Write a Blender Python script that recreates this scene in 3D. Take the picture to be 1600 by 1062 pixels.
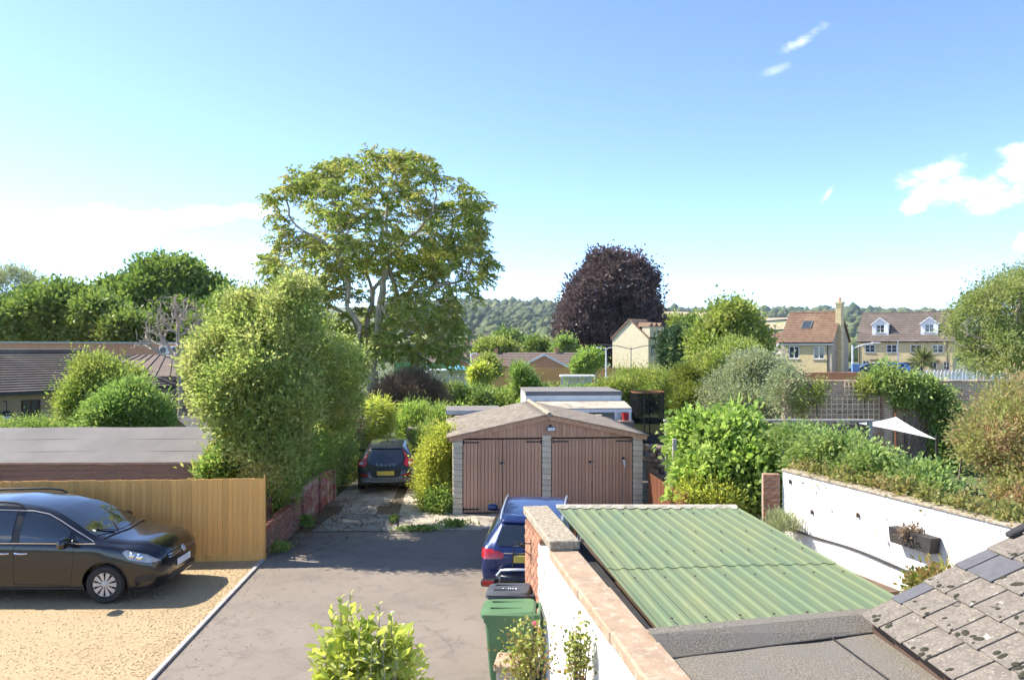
import bpy, bmesh, math, random
import numpy as np
from mathutils import Vector, Matrix
from mathutils.bvhtree import BVHTree
from mathutils.geometry import delaunay_2d_cdt

for o in list(bpy.data.objects): bpy.data.objects.remove(o, do_unlink=True)
scene = bpy.context.scene
COL = scene.collection
R = math.radians
F, CX, CY, CAMH = 1200.0, 800.0, 540.0, 4.5      # focal length and horizon in photograph pixels

# ------------------------------------------------------------------ camera
cam_d = bpy.data.cameras.new('camera'); cam = bpy.data.objects.new('camera', cam_d); COL.objects.link(cam)
cam.location = (0, 0, CAMH); cam.rotation_euler = (R(90), 0, 0)
cam_d.sensor_width = 36; cam_d.lens = 36*F/1600; cam_d.shift_y = 9/1600
cam_d.clip_start = 0.1; cam_d.clip_end = 20000
scene.camera = cam

# ------------------------------------------------------------------ sky and sun
SUN_TRAVEL = Vector((0.90, -0.26, -0.95))
to_sun = -SUN_TRAVEL.normalized()
SUN_EL = math.asin(to_sun.z); SUN_AZ = math.atan2(to_sun.x, to_sun.y)   # azimuth clockwise from +Y
world = bpy.data.worlds.new('World'); scene.world = world; world.use_nodes = True
wn = world.node_tree; wn.nodes.clear()
def wnode(t, **k):
    n = wn.nodes.new(t)
    for a, b in k.items(): setattr(n, a, b)
    return n
def wmath(op, a, b=None, c=None):
    n = wn.nodes.new('ShaderNodeMath'); n.operation = op
    for i, v in enumerate((a, b, c)):
        if v is None: continue
        if isinstance(v, (int, float)): n.inputs[i].default_value = v
        else: wn.links.new(v, n.inputs[i])
    return n.outputs[0]
sky = wnode('ShaderNodeTexSky', sky_type='NISHITA', sun_disc=False)
sky.sun_elevation = SUN_EL; sky.sun_rotation = SUN_AZ
sky.air_density = 0.44; sky.dust_density = 0.15; sky.ozone_density = 2.7; sky.altitude = 60
tc = wnode('ShaderNodeTexCoord')
sep = wnode('ShaderNodeSeparateXYZ'); wn.links.new(tc.outputs['Generated'], sep.inputs[0])
az = wmath('ARCTAN2', sep.outputs[0], sep.outputs[1]); el = wmath('ARCSINE', sep.outputs[2])
nz = wnode('ShaderNodeTexNoise'); nz.inputs['Scale'].default_value = 21; nz.inputs['Detail'].default_value = 10; nz.inputs['Roughness'].default_value = 0.66
mp = wnode('ShaderNodeMapping'); mp.inputs['Scale'].default_value = (1, 1, 1.9)
wn.links.new(tc.outputs['Generated'], mp.inputs[0]); wn.links.new(mp.outputs[0], nz.inputs['Vector'])
# each cloud: azimuth, elevation, half widths (degrees), tilt (degrees), noise amount, softness, density
CLOUDS = [(28.6, 11.0, 2.5, .85, 10, 2.1, 1.5, 1), (28.2, 10.0, 1.7, 1.0, 30, 2.1, 1.5, 1), (31.4, 9.6, 2.6, 1.5, 10, 2.1, 1.5, 1), (34.3, 10.5, 3.0, 1.8, 12, 2.1, 1.5, 1), (30.0, 10.2, 1.5, .9, 0, 2.1, 1.5, .9), (34.6, 6.6, 1.6, .75, 20, 1.4, .6, 1),
          (20.7, 20.4, 1.8, .40, 24, 2.4, 2.4, .8), (19.0, 18.8, 1.1, .30, 12, 2.2, 2.4, .3), (22.3, 10.3, .7, .26, 52, 2.0, 1.2, .7),
          (-27.0, 8.4, 4.6, 1.0, 3, 2.2, 1.4, .7), (-21.5, 9.0, 4.5, .7, 5, 2.6, 1.1, .4), (-19, 5.8, 4, .6, 14, 2.6, 1.2, .4),
          (-62, 9, 7, 2, 8, 2.6, .8, .8), (75, 12, 9, 3, 0, 2.6, .6, 1), (130, 10, 8, 2.4, 5, 2.6, .6, .9), (-140, 13, 9, 2.5, -6, 2.6, .7, .8)]
cov = None
for (a0, e0, ra, re, tilt, na, soft, dens) in CLOUDS:
    da = wmath('SUBTRACT', az, R(a0)); de = wmath('SUBTRACT', el, R(e0))
    ct, st = math.cos(R(tilt)), math.sin(R(tilt))
    u = wmath('ADD', wmath('MULTIPLY', da, ct/R(ra)), wmath('MULTIPLY', de, st/R(ra)))
    v = wmath('ADD', wmath('MULTIPLY', da, -st/R(re)), wmath('MULTIPLY', de, ct/R(re)))
    d = wmath('ADD', wmath('MULTIPLY', u, u), wmath('MULTIPLY', v, v))
    m = wmath('ADD', wmath('SUBTRACT', 1.25, d), wmath('MULTIPLY', wmath('SUBTRACT', nz.outputs[0], .5), na*2.6))
    mr = wnode('ShaderNodeMapRange'); mr.interpolation_type = 'SMOOTHSTEP'
    mr.inputs['From Min'].default_value = 0; mr.inputs['From Max'].default_value = soft*1.2; mr.inputs['To Max'].default_value = dens
    wn.links.new(m, mr.inputs[0])
    near = wmath('LESS_THAN', d, 6.0)
    c = wmath('MULTIPLY', mr.outputs[0], near)
    cov = c if cov is None else wmath('MAXIMUM', cov, c)
mix = wnode('ShaderNodeMix', data_type='RGBA')
wn.links.new(cov, mix.inputs[0]); wn.links.new(sky.outputs[0], mix.inputs[6]); mix.inputs[7].default_value = (3.9, 3.95, 4.1, 1)
bg = wnode('ShaderNodeBackground'); bg.inputs["Strength"].default_value = 0.125
wn.links.new(mix.outputs[2], bg.inputs[0])
wo = wnode('ShaderNodeOutputWorld'); wn.links.new(bg.outputs[0], wo.inputs[0])
sl = bpy.data.lights.new('sun', 'SUN'); sl.energy = 2.6; sl.angle = R(0.53); sl.color = (1.0, .94, .84)
sun = bpy.data.objects.new('sun', sl); COL.objects.link(sun); sun.location = (-30, 10, 40)
sun.rotation_euler = SUN_TRAVEL.to_track_quat('-Z', 'Y').to_euler()
vs = scene.view_settings
vs.view_transform = 'Standard'; vs.look = 'None'; vs.exposure = 1.95; vs.gamma = 1; vs.use_curve_mapping = False
scene.render.engine = 'CYCLES'
cy = scene.cycles
cy.max_bounces = 6; cy.diffuse_bounces = 4; cy.glossy_bounces = 2; cy.transmission_bounces = 2; cy.transparent_max_bounces = 8; cy.use_adaptive_sampling = True; cy.adaptive_threshold = 0.03
cy.use_denoising = True; cy.caustics_reflective = False; cy.caustics_refractive = False

# ------------------------------------------------------------------ helpers
RNG = np.random.default_rng(7)
def at(px, py, Y): return Vector(((px-CX)/F*Y, Y, CAMH-(py-CY)/F*Y))
def X(px, Y): return (px-CX)/F*Y
def Z(py, Y): return CAMH-(py-CY)/F*Y

def tag(o, label=None, cat=None, group=None, kind=None):
    if label: o['label'] = label
    if cat: o['category'] = cat
    if group: o['group'] = group
    if kind: o['kind'] = kind
    return o
def empty(name, loc=(0, 0, 0), rz=0, label=None, cat=None, group=None):
    o = bpy.data.objects.new(name, None); COL.objects.link(o); o.location = loc; o.rotation_euler = (0, 0, rz)
    o.empty_display_size = .2
    return tag(o, label, cat, group)
def link(name, me, mat=None, parent=None, loc=None, rot=None, scale=None):
    o = bpy.data.objects.new(name, me); COL.objects.link(o)
    if mat is not None and len(me.materials) == 0: me.materials.append(mat)
    if parent: o.parent = parent
    if loc is not None: o.location = loc
    if rot is not None: o.rotation_euler = rot
    if scale is not None: o.scale = scale
    return o
def rawmesh(name, V, Fq):
    """fast mesh from (n,3) verts and (m,k) same-sized faces"""
    V = np.asarray(V, np.float32).reshape(-1, 3); Fq = np.asarray(Fq, np.int32)
    me = bpy.data.meshes.new(name); k = Fq.shape[1]
    me.vertices.add(len(V)); me.vertices.foreach_set('co', V.ravel())
    me.loops.add(Fq.size); me.loops.foreach_set('vertex_index', Fq.ravel())
    me.polygons.add(len(Fq)); me.polygons.foreach_set('loop_start', np.arange(0, Fq.size, k, dtype=np.int32))
    me.update(calc_edges=True)
    return me

class MB:
    def __init__(s): s.v = []; s.f = []
    def add(s, vs, fs, M=None):
        b = len(s.v)
        if M is not None: vs = [M @ Vector(p) for p in vs]
        s.v += [tuple(p) for p in vs]; s.f += [tuple(b+i for i in f) for f in fs]; return s
    def box(s, c, d, M=None, ch=0):
        x, y, z = c; a, b, e = d[0]/2, d[1]/2, d[2]/2
        if ch <= 0:
            vs = [(x+i*a, y+j*b, z+k*e) for k in (-1, 1) for j in (-1, 1) for i in (-1, 1)]
            fs = [(0, 2, 3, 1), (4, 5, 7, 6), (0, 1, 5, 4), (2, 6, 7, 3), (0, 4, 6, 2), (1, 3, 7, 5)]
        else:
            vs, fs = [], []; idx = {}
            h = (a, b, e)
            for k in (-1, 1):
                for j in (-1, 1):
                    for i in (-1, 1):
                        for axn in range(3):
                            p = [i*(a-ch), j*(b-ch), k*(e-ch)]; p[axn] = (i, j, k)[axn]*h[axn]
                            idx[(i, j, k, axn)] = len(vs); vs.append((x+p[0], y+p[1], z+p[2]))
            for axn in range(3):
                o1, o2 = [q for q in range(3) if q != axn]
                for sg in (-1, 1):
                    ring = []
                    for (p, q) in ((-1, -1), (1, -1), (1, 1), (-1, 1)):
                        t = [0, 0, 0]; t[axn] = sg; t[o1] = p; t[o2] = q; ring.append(idx[(*t, axn)])
                    flip = (sg < 0) ^ (axn == 1)
                    fs.append(tuple(ring[::-1] if flip else ring))
            for axn in range(3):                       # edges along axn
                o1, o2 = [q for q in range(3) if q != axn]
                for p in (-1, 1):
                    for q in (-1, 1):
                        t0 = [0, 0, 0]; t0[axn] = -1; t0[o1] = p; t0[o2] = q
                        t1 = list(t0); t1[axn] = 1
                        fs.append((idx[(*t0, o1)], idx[(*t1, o1)], idx[(*t1, o2)], idx[(*t0, o2)]))
            for k in (-1, 1):
                for j in (-1, 1):
                    for i in (-1, 1): fs.append(tuple(idx[(i, j, k, n)] for n in range(3)))
        return s.add(vs, fs, M)
    def bar(s, p, q, w, h=None, up=(0, 0, 1)):
        """square bar from p to q"""
        p, q = Vector(p), Vector(q); d = (q-p); L = d.length; d = d/L
        u = Vector(up)
        if abs(d.dot(u)) > .97: u = Vector((1, 0, 0))
        sx = d.cross(u).normalized(); sz = sx.cross(d)
        h = h or w; vs = []
        for c in (p, q):
            for (i, j) in ((-1, -1), (1, -1), (1, 1), (-1, 1)): vs.append(c+sx*i*w/2+sz*j*h/2)
        return s.add(vs, [(3, 2, 1, 0), (4, 5, 6, 7), (0, 1, 5, 4), (1, 2, 6, 5), (2, 3, 7, 6), (3, 0, 4, 7)])
    def tube(s, path, rad, n=8, cap=True):
        path = [Vector(p) for p in path]
        if isinstance(rad, (int, float)): rad = [rad]*len(path)
        b = len(s.v); prev = None
        for i, p in enumerate(path):
            t = (path[min(i+1, len(path)-1)]-path[max(i-1, 0)])
            t = t.normalized() if t.length > 1e-9 else Vector((0, 0, 1))
            if prev is None:
                a = Vector((0, 0, 1)) if abs(t.z) < .9 else Vector((1, 0, 0)); u = t.cross(a).normalized()
            else:
                u = prev-t*prev.dot(t); u = u.normalized() if u.length > 1e-6 else t.orthogonal().normalized()
            prev = u; w = t.cross(u)
            for k in range(n):
                an = 2*math.pi*k/n; s.v.append(tuple(p+(u*math.cos(an)+w*math.sin(an))*rad[i]))
        for i in range(len(path)-1):
            for k in range(n):
                k2 = (k+1) % n; s.f.append((b+i*n+k, b+i*n+k2, b+(i+1)*n+k2, b+(i+1)*n+k))
        if cap:
            s.f.append(tuple(b+k for k in range(n))[::-1]); e = b+(len(path)-1)*n; s.f.append(tuple(e+k for k in range(n)))
        return s
    def lathe(s, prof, n=24, M=None, close=False):
        """profile of (r, h) turned about local z"""
        vs, fs = [], []; m = len(prof)
        for k in range(n):
            a = 2*math.pi*k/n
            for (r, h) in prof: vs.append((r*math.cos(a), r*math.sin(a), h))
        for k in range(n):
            k2 = (k+1) % n
            for i in range(m-1): fs.append((k*m+i, k2*m+i, k2*m+i+1, k*m+i+1))
            if close: fs.append((k*m+m-1, k2*m+m-1, k2*m, k*m))
        return s.add(vs, fs, M)
    def prism(s, poly, d, M=None):
        """poly in local xy extruded to z=d"""
        n = len(poly); vs = [(p[0], p[1], 0) for p in poly]+[(p[0], p[1], d) for p in poly]
        fs = [tuple(range(n))[::-1], tuple(range(n, 2*n))]+[(i, (i+1) % n, n+(i+1) % n, n+i) for i in range(n)]
        return s.add(vs, fs, M)
    def quad(s, a, b, c, d): return s.add([a, b, c, d], [(0, 1, 2, 3)])
    def mesh(s, name):
        me = bpy.data.meshes.new(name); me.from_pydata(s.v, [], s.f); me.validate(); me.update(); return me
    def build(s, name, mat=None, parent=None, smooth=False, bevel=0, loc=None, rot=None, fix=True):
        me = s.mesh(name)
        if fix:
            bm = bmesh.new(); bm.from_mesh(me); bmesh.ops.recalc_face_normals(bm, faces=bm.faces[:]); bm.to_mesh(me); bm.free()
        if smooth:
            me.polygons.foreach_set('use_smooth', np.ones(len(me.polygons), bool)); me.set_sharp_from_angle(angle=R(smooth if smooth > 1 else 40))
        o = link(name, me, mat, parent, loc, rot)
        if bevel:
            m = o.modifiers.new('bevel', 'BEVEL'); m.width = bevel; m.segments = 2; m.limit_method = 'ANGLE'; m.angle_limit = R(40)
        return o

# ------------------------------------------------------------------ materials
def lin(r, g, b): return tuple(((c/255)/12.92 if c/255 <= .04045 else ((c/255+.055)/1.055)**2.4) for c in (r, g, b))
class NT:
    """small node-building wrapper"""
    def __init__(s, name):
        s.m = bpy.data.materials.new(name); s.m.use_nodes = True; s.t = s.m.node_tree; s.t.nodes.clear()
        s.out = s.t.nodes.new('ShaderNodeOutputMaterial')
    def n(s, t, ins=None, **k):
        nd = s.t.nodes.new(t)
        for a, b in k.items(): setattr(nd, a, b)
        for a, b in (ins or {}).items(): s.set(nd, a, b)
        return nd
    def set(s, nd, a, b):
        i = nd.inputs[a]
        if hasattr(b, 'is_output') or isinstance(b, bpy.types.NodeSocket): s.t.links.new(b, i)
        else:
            if isinstance(b, tuple) and len(b) == 3 and i.type == 'RGBA': b = (*b, 1)
            i.default_value = b
    def coord(s, which='Object', scale=None):
        c = s.n('ShaderNodeTexCoord').outputs[which]
        if scale is not None: c = s.n('ShaderNodeMapping', {'Vector': c, 'Scale': scale}).outputs[0]
        return c
    def noise(s, vec, scale, detail=4, rough=.55, dist=0): return s.n('ShaderNodeTexNoise', {'Vector': vec, 'Scale': scale, 'Detail': detail, 'Roughness': rough, 'Distortion': dist}).outputs[0]
    def mix(s, f, a, b, blend='MIX'):
        nd = s.n('ShaderNodeMix', data_type='RGBA', blend_type=blend); s.set(nd, 0, f); s.set(nd, 6, a); s.set(nd, 7, b); return nd.outputs[2]
    def ramp(s, f, lo, hi): return s.n('ShaderNodeMapRange', {0: f, 1: lo, 2: hi}).outputs[0]
    def math(s, op, a, b=None):
        nd = s.n('ShaderNodeMath', operation=op); s.set(nd, 0, a)
        if b is not None: s.set(nd, 1, b)
        return nd.outputs[0]
    def bump(s, h, strength=.4, dist=.01): return s.n('ShaderNodeBump', {'Height': h, 'Strength': strength, 'Distance': dist}).outputs[0]
    def bsdf(s, col, rough=.7, normal=None, **k):
        nd = s.n('ShaderNodeBsdfPrincipled', {'Base Color': col, 'Roughness': rough, **k})
        if normal is not None: s.set(nd, 'Normal', normal)
        s.t.links.new(nd.outputs[0], s.out.inputs[0]); return nd
def mat(name, c1, c2=None, scale=4.0, rough=.75, bump=0, bscale=60, metal=0, spec=.4, stretch=None, rnd=0, c3=None, s3=1.2, lo=.35, hi=.65, coat=0, bdist=.01):
    """two-tone noise material with fine relief; rnd = brightness change from one object to the next"""
    k = NT(name); co = k.coord('Object', stretch)
    if c2 is None: c2 = tuple(x*.78 for x in c1)
    col = k.mix(k.ramp(k.noise(co, scale), lo, hi), c1, c2)
    if c3 is not None: col = k.mix(k.ramp(k.noise(co, s3, 5, .65), .5, .68), col, c3)
    if rnd:
        r = k.n('ShaderNodeObjectInfo').outputs['Random']
        col = k.n('ShaderNodeHueSaturation', {'Color': col, 'Value': k.n('ShaderNodeMapRange', {0: r, 3: 1-rnd, 4: 1+rnd}).outputs[0]}).outputs[0]
    nrm = k.bump(k.noise(co, bscale, 3), bump, bdist) if bump else None
    k.bsdf(col, rough, nrm, **{'Metallic': metal, 'Specular IOR Level': spec, 'Coat Weight': coat, 'Coat Roughness': .04})
    return k.m
def leafmat(name, a, b, c=None, trans=.35, rough=.5, amt=.25, spec=.35, nscale=.9):
    """leaf colours change from leaf to leaf and slowly through the plant; light shines through"""
    k = NT(name); co = k.coord('Object'); rnd = k.n('ShaderNodeNewGeometry').outputs['Random Per Island']
    col = k.mix(rnd, a, b)
    if c is not None: col = k.mix(k.ramp(k.math('ADD', k.noise(co, nscale, 4), k.math('MULTIPLY', rnd, amt)), .55, .85), col, c)
    trans = min(trans*1.3, .55)
    p = k.n('ShaderNodeBsdfPrincipled', {'Base Color': col, 'Roughness': rough, 'Specular IOR Level': spec})
    t = k.n('ShaderNodeBsdfTranslucent', {'Color': k.n('ShaderNodeHueSaturation', {'Color': col, 'Saturation': 1.08, 'Value': 1.25}).outputs[0]})
    ms = k.n('ShaderNodeMixShader', {0: trans, 1: p.outputs[0], 2: t.outputs[0]})
    k.t.links.new(ms.outputs[0], k.out.inputs[0]); return k.m
def brickmat(name, c1, c2, mortar, bw=.225, bh=.075, wear=None, rough=.9, axis='x', msize=.006):
    k = NT(name); co = k.coord('Object'); sp = k.n('ShaderNodeSeparateXYZ', {0: co})
    u = sp.outputs[0] if axis == 'x' else k.math('ADD', sp.outputs[0], sp.outputs[1])
    uv = k.n('ShaderNodeCombineXYZ', {0: u, 1: sp.outputs[2]}).outputs[0]
    br = k.n('ShaderNodeTexBrick', {'Vector': uv, 'Color1': c1, 'Color2': c2, 'Mortar': mortar, 'Scale': 1.0, 'Mortar Size': msize, 'Mortar Smooth': .3, 'Bias': 0.0, 'Brick Width': bw, 'Row Height': bh})
    col = k.mix(k.ramp(k.noise(co, 1.3, 6, .6), .3, .75), br.outputs[0], wear if wear else tuple(x*.75 for x in c1))
    col = k.mix(.55, br.outputs[0], col)
    nrm = k.bump(k.math('ADD', k.math('MULTIPLY', br.outputs['Fac'], -1.0), k.math('MULTIPLY', k.noise(co, 40, 3), .5)), .6, .012)
    k.bsdf(col, rough, nrm, **{'Specular IOR Level': .2}); return k.m
M = {}
# ------------------------------------------------------------------ setting materials
def asphalt():
    k = NT('asphalt'); co = k.coord('Object')
    base = k.mix(k.ramp(k.noise(co, .55, 5, .6), .3, .7), (.195, .158, .120), (.258, .212, .166))
    base = k.mix(k.ramp(k.noise(co, 2.6, 6, .7, .8), .50, .72), base, (.135, .110, .092))
    base = k.mix(k.math('MULTIPLY', k.ramp(k.noise(co, .9, 3, .5, .6), .60, .66), .28), base, (.115, .10, .085))
    base = k.mix(k.ramp(k.noise(k.coord('Object', (1, .35, 1)), .35, 3), .56, .66), base, (.27, .22, .178))
    fine = k.noise(co, 190, 2, .7)
    base = k.mix(k.ramp(fine, .42, .75), base, (.29, .25, .21))
    crk = k.n('ShaderNodeTexVoronoi', {'Vector': k.n('ShaderNodeMix', {0: .12, 4: co, 5: k.n('ShaderNodeTexNoise', {'Vector': co, 'Scale': 3.0}).outputs[1]}, data_type='VECTOR').outputs[1], 'Scale': .42}, feature='DISTANCE_TO_EDGE').outputs[0]
    crack = k.math('MULTIPLY', k.ramp(crk, .006, .0), k.ramp(k.noise(co, .8), .5, .6))
    base = k.mix(k.math('MULTIPLY', crack, .35), base, (.05, .046, .042))
    k.bsdf(base, .88, k.bump(k.math('ADD', fine, k.noise(co, 60, 3)), .5, .006), **{'Specular IOR Level': .25}); return k.m
def gravel():
    k = NT('gravel'); co = k.coord('Object')
    v = k.n('ShaderNodeTexVoronoi', {'Vector': co, 'Scale': 95.0, 'Randomness': 1.0})
    rnd = k.n('ShaderNodeSeparateColor', {0: v.outputs['Color']}).outputs[0]
    col = k.mix(rnd, (.34, .235, .120), (.50, .385, .225))
    col = k.mix(k.ramp(k.n('ShaderNodeSeparateColor', {0: v.outputs['Color']}).outputs[1], .93, .98), col, (.28, .19, .10))
    col = k.mix(k.ramp(k.noise(co, 1.1, 4), .45, .7), col, k.mix(.4, col, (.32, .22, .115)))
    k.bsdf(col, .85, k.bump(v.outputs['Distance'], -.35, .006), **{'Specular IOR Level': .25}); return k.m
M['asphalt'] = asphalt(); M['gravel'] = gravel()
M['earth'] = mat('earth', (.11, .085, .055), (.16, .13, .08), 3, .95, .6, 30, c3=(.07, .085, .03))
M['grass'] = mat('grass', (.075, .115, .030), (.13, .15, .05), 1.5, .9, .8, 90, c3=(.17, .15, .07))
M['concrete'] = mat('concrete', (.42, .37, .30), (.32, .28, .225), 2.2, .9, .35, 70, c3=(.16, .135, .10), s3=1.6)
M['slab'] = mat('slab', (.52, .45, .35), (.40, .345, .265), 1.6, .9, .35, 60, c3=(.20, .165, .12), s3=2.2)
M['kerb'] = mat('kerb', (.46, .43, .38), (.36, .33, .29), 6, .85, .3, 80)
M['timber_new'] = mat('timber_new', (.86, .47, .135), (.77, .39, .105), 3, .7, .3, 40, stretch=(9, 9, .8), rnd=.13, c3=(.68, .34, .085), s3=.9)
M['timber_old'] = mat('timber_old', (.25, .175, .125), (.19, .13, .095), 4, .85, .35, 50, stretch=(1, 1, 7), rnd=.12)
M['timber_red'] = mat('timber_red', (.27, .105, .050), (.20, .075, .036), 3, .7, .25, 40, stretch=(8, 8, .8), rnd=.15)
M['timber_dark'] = mat('timber_dark', (.10, .062, .042), (.075, .046, .03), 3, .8, .3, 40)
M['render_white'] = mat('render_white', (.80, .78, .74), (.73, .71, .66), 1.7, .9, .3, 55, c3=(.66, .62, .54), s3=2.8, lo=.45, hi=.8)
M['coping'] = mat('coping', (.44, .31, .20), (.34, .235, .155), 5, .95, .7, 70, c3=(.46, .39, .28), s3=9, bdist=.015)
M['lichen'] = mat('lichen_stone', (.42, .35, .25), (.25, .19, .13), 14, .95, .8, 90, c3=(.55, .50, .38), s3=22, bdist=.015)
M['brick'] = mat('brick', (.36, .155, .085), (.28, .115, .065), 9, .9, .5, 70, rnd=.28, c3=(.42, .26, .17), s3=7)
M['brick_pale'] = mat('brick_pale', (.56, .29, .16), (.48, .225, .12), 9, .9, .5, 70, rnd=.13, c3=(.58, .44, .32), s3=6)
M['mortar'] = mat('mortar', (.40, .35, .28), (.32, .28, .22), 12, .95, .5, 90)
M['red_paint'] = mat('red_paint', (.26, .055, .045), (.36, .20, .17), 2.6, .85, .5, 30, c3=(.50, .42, .38), s3=3.0)
M['felt'] = mat('felt', (.115, .100, .078), (.29, .255, .20), 75, .95, .9, 110, c3=(.20, .18, .15), s3=2.0, bdist=.012)
M['felt_shed'] = mat('felt_shed', (.185, .168, .150), (.23, .208, .185), 1.2, .95, .35, 120)
M['white_paint'] = mat('white_paint', (.78, .78, .77), (.70, .70, .68), 3, .55)
M['black_plastic'] = mat('black_plastic', (.018, .018, .02), (.026, .026, .028), 8, .45)
M['grey_plastic'] = mat('grey_plastic', (.11, .115, .125), (.14, .145, .15), 6, .5)
M['steel'] = mat('steel', (.45, .46, .48), (.36, .37, .38), 5, .42, metal=.7)
M['iron'] = mat('iron', (.03, .028, .027), (.05, .045, .04), 9, .65, .2, 60)
def bark(name, a, b): return mat(name, a, b, 3, .95, .8, 14, stretch=(3, 3, .6), bdist=.03)
M['bark'] = bark('bark', (.20, .165, .125), (.115, .092, .07))
M['bark_pale'] = bark('bark_pale', (.46, .39, .30), (.30, .25, .185))
M['bark_dead'] = bark('bark_dead', (.50, .41, .33), (.36, .29, .23))

# ------------------------------------------------------------------ ground, drive, gravel
def sheet(name, poly, z, m, kind='structure'):
    mb = MB(); mb.add([(p[0], p[1], z) for p in poly], [tuple(range(len(poly)))])
    return tag(mb.build(name, m), kind=kind)
def strip_ground():
    ys = [-60, 55, 64, 75, 900, 3500]; zs = [0, 0, -.5, -1.5, -1.5, -1.5]
    mb = MB(); mb.v = [(sx*5200, y, z) for y, z in zip(ys, zs) for sx in (-1, 1)]
    mb.f = [(2*i, 2*i+1, 2*i+3, 2*i+2) for i in range(len(ys)-1)]
    return tag(mb.build('ground', M['grass']), kind='structure')
strip_ground()
def kx(y): return -5.22+0.061*(16.07-y)        # line of the gravel edging
sheet('garden_earth', [(-5.3, 18.5), (16, 18.5), (16, 40), (-5.3, 40)], .002, M['earth'])
sheet('garden_path', [(0.9, 2), (9, 2), (9.4, 17.5), (3.6, 17.5), (1.0, 12)], .004, M['concrete'])
sheet('driveway', [(kx(2)+.0, 2), (1.4, 2), (0.9, 9), (.4, 12.5), (3.7, 12.9), (3.75, 20.9), (-.6, 20.6), (-.6, 18.75), (-2.9, 18.55), (-5.28, 18.5), (-5.28, 16.1), (kx(16.07), 16.07)], .008, M['asphalt'])
sheet('gravel_bed', [(-19, 2), (kx(2), 2), (kx(16.1), 16.1), (-19, 15.6)], .010, M['gravel'])
def slab(name, poly, h, m):
    mb = MB(); mb.prism(poly, h); o = mb.build(name, m, bevel=.008); return tag(o, kind='structure')
slab('concrete_slab', [(-2.75, 18.72), (-.72, 18.75), (-.95, 20.2), (-2.2, 21.3), (-3.05, 26), (-3.42, 26), (-3.02, 20.5)], .035, M['slab'])
slab('concrete_slab', [(-4.85, 18.62), (-2.80, 18.70), (-3.05, 20.5), (-4.75, 20.4)], .020, M['concrete'])
slab('concrete_slab', [(-4.62, 20.45), (-3.62, 20.47), (-3.75, 21.5), (-4.72, 21.5)], .030, M['slab'])
slab('garage_apron', [(-.70, 18.8), (4.0, 19.3), (3.7, 20.9), (-1.5, 20.45), (-.95, 20.1)], .030, M['concrete'])
slab('concrete_slab', [(-5.2, 21.55), (-3.45, 21.55), (-3.9, 31), (-5.3, 31)], .016, M['concrete'])
# gravel edging: one board after another
er = empty('gravel_edging', (kx(9), 9, 0), 0, 'pale edging boards between golden gravel and the asphalt drive', 'edging')
y0 = 2.0
while y0 < 16.0:
    y1 = min(y0+2.4, 16.05); mb = MB(); mb.bar((kx(y0)-kx(9)+.01, y0-9+.004, .03), (kx(y1)-kx(9)+.01, y1-9-.004, .03), .075, .04)
    mb.build('edging_board', M['kerb'], er, bevel=.006); y0 = y1
# loose pebbles strayed from the gravel and dry leaves along the wall foot
def scatter(name, pts, size, m, label, cat, flat=.6):
    n = len(pts); V = []; Fc = []
    oc = np.array([(1, 0, 0), (-1, 0, 0), (0, 1, 0), (0, -1, 0), (0, 0, 1), (0, 0, -1)], float)
    of = np.array([(0, 2, 4), (2, 1, 4), (1, 3, 4), (3, 0, 4), (2, 0, 5), (1, 2, 5), (3, 1, 5), (0, 3, 5)])
    sz = RNG.uniform(.6, 1.4, (n, 1, 1))*size*RNG.uniform(.6, 1.2, (n, 1, 3))*np.array([1, 1, flat])
    a = RNG.uniform(0, 6.28, n); ca, sa = np.cos(a), np.sin(a); Rm = np.zeros((n, 3, 3)); Rm[:, 0, 0] = ca; Rm[:, 0, 1] = -sa; Rm[:, 1, 0] = sa; Rm[:, 1, 1] = ca; Rm[:, 2, 2] = 1
    V = np.einsum('nij,nkj->nki', Rm, oc[None]*sz)+np.asarray(pts)[:, None, :]
    Fc = (of[None]+6*np.arange(n)[:, None, None]).reshape(-1, 3)
    return tag(link(name, rawmesh(name, V, Fc), m), label, cat, kind='stuff')
n = 8000; yy = RNG.uniform(8.5, 16, n); xx = kx(yy)-RNG.power(1, n)*RNG.uniform(0, 7.5, n)
scatter('gravel_stones', np.stack([xx, yy, np.full(n, .013)], 1), .012, mat('pebble', (.55, .42, .25), (.42, .30, .16), 30, .85), 'golden gravel stones covering the parking bed', 'gravel')
n = 500; yy = RNG.uniform(8.5, 18.4, n); xx = kx(yy)+.06+RNG.exponential(.5, n)
scatter('stray_stones', np.stack([xx, yy, np.full(n, .014)], 1), .011, mat('pebble_stray', (.55, .45, .32), (.38, .28, .18), 30, .85), 'small stray stones scattered over the asphalt drive', 'stones')
n = 700; yy = np.concatenate([RNG.uniform(16.5, 22.5, 420), RNG.uniform(18.6, 22, 280)]); xx = np.concatenate([-5.15+RNG.exponential(.28, 420), RNG.uniform(-5, -3, 280)])
scatter('fallen_leaves', np.stack([xx, yy, np.full(n, .035)], 1), .035, mat('dry_leaf', (.30, .17, .075), (.20, .11, .05), 8, .8), 'dry brown leaves lying along the drive wall', 'leaves', .25)

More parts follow.
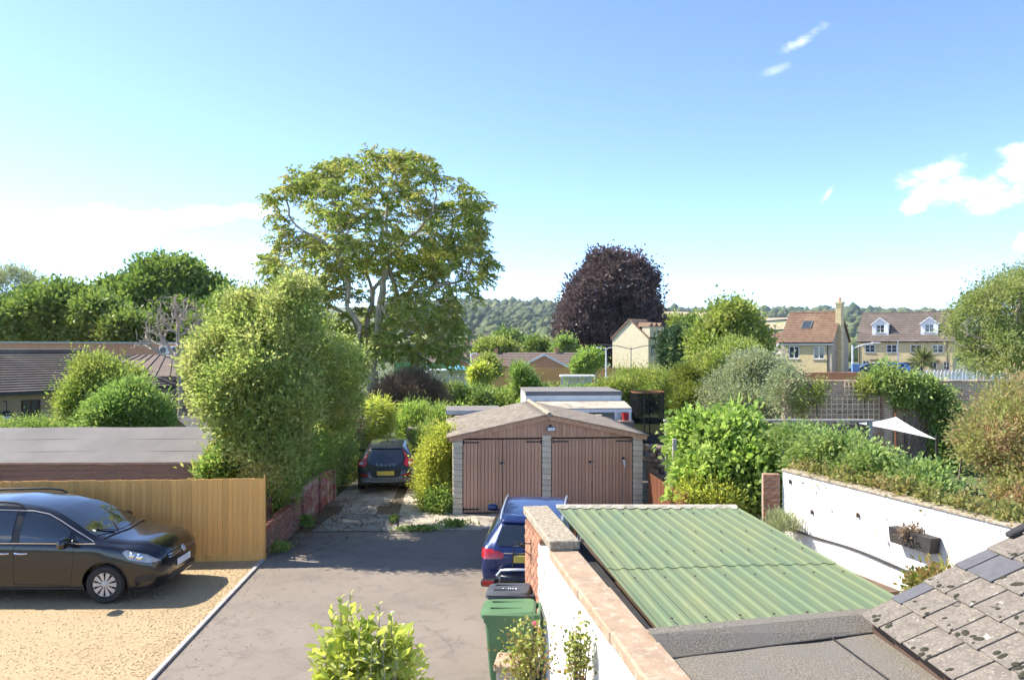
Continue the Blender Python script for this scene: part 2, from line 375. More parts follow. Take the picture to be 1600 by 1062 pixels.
# ------------------------------------------------------------------ timber fence behind the gravel
fr = empty('timber_fence', (-5.2, 16.1, 0), math.atan2(.38, 5.3), 'tall new closeboard timber fence behind the black car', 'fence')
bm_ = MB().box((0, 0, .88), (.118, .016, 1.70), ch=.003).mesh('fence_board')
L = 9.6; nb = int(L/.103)
for i in range(nb):
    o = link('fence_board', bm_, M['timber_new'], fr, (-.06-i*.103, -.004-(.008 if i % 2 else 0), random.uniform(-.012, .008)), (R(.5), R(random.uniform(-.45, .45)), R(9+random.uniform(-3, 3))))
MB().box((-L/2, -.014, .075), (L, .03, .14), ch=.004).build('gravel_board', M['timber_new'], fr)
for z in (.35, .95, 1.5): MB().box((-L/2, .045, z), (L, .06, .07)).build('rail', M['timber_new'], fr)
for i in range(5): MB().box((-.04-i*2.35, .10, .85), (.095, .095, 1.70), ch=.004).build('post', M['timber_new'], fr)
MB().box((.012, .02, .90), (.022, .10, 1.80), ch=.003).build('end_board', M['timber_new'], fr)

# ------------------------------------------------------------------ boundary wall of the drive: single bricks
brick_me = MB().box((0, 0, 0), (.212, .1, .064), ch=.006).mesh('brick')
def brick_wall(parent, L, H, m, t=.1, step=None):
    """bricks laid in stretcher bond along local x, faces toward -y"""
    rows = int(H/.075); n = 0
    for r in range(rows):
        x = -.1125 if r % 2 else 0
        while x < L-.02:
            a, b = max(x, 0), min(x+.2225, L)
            if b-a > .03:
                o = link('brick', brick_me, m, parent, ((a+b)/2, .05+random.uniform(-.004, .004), .0375+r*.075), (0, random.uniform(-.01, .01), random.uniform(-.02, .02)), ((b-a-.010)/.212, 1, 1)); n += 1
            x += .225
    MB().box((L/2, (t+.014)/2, rows*.0375-.004), (L-.01, t-.014, rows*.075-.012)).build('mortar', M['mortar'], parent)
    return n
random.seed(4)
w = empty('low_brick_wall', (-5.28, 16.28, 0), R(90), 'low red brick wall beside the end of the timber fence', 'wall')
w.rotation_euler = (0, 0, R(-90)); w.location = (-5.24, 18.35, 0)
# local x runs from far to near, -y face looks at the drive (+x world) after turning
w.rotation_euler = (0, 0, R(90)); w.location = (-5.24, 16.25, 0)
brick_me2 = brick_me
brick_wall(w, 2.1, .60, M['brick'])
for i in range(9): link('brick', brick_me, M['brick'], w, (.12+i*.232, .06, .655+.004*math.sin(i)), (R(90), 0, R(90)), (1.02, 1.0, 1.9))
pi_ = empty('brick_pier', (-5.22, 18.42, 0), R(90), 'short orange brick pier between low wall and red painted wall', 'pier')
brick_wall(pi_, .62, .82, M['brick_pale'], .18)
MB().box((.31, .10, .845), (.68, .26, .05), ch=.01).build('coping', M['coping'], pi_)
rw = empty('painted_wall', (-5.24, 19.1, 0), R(90), 'flaking red painted wall under the overhanging hedge', 'wall')
mb = MB(); mb.prism([(0, 0), (3.6, 0), (3.6, .90), (1.2, .98), (.12, .96), (0, .80)], -.14, Matrix(((1, 0, 0, 0), (0, 0, -1, 0), (0, 1, 0, 0), (0, 0, 0, 1)))); mb.build('wall_panel', M['red_paint'], rw, bevel=.012)
for i in range(3): MB().box((.05+i*1.7, -.03, .46), (.10, .07, .92), ch=.01).build('wall_post', M['red_paint'], rw)
ir = empty('iron_railing', (-5.26, 16.3, .66), R(90), 'rusty iron railing standing on the low brick wall', 'railing')
for i in range(8): MB().tube([(.1+i*.085, .06, 0), (.1+i*.085, .06, .52)], .009, 6).build('bar', M['timber_dark'], ir)
for z in (.08, .46): MB().box((.4, .06, z), (.72, .02, .025)).build('rail', M['timber_dark'], ir)

# ------------------------------------------------------------------ lean-to with corrugated green roof
# parapet wall: left face line X = 1.90-.1417*y, from y=3.5 to y=12
def wx(y): return 1.90-.1417*y
wa = math.atan(.1417)
pw = empty('parapet_wall', (wx(12.0), 12.0, 0), R(-90)+wa, 'white rendered parapet wall with stone coping beside the drive', 'wall')   # local x runs toward the camera, left face is -y
Lw = 8.6; T = .30
MB().box((1.32+(Lw-1.32)/2, T/2, .86), (Lw-1.32, T, 1.72)).build('rendered_face', M['render_white'], pw, bevel=.01)
random.seed(9); brick_wall(pw, 1.31, 1.84, M['brick_pale'], T)
mb = MB()
for i in range(26):                                # ragged render edge where the plaster has broken away
    mb.box((1.33+random.uniform(-.07, .05), -.002, .04+i*.066), (random.uniform(.05, .16), .012, .075))
mb.build('render_edge', M['render_white'], pw)
cz = 1.99
MB().box((1.06, T/2+.03, cz-.06), (2.2, .40, .125), ch=.012).build('coping_stone', M['lichen'], pw, bevel=.01)
MB().box((2.06, T/2, cz-.19), (.22, T-.03, .15)).build('coping_pad', M['coping'], pw)
x = 2.17
for i, l in enumerate((1.55, 1.3, 1.5, 1.6)):
    MB().box((x+l/2, T/2+.025, 1.80+.018*i), (l-.012, .37, .13), ch=.014).build('coping_stone', M['coping'], pw, bevel=.012); x += l
for i in range(14): MB().box((random.uniform(1.7, 6.4), -.004, random.uniform(.5, 1.6)), (.02, .012, random.uniform(.03, .1))).build('render_flake', M['coping'], pw)
# iron bracket on the pier
br = empty('iron_bracket', pw.matrix_basis @ Vector((.62, 0, 1.45)), R(-90)+wa, 'small black iron hanging bracket on the brick pier', 'bracket')
MB().box((0, -.006, 0), (.02, .01, .36)).build('back_plate', M['iron'], br); MB().bar((0, -.012, .12), (0, -.26, .14), .014).bar((0, -.012, -.06), (0, -.2, .12), .012).build('arm', M['iron'], br)

# corrugated sheets
def greenroof():
    k = NT('green_sheet'); co = k.coord('Object')
    col = k.mix(k.ramp(k.noise(k.coord('Object', (1.5, .35, 1)), 2.0, 5, .6), .3, .7), (.135, .190, .098), (.195, .222, .098))
    sp = k.n('ShaderNodeSeparateXYZ', {0: co})
    col = k.mix(k.ramp(k.noise(k.coord('Object', (6, .5, 1)), 3, 4), .55, .8), col, (.205, .215, .105))
    col = k.mix(k.ramp(k.noise(co, 26, 3), .62, .8), col, (.13, .14, .06))
    k.bsdf(col, .55, k.bump(k.noise(co, 30, 3), .12, .01), **{'Specular IOR Level': .4}); return k.m
M['green_sheet'] = greenroof()
M['green_sheet_old'] = mat('sheet_bare_edge', (.50, .46, .36), (.38, .33, .24), 9, .9, .4, 50, c3=(.25, .2, .13), s3=6)
ro = empty('corrugated_roof', (0, 0, 0), 0, 'green corrugated sheet roof of the lean-to behind the parapet', 'roof')
A, B = Vector((.68, 11.9, 1.985)), Vector((3.47, 11.9, 1.985))       # far edge
Cn, Dn = Vector((1.50, 7.3, 1.665)), Vector((4.36, 7.6, 1.690))      # near edge
def rp(u, v): return (A*(1-u)+B*u)*(1-v)+(Cn*(1-u)+Dn*u)*v
NC = 16                                             # corrugations across
def corr(u): 
    t = (u*NC) % 1.0
    return .015*(1 if t < .22 else (1-(t-.22)/.18 if t < .40 else (0 if t < .82 else (t-.82)/.18)))
def corr_sheet(u0, u1, v0, v1, lift, m=None):
    us = []; k = math.floor(u0*NC)
    while k <= u1*NC:
        for t in (0, .22, .40, .82):
            u = (k+t)/NC
            if u0-1e-6 <= u <= u1+1e-6: us.append(u)
        k += 1
    us = sorted(set([u0]+us+[u1])); vs_ = np.linspace(v0, v1, 5); mb = MB(); n = len(us)
    for s_ in (0, -.004):
        for v in vs_:
            for u in us:
                p = rp(u, v); mb.v.append((p.x, p.y, p.z+corr(u)+lift+s_+.004*math.sin(u*9+v*5)))
    q = len(vs_)*n
    for j in range(len(vs_)-1):
        for i in range(n-1):
            a = j*n+i; mb.f.append((a, a+1, a+n+1, a+n)); mb.f.append((q+a+n, q+a+n+1, q+a+1, q+a))
    for i in range(n-1): mb.f.append((i, q+i, q+i+1, i+1)); e = (len(vs_)-1)*n+i; mb.f.append((e, e+1, q+e+1, q+e))
    return mb.build('roof_sheet', m or M['green_sheet'], ro, fix=False)
for i in range(4):
    corr_sheet(i/4-.008 if i else 0, (i+1)/4+.012 if i < 3 else 1, .012, .575, .006+.003*i)
    corr_sheet(i/4-.008 if i else 0, (i+1)/4+.012 if i < 3 else 1, .555, 1.0, -.002+.003*i)
# pale bare lip of the sheets along the far edge, and a capping
mb = MB()
us = np.linspace(0, 1, NC*6+1)
for u in us:
    p = rp(u, 0); h = corr(u)
    wob = .012*math.sin(u*40)+.008*math.sin(u*97)
    mb.v += [(p.x, p.y+.03, p.z+.004+.05), (p.x, p.y-.04, p.z+.055), (p.x, p.y-.10-wob, p.z+h+.022-.008)]
for i in range(len(us)-1):
    for j in range(2): a = i*3+j; mb.f.append((a, a+1, a+4, a+3))
mb.build('edge_capping', M['green_sheet_old'], ro)
scr = MB().lathe([(0, .014), (.012, .010), (.016, 0)], 7).mesh('roof_screw')
for v in (.10, .30, .47, .66, .90):
    for c in range(1, NC, 2):
        u = (c+.11)/NC; p = rp(u, v); link('roof_screw', scr, M['timber_dark'], ro, (p.x, p.y, p.z+.042+.003*int(u*4)))
# lean-to body under the roof
lb = MB(); lb.v = []
ft = [(.95, 11.75), (3.36, 11.75), (4.15, 7.8), (1.70, 7.5)]
lb.prism([(p[0], p[1]) for p in ft], 1.50)
tag(lb.build('lean_to', M['timber_dark']), 'dark timber lean-to body under the green roof', 'shed')
gt = empty('roof_gutter', (0, 0, 0), 0, 'dark lead gutter between parapet coping and green roof', 'gutter')
p0, p1 = pw.matrix_basis @ Vector((.2, T+.10, 1.80)), pw.matrix_basis @ Vector((5.6, T+.16, 1.60))
MB().bar(p0, p1, .30, .02).build('gutter_lining', M['iron'], gt)

# ------------------------------------------------------------------ flat felt roof in the foreground
fe = empty('felt_roof', (0, 0, 0), 0, 'flat grey mineral felt roof in the foreground with upstand', 'roof')
ul, ur = at(1018, 990, 6.8), at(1366, 957, 7.30)
bl_, br_ = Vector((1.34, 6.62, 1.80)), Vector((3.44, 7.10, 1.86))
mb = MB(); mb.add([ul+Vector((0, .14, 0)), ur+Vector((0, .14, 0)), ur, ul, bl_, br_], [(0, 1, 2, 3), (3, 2, 5, 4)]); mb.add([ul+Vector((0, .14, 0)), ur+Vector((0, .14, 0)), ur+Vector((0, .14, -.5)), ul+Vector((0, .14, -.5))], [(0, 1, 2, 3)])
mb.add([ul+Vector((0, .14, 0)), ul, bl_, bl_+Vector((-.1, .16, -.3))], [(0, 1, 2, 3)])
mb.build('upstand', M['felt'], fe)
def felt_field(a, b, c, d):
    mb = MB(); n = 14
    for j in range(n+1):
        for i in range(n+1):
            u, v = i/n, j/n; p = (a*(1-u)+b*u)*(1-v)+(d*(1-u)+c*u)*v
            mb.v.append((p.x, p.y, p.z+.006*math.sin(u*7+v*3)+.004*math.sin(u*17-v*9)))
    for j in range(n):
        for i in range(n): q = j*(n+1)+i; mb.f.append((q, q+1, q+n+2, q+n+1))
    return mb
felt_field(bl_+Vector((-.02, .02, -.004)), br_+Vector((.1, .02, .0)), Vector((3.75, 4.0, 1.85)), Vector((1.62, 4.0, 1.79))).build('felt_sheet', M['felt'], fe, smooth=True)
MB().bar(bl_+Vector((0, -.0, .004)), br_+Vector((0, 0, .004)), .018, .010).build('felt_seam', M['iron'], fe)
MB().bar((2.9, 7.0, 1.852), (3.2, 4.2, 1.835), .014, .008).build('felt_seam', M['iron'], fe)
mb = MB(); mb.prism([(1.40, 6.5), (3.42, 6.95), (3.7, 4.1), (1.72, 4.1)], 1.74); tag(mb.build('extension', M['render_white']), 'white rendered house extension below the felt roof', 'building')
g = empty('black_gutter', (0, 0, 0), 0, 'black half round gutter along the felt roof edge', 'gutter')
prof = [(.055*math.cos(a), .055*math.sin(a)) for a in np.linspace(math.pi, 2*math.pi, 9)]
mb = MB(); pa, pb = Vector((1.22, 6.62, 1.80)), Vector((1.55, 4.1, 1.77))
dd = (pb-pa).normalized(); sd = dd.cross(Vector((0, 0, 1))).normalized()
for p in (pa, pb):
    for r_ in (1, .9):
        for (a, b) in (prof if r_ == 1 else prof[::-1]): mb.v.append(tuple(p+sd*a*r_+Vector((0, 0, b*r_))))
for i in range(18): mb.f.append((i, (i+1) % 18, 18+(i+1) % 18, 18+i))
mb.build('gutter_channel', M['black_plastic'], g); MB().lathe([(.0, 0), (.058, 0), (.058, .02), (0, .02)], 14, Matrix.Translation(pa) @ dd.to_track_quat('Z', 'Y').to_matrix().to_4x4()).build('end_cap', M['black_plastic'], g)
MB().tube([pa+Vector((.03, -.12, -.04)), pa+Vector((.05, -.14, -.14)), pa+Vector((.14, -.10, -.28)), pa+Vector((.16, -.1, -1.7))], .034, 10).build('downpipe', M['black_plastic'], g, smooth=True)

# ------------------------------------------------------------------ stone tiled roof on the right
tr = empty('tiled_roof', (3.32, 7.10, 2.03), 0, 'lichen covered stone slate roof in the near right corner', 'roof')
def tilemat(name, a, b, li):
    k = NT(name); co = k.coord('Object'); r = k.n('ShaderNodeObjectInfo').outputs['Random']
    off = k.n('ShaderNodeVectorMath', {0: co, 1: k.n('ShaderNodeCombineXYZ', {0: k.math('MULTIPLY', r, 40.0), 1: k.math('MULTIPLY', r, 23.0)}).outputs[0]}, operation='ADD').outputs[0]
    col = k.mix(k.ramp(k.noise(off, 9, 7, .7), .36, .64), a, b)
    if li:
        col = k.mix(k.ramp(k.noise(off, 45, 4, .7), .5, .72), col, (.36, .30, .225))
        col = k.mix(k.ramp(k.noise(off, 7, 5, .7), .62, .68), col, (.48, .43, .36))
        col = k.mix(k.ramp(k.noise(off, 9, 4, .6, 1.0), .64, .70), col, (.055, .048, .04))
    k.bsdf(col, .9 if li else .62, k.bump(k.noise(off, 40, 5, .7), .7 if li else .15, .02), **{'Specular IOR Level': .3}); return k.m
M['tile_old'] = tilemat('tile_old', (.150, .128, .105), (.225, .192, .155), True)
M['tile_slate'] = tilemat('tile_slate', (.105, .10, .105), (.135, .128, .13), False)
pitch = R(27.5); ex = Vector((math.cos(pitch), 0, math.sin(pitch))); ey = Vector((.055, -1, 0)).normalized(); en = ex.cross(ey).normalized(); en = en if en.z > 0 else -en
TL, TW = .33, .35                                  # exposed length up the slope, width along the eave
tm = MB().box((0, 0, 0), (TL+.13, TW-.008, .016), ch=.003)
tme = tm.mesh('roof_tile')
moss_me = []
for q in range(4):
    b_ = MB(); rr = random.Random(q)
    b_.lathe([(.0, .012), (.014, .010), (.026, .006), (.036, 0)], 7, Matrix.Diagonal((1+rr.random()*.8, 1, .8+rr.random()*.5, 1))); moss_me.append(b_.mesh('moss_clump'))
M['moss'] = mat('moss', (.035, .032, .022), (.055, .052, .03), 40, 1, .8, 120)
rot = Matrix((ex, ey, en)).transposed()
random.seed(12)
slate_spots = {(1, 0), (3, 0), (3, 1), (6, 0), (5, 1), (4, 3)}
for i in range(9):
    for j in range(11):
        yl = (j+.5+(.5 if i % 2 else 0))*TW-(.5*TW if i % 2 else 0)
        half = (i % 2 == 1 and j == 0)
        if i % 2: yl = j*TW
        if half: yl = TW*.25
        c = ex*(i*TL+TL*.5-.04)+ey*yl+en*(.012+.0075*0)+en*.02
        tilt = Matrix.Rotation(R(3.0+random.uniform(-.5, .5)), 3, 'Y') @ Matrix.Rotation(R(random.uniform(-.7, .7)), 3, 'Z')
        sl_ = (i, j) in slate_spots
        o = link('roof_tile', tme.copy() if False else tme, None, tr, c, (rot @ tilt).to_euler(), (1, .5 if half else 1, 1))
        if len(tme.materials) == 0: tme.materials.append(M['tile_old'])
        if sl_: o.material_slots[0].link = 'OBJECT'; o.material_slots[0].material = M['tile_slate']
        if not sl_ and i < 6 and j < 8:
            for q in range(random.choice((2, 3, 4, 5, 6))):     # moss sits along the lower edges and joints
                mm = random.choice(moss_me); s_ = random.uniform(.25, .95)
                link('moss_clump', mm, M['moss'], o, (-TL*.5+random.uniform(-.05, .04), random.uniform(-.17, .17), .008), (0, 0, random.uniform(0, 6)), (s_, s_, s_))
mb = MB(); q0 = Vector((0, 0, 0)); mb.add([q0-en*.02, ex*3.2-en*.02, ex*3.2+ey*4-en*.02, ey*4-en*.02, q0-Vector((0, 0, .4)), ex*3.2-Vector((0, 0, 1.8)), ey*4-Vector((0, 0, .4))], [(0, 1, 2, 3), (0, 4, 5, 1), (0, 3, 6, 4)]); mb.build('roof_deck', M['timber_dark'], tr)
mb = MB(); mb.prism([(3.5, 7.0), (6.0, 7.0), (6.2, 3.2), (3.7, 3.2)], 1.95); tag(mb.build('rear_wing', M['render_white']), 'white rendered rear wing below the stone slate roof', 'building')
MB().box((0, 0, 0), (.22, .09, .05), ch=.012).build('ridge_slip', M['iron'], tr, loc=ex*1.55+en*.06+ey*.02, rot=rot.to_euler())
# ------------------------------------------------------------------ double garage
M['garage_wood'] = mat('garage_wood', (.60, .34, .215), (.52, .285, .175), 3, .8, .3, 40, stretch=(9, 9, .7), rnd=.10, c3=(.66, .40, .27), s3=1.2)
M['block'] = mat('block', (.78, .67, .50), (.66, .55, .40), 8, .95, 1.0, 28, rnd=.10, bdist=.03)
M['asbestos'] = mat('cement_sheet', (.26, .218, .170), (.185, .152, .116), 3.5, .95, .5, 50, c3=(.33, .285, .225), s3=6, stretch=(1, 1, 1))
ga = empty('double_garage', (-1.58, 20.42, 0), math.atan2(.45, 5.1), 'double garage with brown plank doors and block pillars', 'garage')
GW, GD = 5.16, 4.9
block_me = MB().box((0, 0, 0), (.285, .14, .142), ch=.014).mesh('block')
def pillar(x0, w):
    for r in range(14):
        parts_ = [(x0, w)] if (r % 2 == 0 or w < .28) else [(x0, w*.48), (x0+w*.5, w*.5)]
        for (a, ww) in parts_: link('block', block_me, M['block'], ga, (a+ww/2, .07+random.uniform(-.008, .006), .074+r*.150), (0, 0, random.uniform(-.02, .02)), ((ww-.010)/.285, 1, 1))
    MB().box((x0+w/2, .085, 1.04), (w-.02, .11, 2.08)).build('pillar_core', M['mortar'], ga)
random.seed(3)
pillar(0, .27); pillar(2.40, .25); pillar(GW-.27, .27)
plank_me = MB().box((0, 0, 0), (.092, .022, 1.94), ch=.004).mesh('plank')
def leafdoor(x0, x1):
    d = empty('door', ((x0+x1)/2, .06, 1.02)); d.parent = ga; w = x1-x0; n = round(w/.094); pwid = w/n
    for i in range(n): link('plank', plank_me, M['garage_wood'], d, (-w/2+pwid*(i+.5), random.uniform(-.002, .002), 0), None, ((pwid-.011)/.092, 1, 1))
    MB().box((0, .02, 0), (w-.01, .02, 1.92)).build('door_back', M['timber_dark'], d)
    return d
doors = []
for (a, b) in ((.28, 1.335), (1.345, 2.39), (2.66, 3.765), (3.775, 4.88)): doors.append(leafdoor(a, b))
for i, d in enumerate(doors):
    s_ = 1 if i % 2 else -1
    for z in (.90, -.88): MB().box((s_*.30, -.016, z), (.40, .008, .035)).box((s_*.51, -.014, z), (.03, .016, .10)).build('strap_hinge', M['iron'], d)
for i in (0, 2):
    MB().box((.49, -.02, .34), (.07, .02, .05)).box((.56, -.03, .34), (.05, .012, .03)).build('hasp', M['iron'], doors[i])
    MB().tube([(.545, -.05, .34), (.545, -.05, .27)], .022, 8).build('padlock', M['steel'], doors[i])
    MB().lathe([(0, .012), (.02, .008), (.024, 0)], 10, Matrix.Translation((-.46, -.012, .10)) @ Matrix.Rotation(R(90), 4, 'X')).build('key_plate', M['steel'], doors[i+1])
hk = empty('charging_cable', ga.matrix_basis @ Vector((4.62, .03, 1.3)), math.atan2(.45, 5.1), 'black charging plug with pale cable on the right garage door', 'cable')
MB().box((0, -.02, .12), (.06, .06, .12), ch=.01).build('socket', M['black_plastic'], hk)
MB().tube([(0, -.05, .12), (.02, -.08, .02), (.03, -.05, -.10)], [.03, .028, .014], 8).build('plug', M['white_paint'], hk, smooth=True)
MB().tube([(.03, -.05, -.10), (.02, -.04, -.4), (-.02, -.04, -.9), (-.03, -.05, -1.24)], .007, 6).build('lead', M['kerb'], hk, smooth=True)
# gable, fascia and roof
apx, eav = 2.62, 2.06
mid = GW/2
def gz_(x): return eav+(apx-eav)*(1-abs(x-mid)/mid)
gp = empty('gable', (0, .06, 0)); gp.parent = ga; n = 54
for i in range(n):
    xa, xb = i*GW/n+.003, (i+1)*GW/n-.003; mb = MB()
    mb.prism([(xa, 2.03), (xb, 2.03), (xb, gz_(xb)-.03), (xa, gz_(xa)-.03)], .02, Matrix(((1, 0, 0, 0), (0, 0, 1, -.01), (0, 1, 0, 0), (0, 0, 0, 1)))); mb.build('plank', M['garage_wood'], gp)
mb = MB(); mb.add([(.1, .03, 2.03), (GW-.1, .03, 2.03), (GW-.1, .03, gz_(GW-.1)-.05), (mid, .03, apx-.06), (.1, .03, gz_(.1)-.05)], [(0, 1, 2, 3, 4)]); mb.build('gable_back', M['timber_dark'], gp)
for s_ in (-1, 1):
    a = Vector((mid+s_*(mid+.10), -.04, eav-.05)); b = Vector((mid+s_*.002, -.04, apx-.03)); MB().bar(a, b, .04, .13).build('barge_board', M['garage_wood'], ga)
def cement_roof(side):
    mb = MB(); nu, nv = 84, 8
    for j in range(nv+1):
        for i in range(nu+1):
            y = -.14+(GD+.2)*i/nu; t = j/nv; x = mid+side*(mid+.16)*t
            z = apx+.04-(apx-eav)*(x-mid)*side/mid*1.0+.026*math.sin(i/nu*2*math.pi*21)+random.uniform(-.002, .002)
            mb.v.append((x, y, z))
    for j in range(nv):
        for i in range(nu): q = j*(nu+1)+i; mb.f.append((q, q+1, q+nu+2, q+nu+1))
    o = mb.build('roof_sheet', M['asbestos'], ga, smooth=60); m = o.modifiers.new('t', 'SOLIDIFY'); m.thickness = .012; return o
cement_roof(-1); cement_roof(1)
mb = MB()
for i in range(7):
    y = -.15+i*.74; MB().tube([(mid, y, apx+.035), (mid, y+.73, apx+.04)], .075, 8).build('ridge_cap', M['lichen'], ga, smooth=True)
MB().box((.07, GD/2, 1.03), (.14, GD-.2, 2.06)).box((GW-.07, GD/2, 1.03), (.14, GD-.2, 2.06)).box((mid, GD-.1, 1.1), (GW-.29, .14, 2.2)).build('block_wall', M['block'], ga)
fl = empty('flood_light', ga.matrix_basis @ Vector((mid+.05, .03, 2.28)), math.atan2(.45, 5.1), 'small floodlight fixed to the garage gable', 'light')
MB().box((0, -.012, .03), (.05, .02, .14)).bar((0, -.02, .0), (0, -.10, .0), .03).build('bracket', M['iron'], fl)
MB().box((0, -.13, -.005), (.24, .10, .12), ch=.015).build('lamp_housing', M['grey_plastic'], fl); MB().box((0, -.184, -.005), (.20, .006, .085)).build('lamp_glass', M['white_paint'], fl)
# flat felt roof behind the garage's left side
fs = empty('lean_to_store', at(702, 660, 25.9).to_tuple()[:2]+(0,), R(5), 'small flat felt roofed store behind the garage', 'shed')
MB().box((.85, 1.0, 2.28), (1.9, 2.2, .06), ch=.01).build('roof', M['felt_shed'], fs); MB().box((.85, 1.0, 1.12), (1.7, 2.0, 2.24)).build('wall', M['timber_old'], fs); MB().box((.85, -.115, 2.26), (1.92, .025, .14)).build('fascia', M['steel'], fs)

# ------------------------------------------------------------------ white garden room and greenhouse behind garage
M['glass'] = (lambda k: (k.bsdf((.05, .06, .065), .04, None, **{'Specular IOR Level': .8}), k.m)[1])(NT('glass_dark'))
def clearglass(name, tint, alpha):
    k = NT(name); g = k.n('ShaderNodeBsdfPrincipled', {'Base Color': tint, 'Roughness': .03, 'Specular IOR Level': .9}); t = k.n('ShaderNodeBsdfTransparent', {'Color': (.9, .95, .95, 1)})
    ms = k.n('ShaderNodeMixShader', {0: alpha, 1: t.outputs[0], 2: g.outputs[0]}); k.t.links.new(ms.outputs[0], k.out.inputs[0]); return k.m
M['glass_clear'] = clearglass('glass_clear', (.06, .08, .09), .35)
gr = empty('garden_room', (.62, 26.6, 0), R(3), 'white framed garden room with grey flat roof behind garage', 'outbuilding')
MB().box((1.72, 2.9, 2.80), (3.55, 3.0, .07), ch=.01).build('roof', M['felt_shed'], gr); MB().box((1.72, 1.385, 2.76), (3.57, .03, .15)).build('fascia', M['grey_plastic'], gr)
MB().box((0, 2.9, 1.37), (.08, 2.9, 2.74)).box((1.72, 1.44, 1.37), (3.36, .06, 2.74)).box((3.44, 2.9, 1.37), (.08, 2.9, 2.74)).build('wall', M['white_paint'], gr)
mb = MB(); mb.add([(.32, 0, 2.33), (3.56, 0, 2.33), (3.56, 1.40, 2.50), (.32, 1.40, 2.50), (.32, 0, 2.29), (3.56, 0, 2.29), (3.56, 1.4, 2.46), (.32, 1.4, 2.46)], [(0, 1, 2, 3), (7, 6, 5, 4), (0, 4, 5, 1), (1, 5, 6, 2), (3, 7, 4, 0)]); mb.build('porch_roof', M['slab'], gr)
MB().box((1.94, .02, 2.24), (3.24, .06, .10)).build('beam', M['white_paint'], gr)
for x in (.38, 1.4, 2.0, 3.0, 3.5): MB().box((x, .02, 1.1), (.08, .07, 2.2)).build('post', M['white_paint'], gr)
MB().box((1.94, .02, .45), (3.10, .05, .9)).build('dwarf_wall', M['white_paint'], gr)
for a, b in ((.42, 1.36), (1.44, 1.96), (2.04, 2.96)): MB().box(((a+b)/2, .02, 1.55), (b-a, .012, 1.28)).build('pane', M['glass_clear'], gr)
MB().bar((3.05, .0, 1.1), (3.42, .0, 2.1), .09, .04).build('leaning_board', M['timber_new'], gr)
tb = empty('storage_crate', (2.5, 27.2, 0), .2, 'pale storage crate standing inside the garden room', 'crate')
MB().box((0, 0, 1.0), (.6, .4, 2.0), ch=.02).build('crate_body', mat('crate', (.35, .3, .25)), tb)
for i in range(3): MB().box((-.75+i*.34, 0, .85), (.28, .3, 1.7+.1*i), ch=.02).build('crate_side', mat('crate_%d' % i, ((.30, .33, .36), (.42, .35, .25), (.20, .30, .36))[i]), tb)
bk = MB(); bk.lathe([(0, 0), (.10, 0), (.13, .24), (.125, .24), (.10, .01)], 14); o = bk.build('red_bucket', mat('red_plastic', (.45, .03, .03)), smooth=True, loc=(X(977, 26), 26, Z(656, 26))); tag(o, 'red plastic bucket beside the garden room', 'bucket')
st_ = MB().box((0, 0, 0), (.5, .4, Z(657, 26)), ch=.01); tag(st_.build('bucket_stand', M['timber_old'], loc=(X(978, 26), 26, Z(657, 26)/2)), 'weathered wooden post box carrying the red bucket', 'stand')

# trampoline with netting
def netmat():
    k = NT('net'); t = k.n('ShaderNodeBsdfTransparent'); d = k.n('ShaderNodeBsdfDiffuse', {'Color': (.02, .02, .022, 1)}); ms = k.n('ShaderNodeMixShader', {0: .62, 1: t.outputs[0], 2: d.outputs[0]}); k.t.links.new(ms.outputs[0], k.out.inputs[0]); return k.m
M['net'] = netmat()
tp = empty('trampoline', (X(1011, 31.0), 31.0, 0), 0, 'round trampoline with black safety net behind the garage', 'trampoline')
ZT = Z(612, 31.0); rr = .66
MB().lathe([(rr, .72), (rr, ZT)], 24).build('safety_net', M['net'], tp)
MB().lathe([(rr-.02, ZT-.02), (rr+.02, ZT-.02), (rr+.02, ZT+.03), (rr-.02, ZT+.03)], 24, close=True).build('top_ring', mat('rust', (.30, .13, .06)), tp)
MB().lathe([(0, .72), (rr+.08, .72), (rr+.08, .64), (0, .64)], 24).build('jumping_mat', M['black_plastic'], tp)
for k_ in range(6): a = k_*math.pi/3+.2; MB().tube([((rr+.05)*math.cos(a), (rr+.05)*math.sin(a), 0), ((rr+.05)*math.cos(a), (rr+.05)*math.sin(a), ZT+.04)], .022, 7).build('pole', M['black_plastic'], tp)

# log pile beside the garage
lg = empty('log_pile', (X(1026, 21.4), 21.4, 0), 0, 'stack of split logs and rubble beside the garage', 'log pile')
random.seed(8); lm = mat('log_end', (.42, .33, .25), (.28, .2, .14), 12, .95, .4, 40, rnd=.3)
logm = MB().lathe([(0, -.2), (.085, -.2), (.09, 0), (.085, .2), (0, .2)], 9).mesh('log')
for r in range(11):
    for c in range(3): link('log', logm, lm, lg, (-.17+c*.17+(.085 if r % 2 else 0), random.uniform(-.06, .06), .09+r*.155), (R(90)+random.uniform(-.1, .1), random.uniform(-.2, .2), random.uniform(0, 3)), (random.uniform(.8, 1.1), random.uniform(.8, 1.1), 1))

# red slatted fence
pf = empty('slatted_fence', (3.66, 20.5, 0), math.atan2(17.4-20.5, .25), 'red brown slatted fence beside the garage', 'fence')
slm = MB().box((0, 0, .57), (.075, .02, 1.12), ch=.004).mesh('slat')
for i in range(26): link('slat', slm, M['timber_red'], pf, (.06+i*.12, -.02, 0), None)
for z in (.25, .9): MB().box((1.55, .015, z), (3.1, .04, .08)).build('rail', M['timber_red'], pf)
for x in (.0, 1.55, 3.12): MB().box((x, .04, .58), (.09, .09, 1.18)).build('post', M['timber_red'], pf)

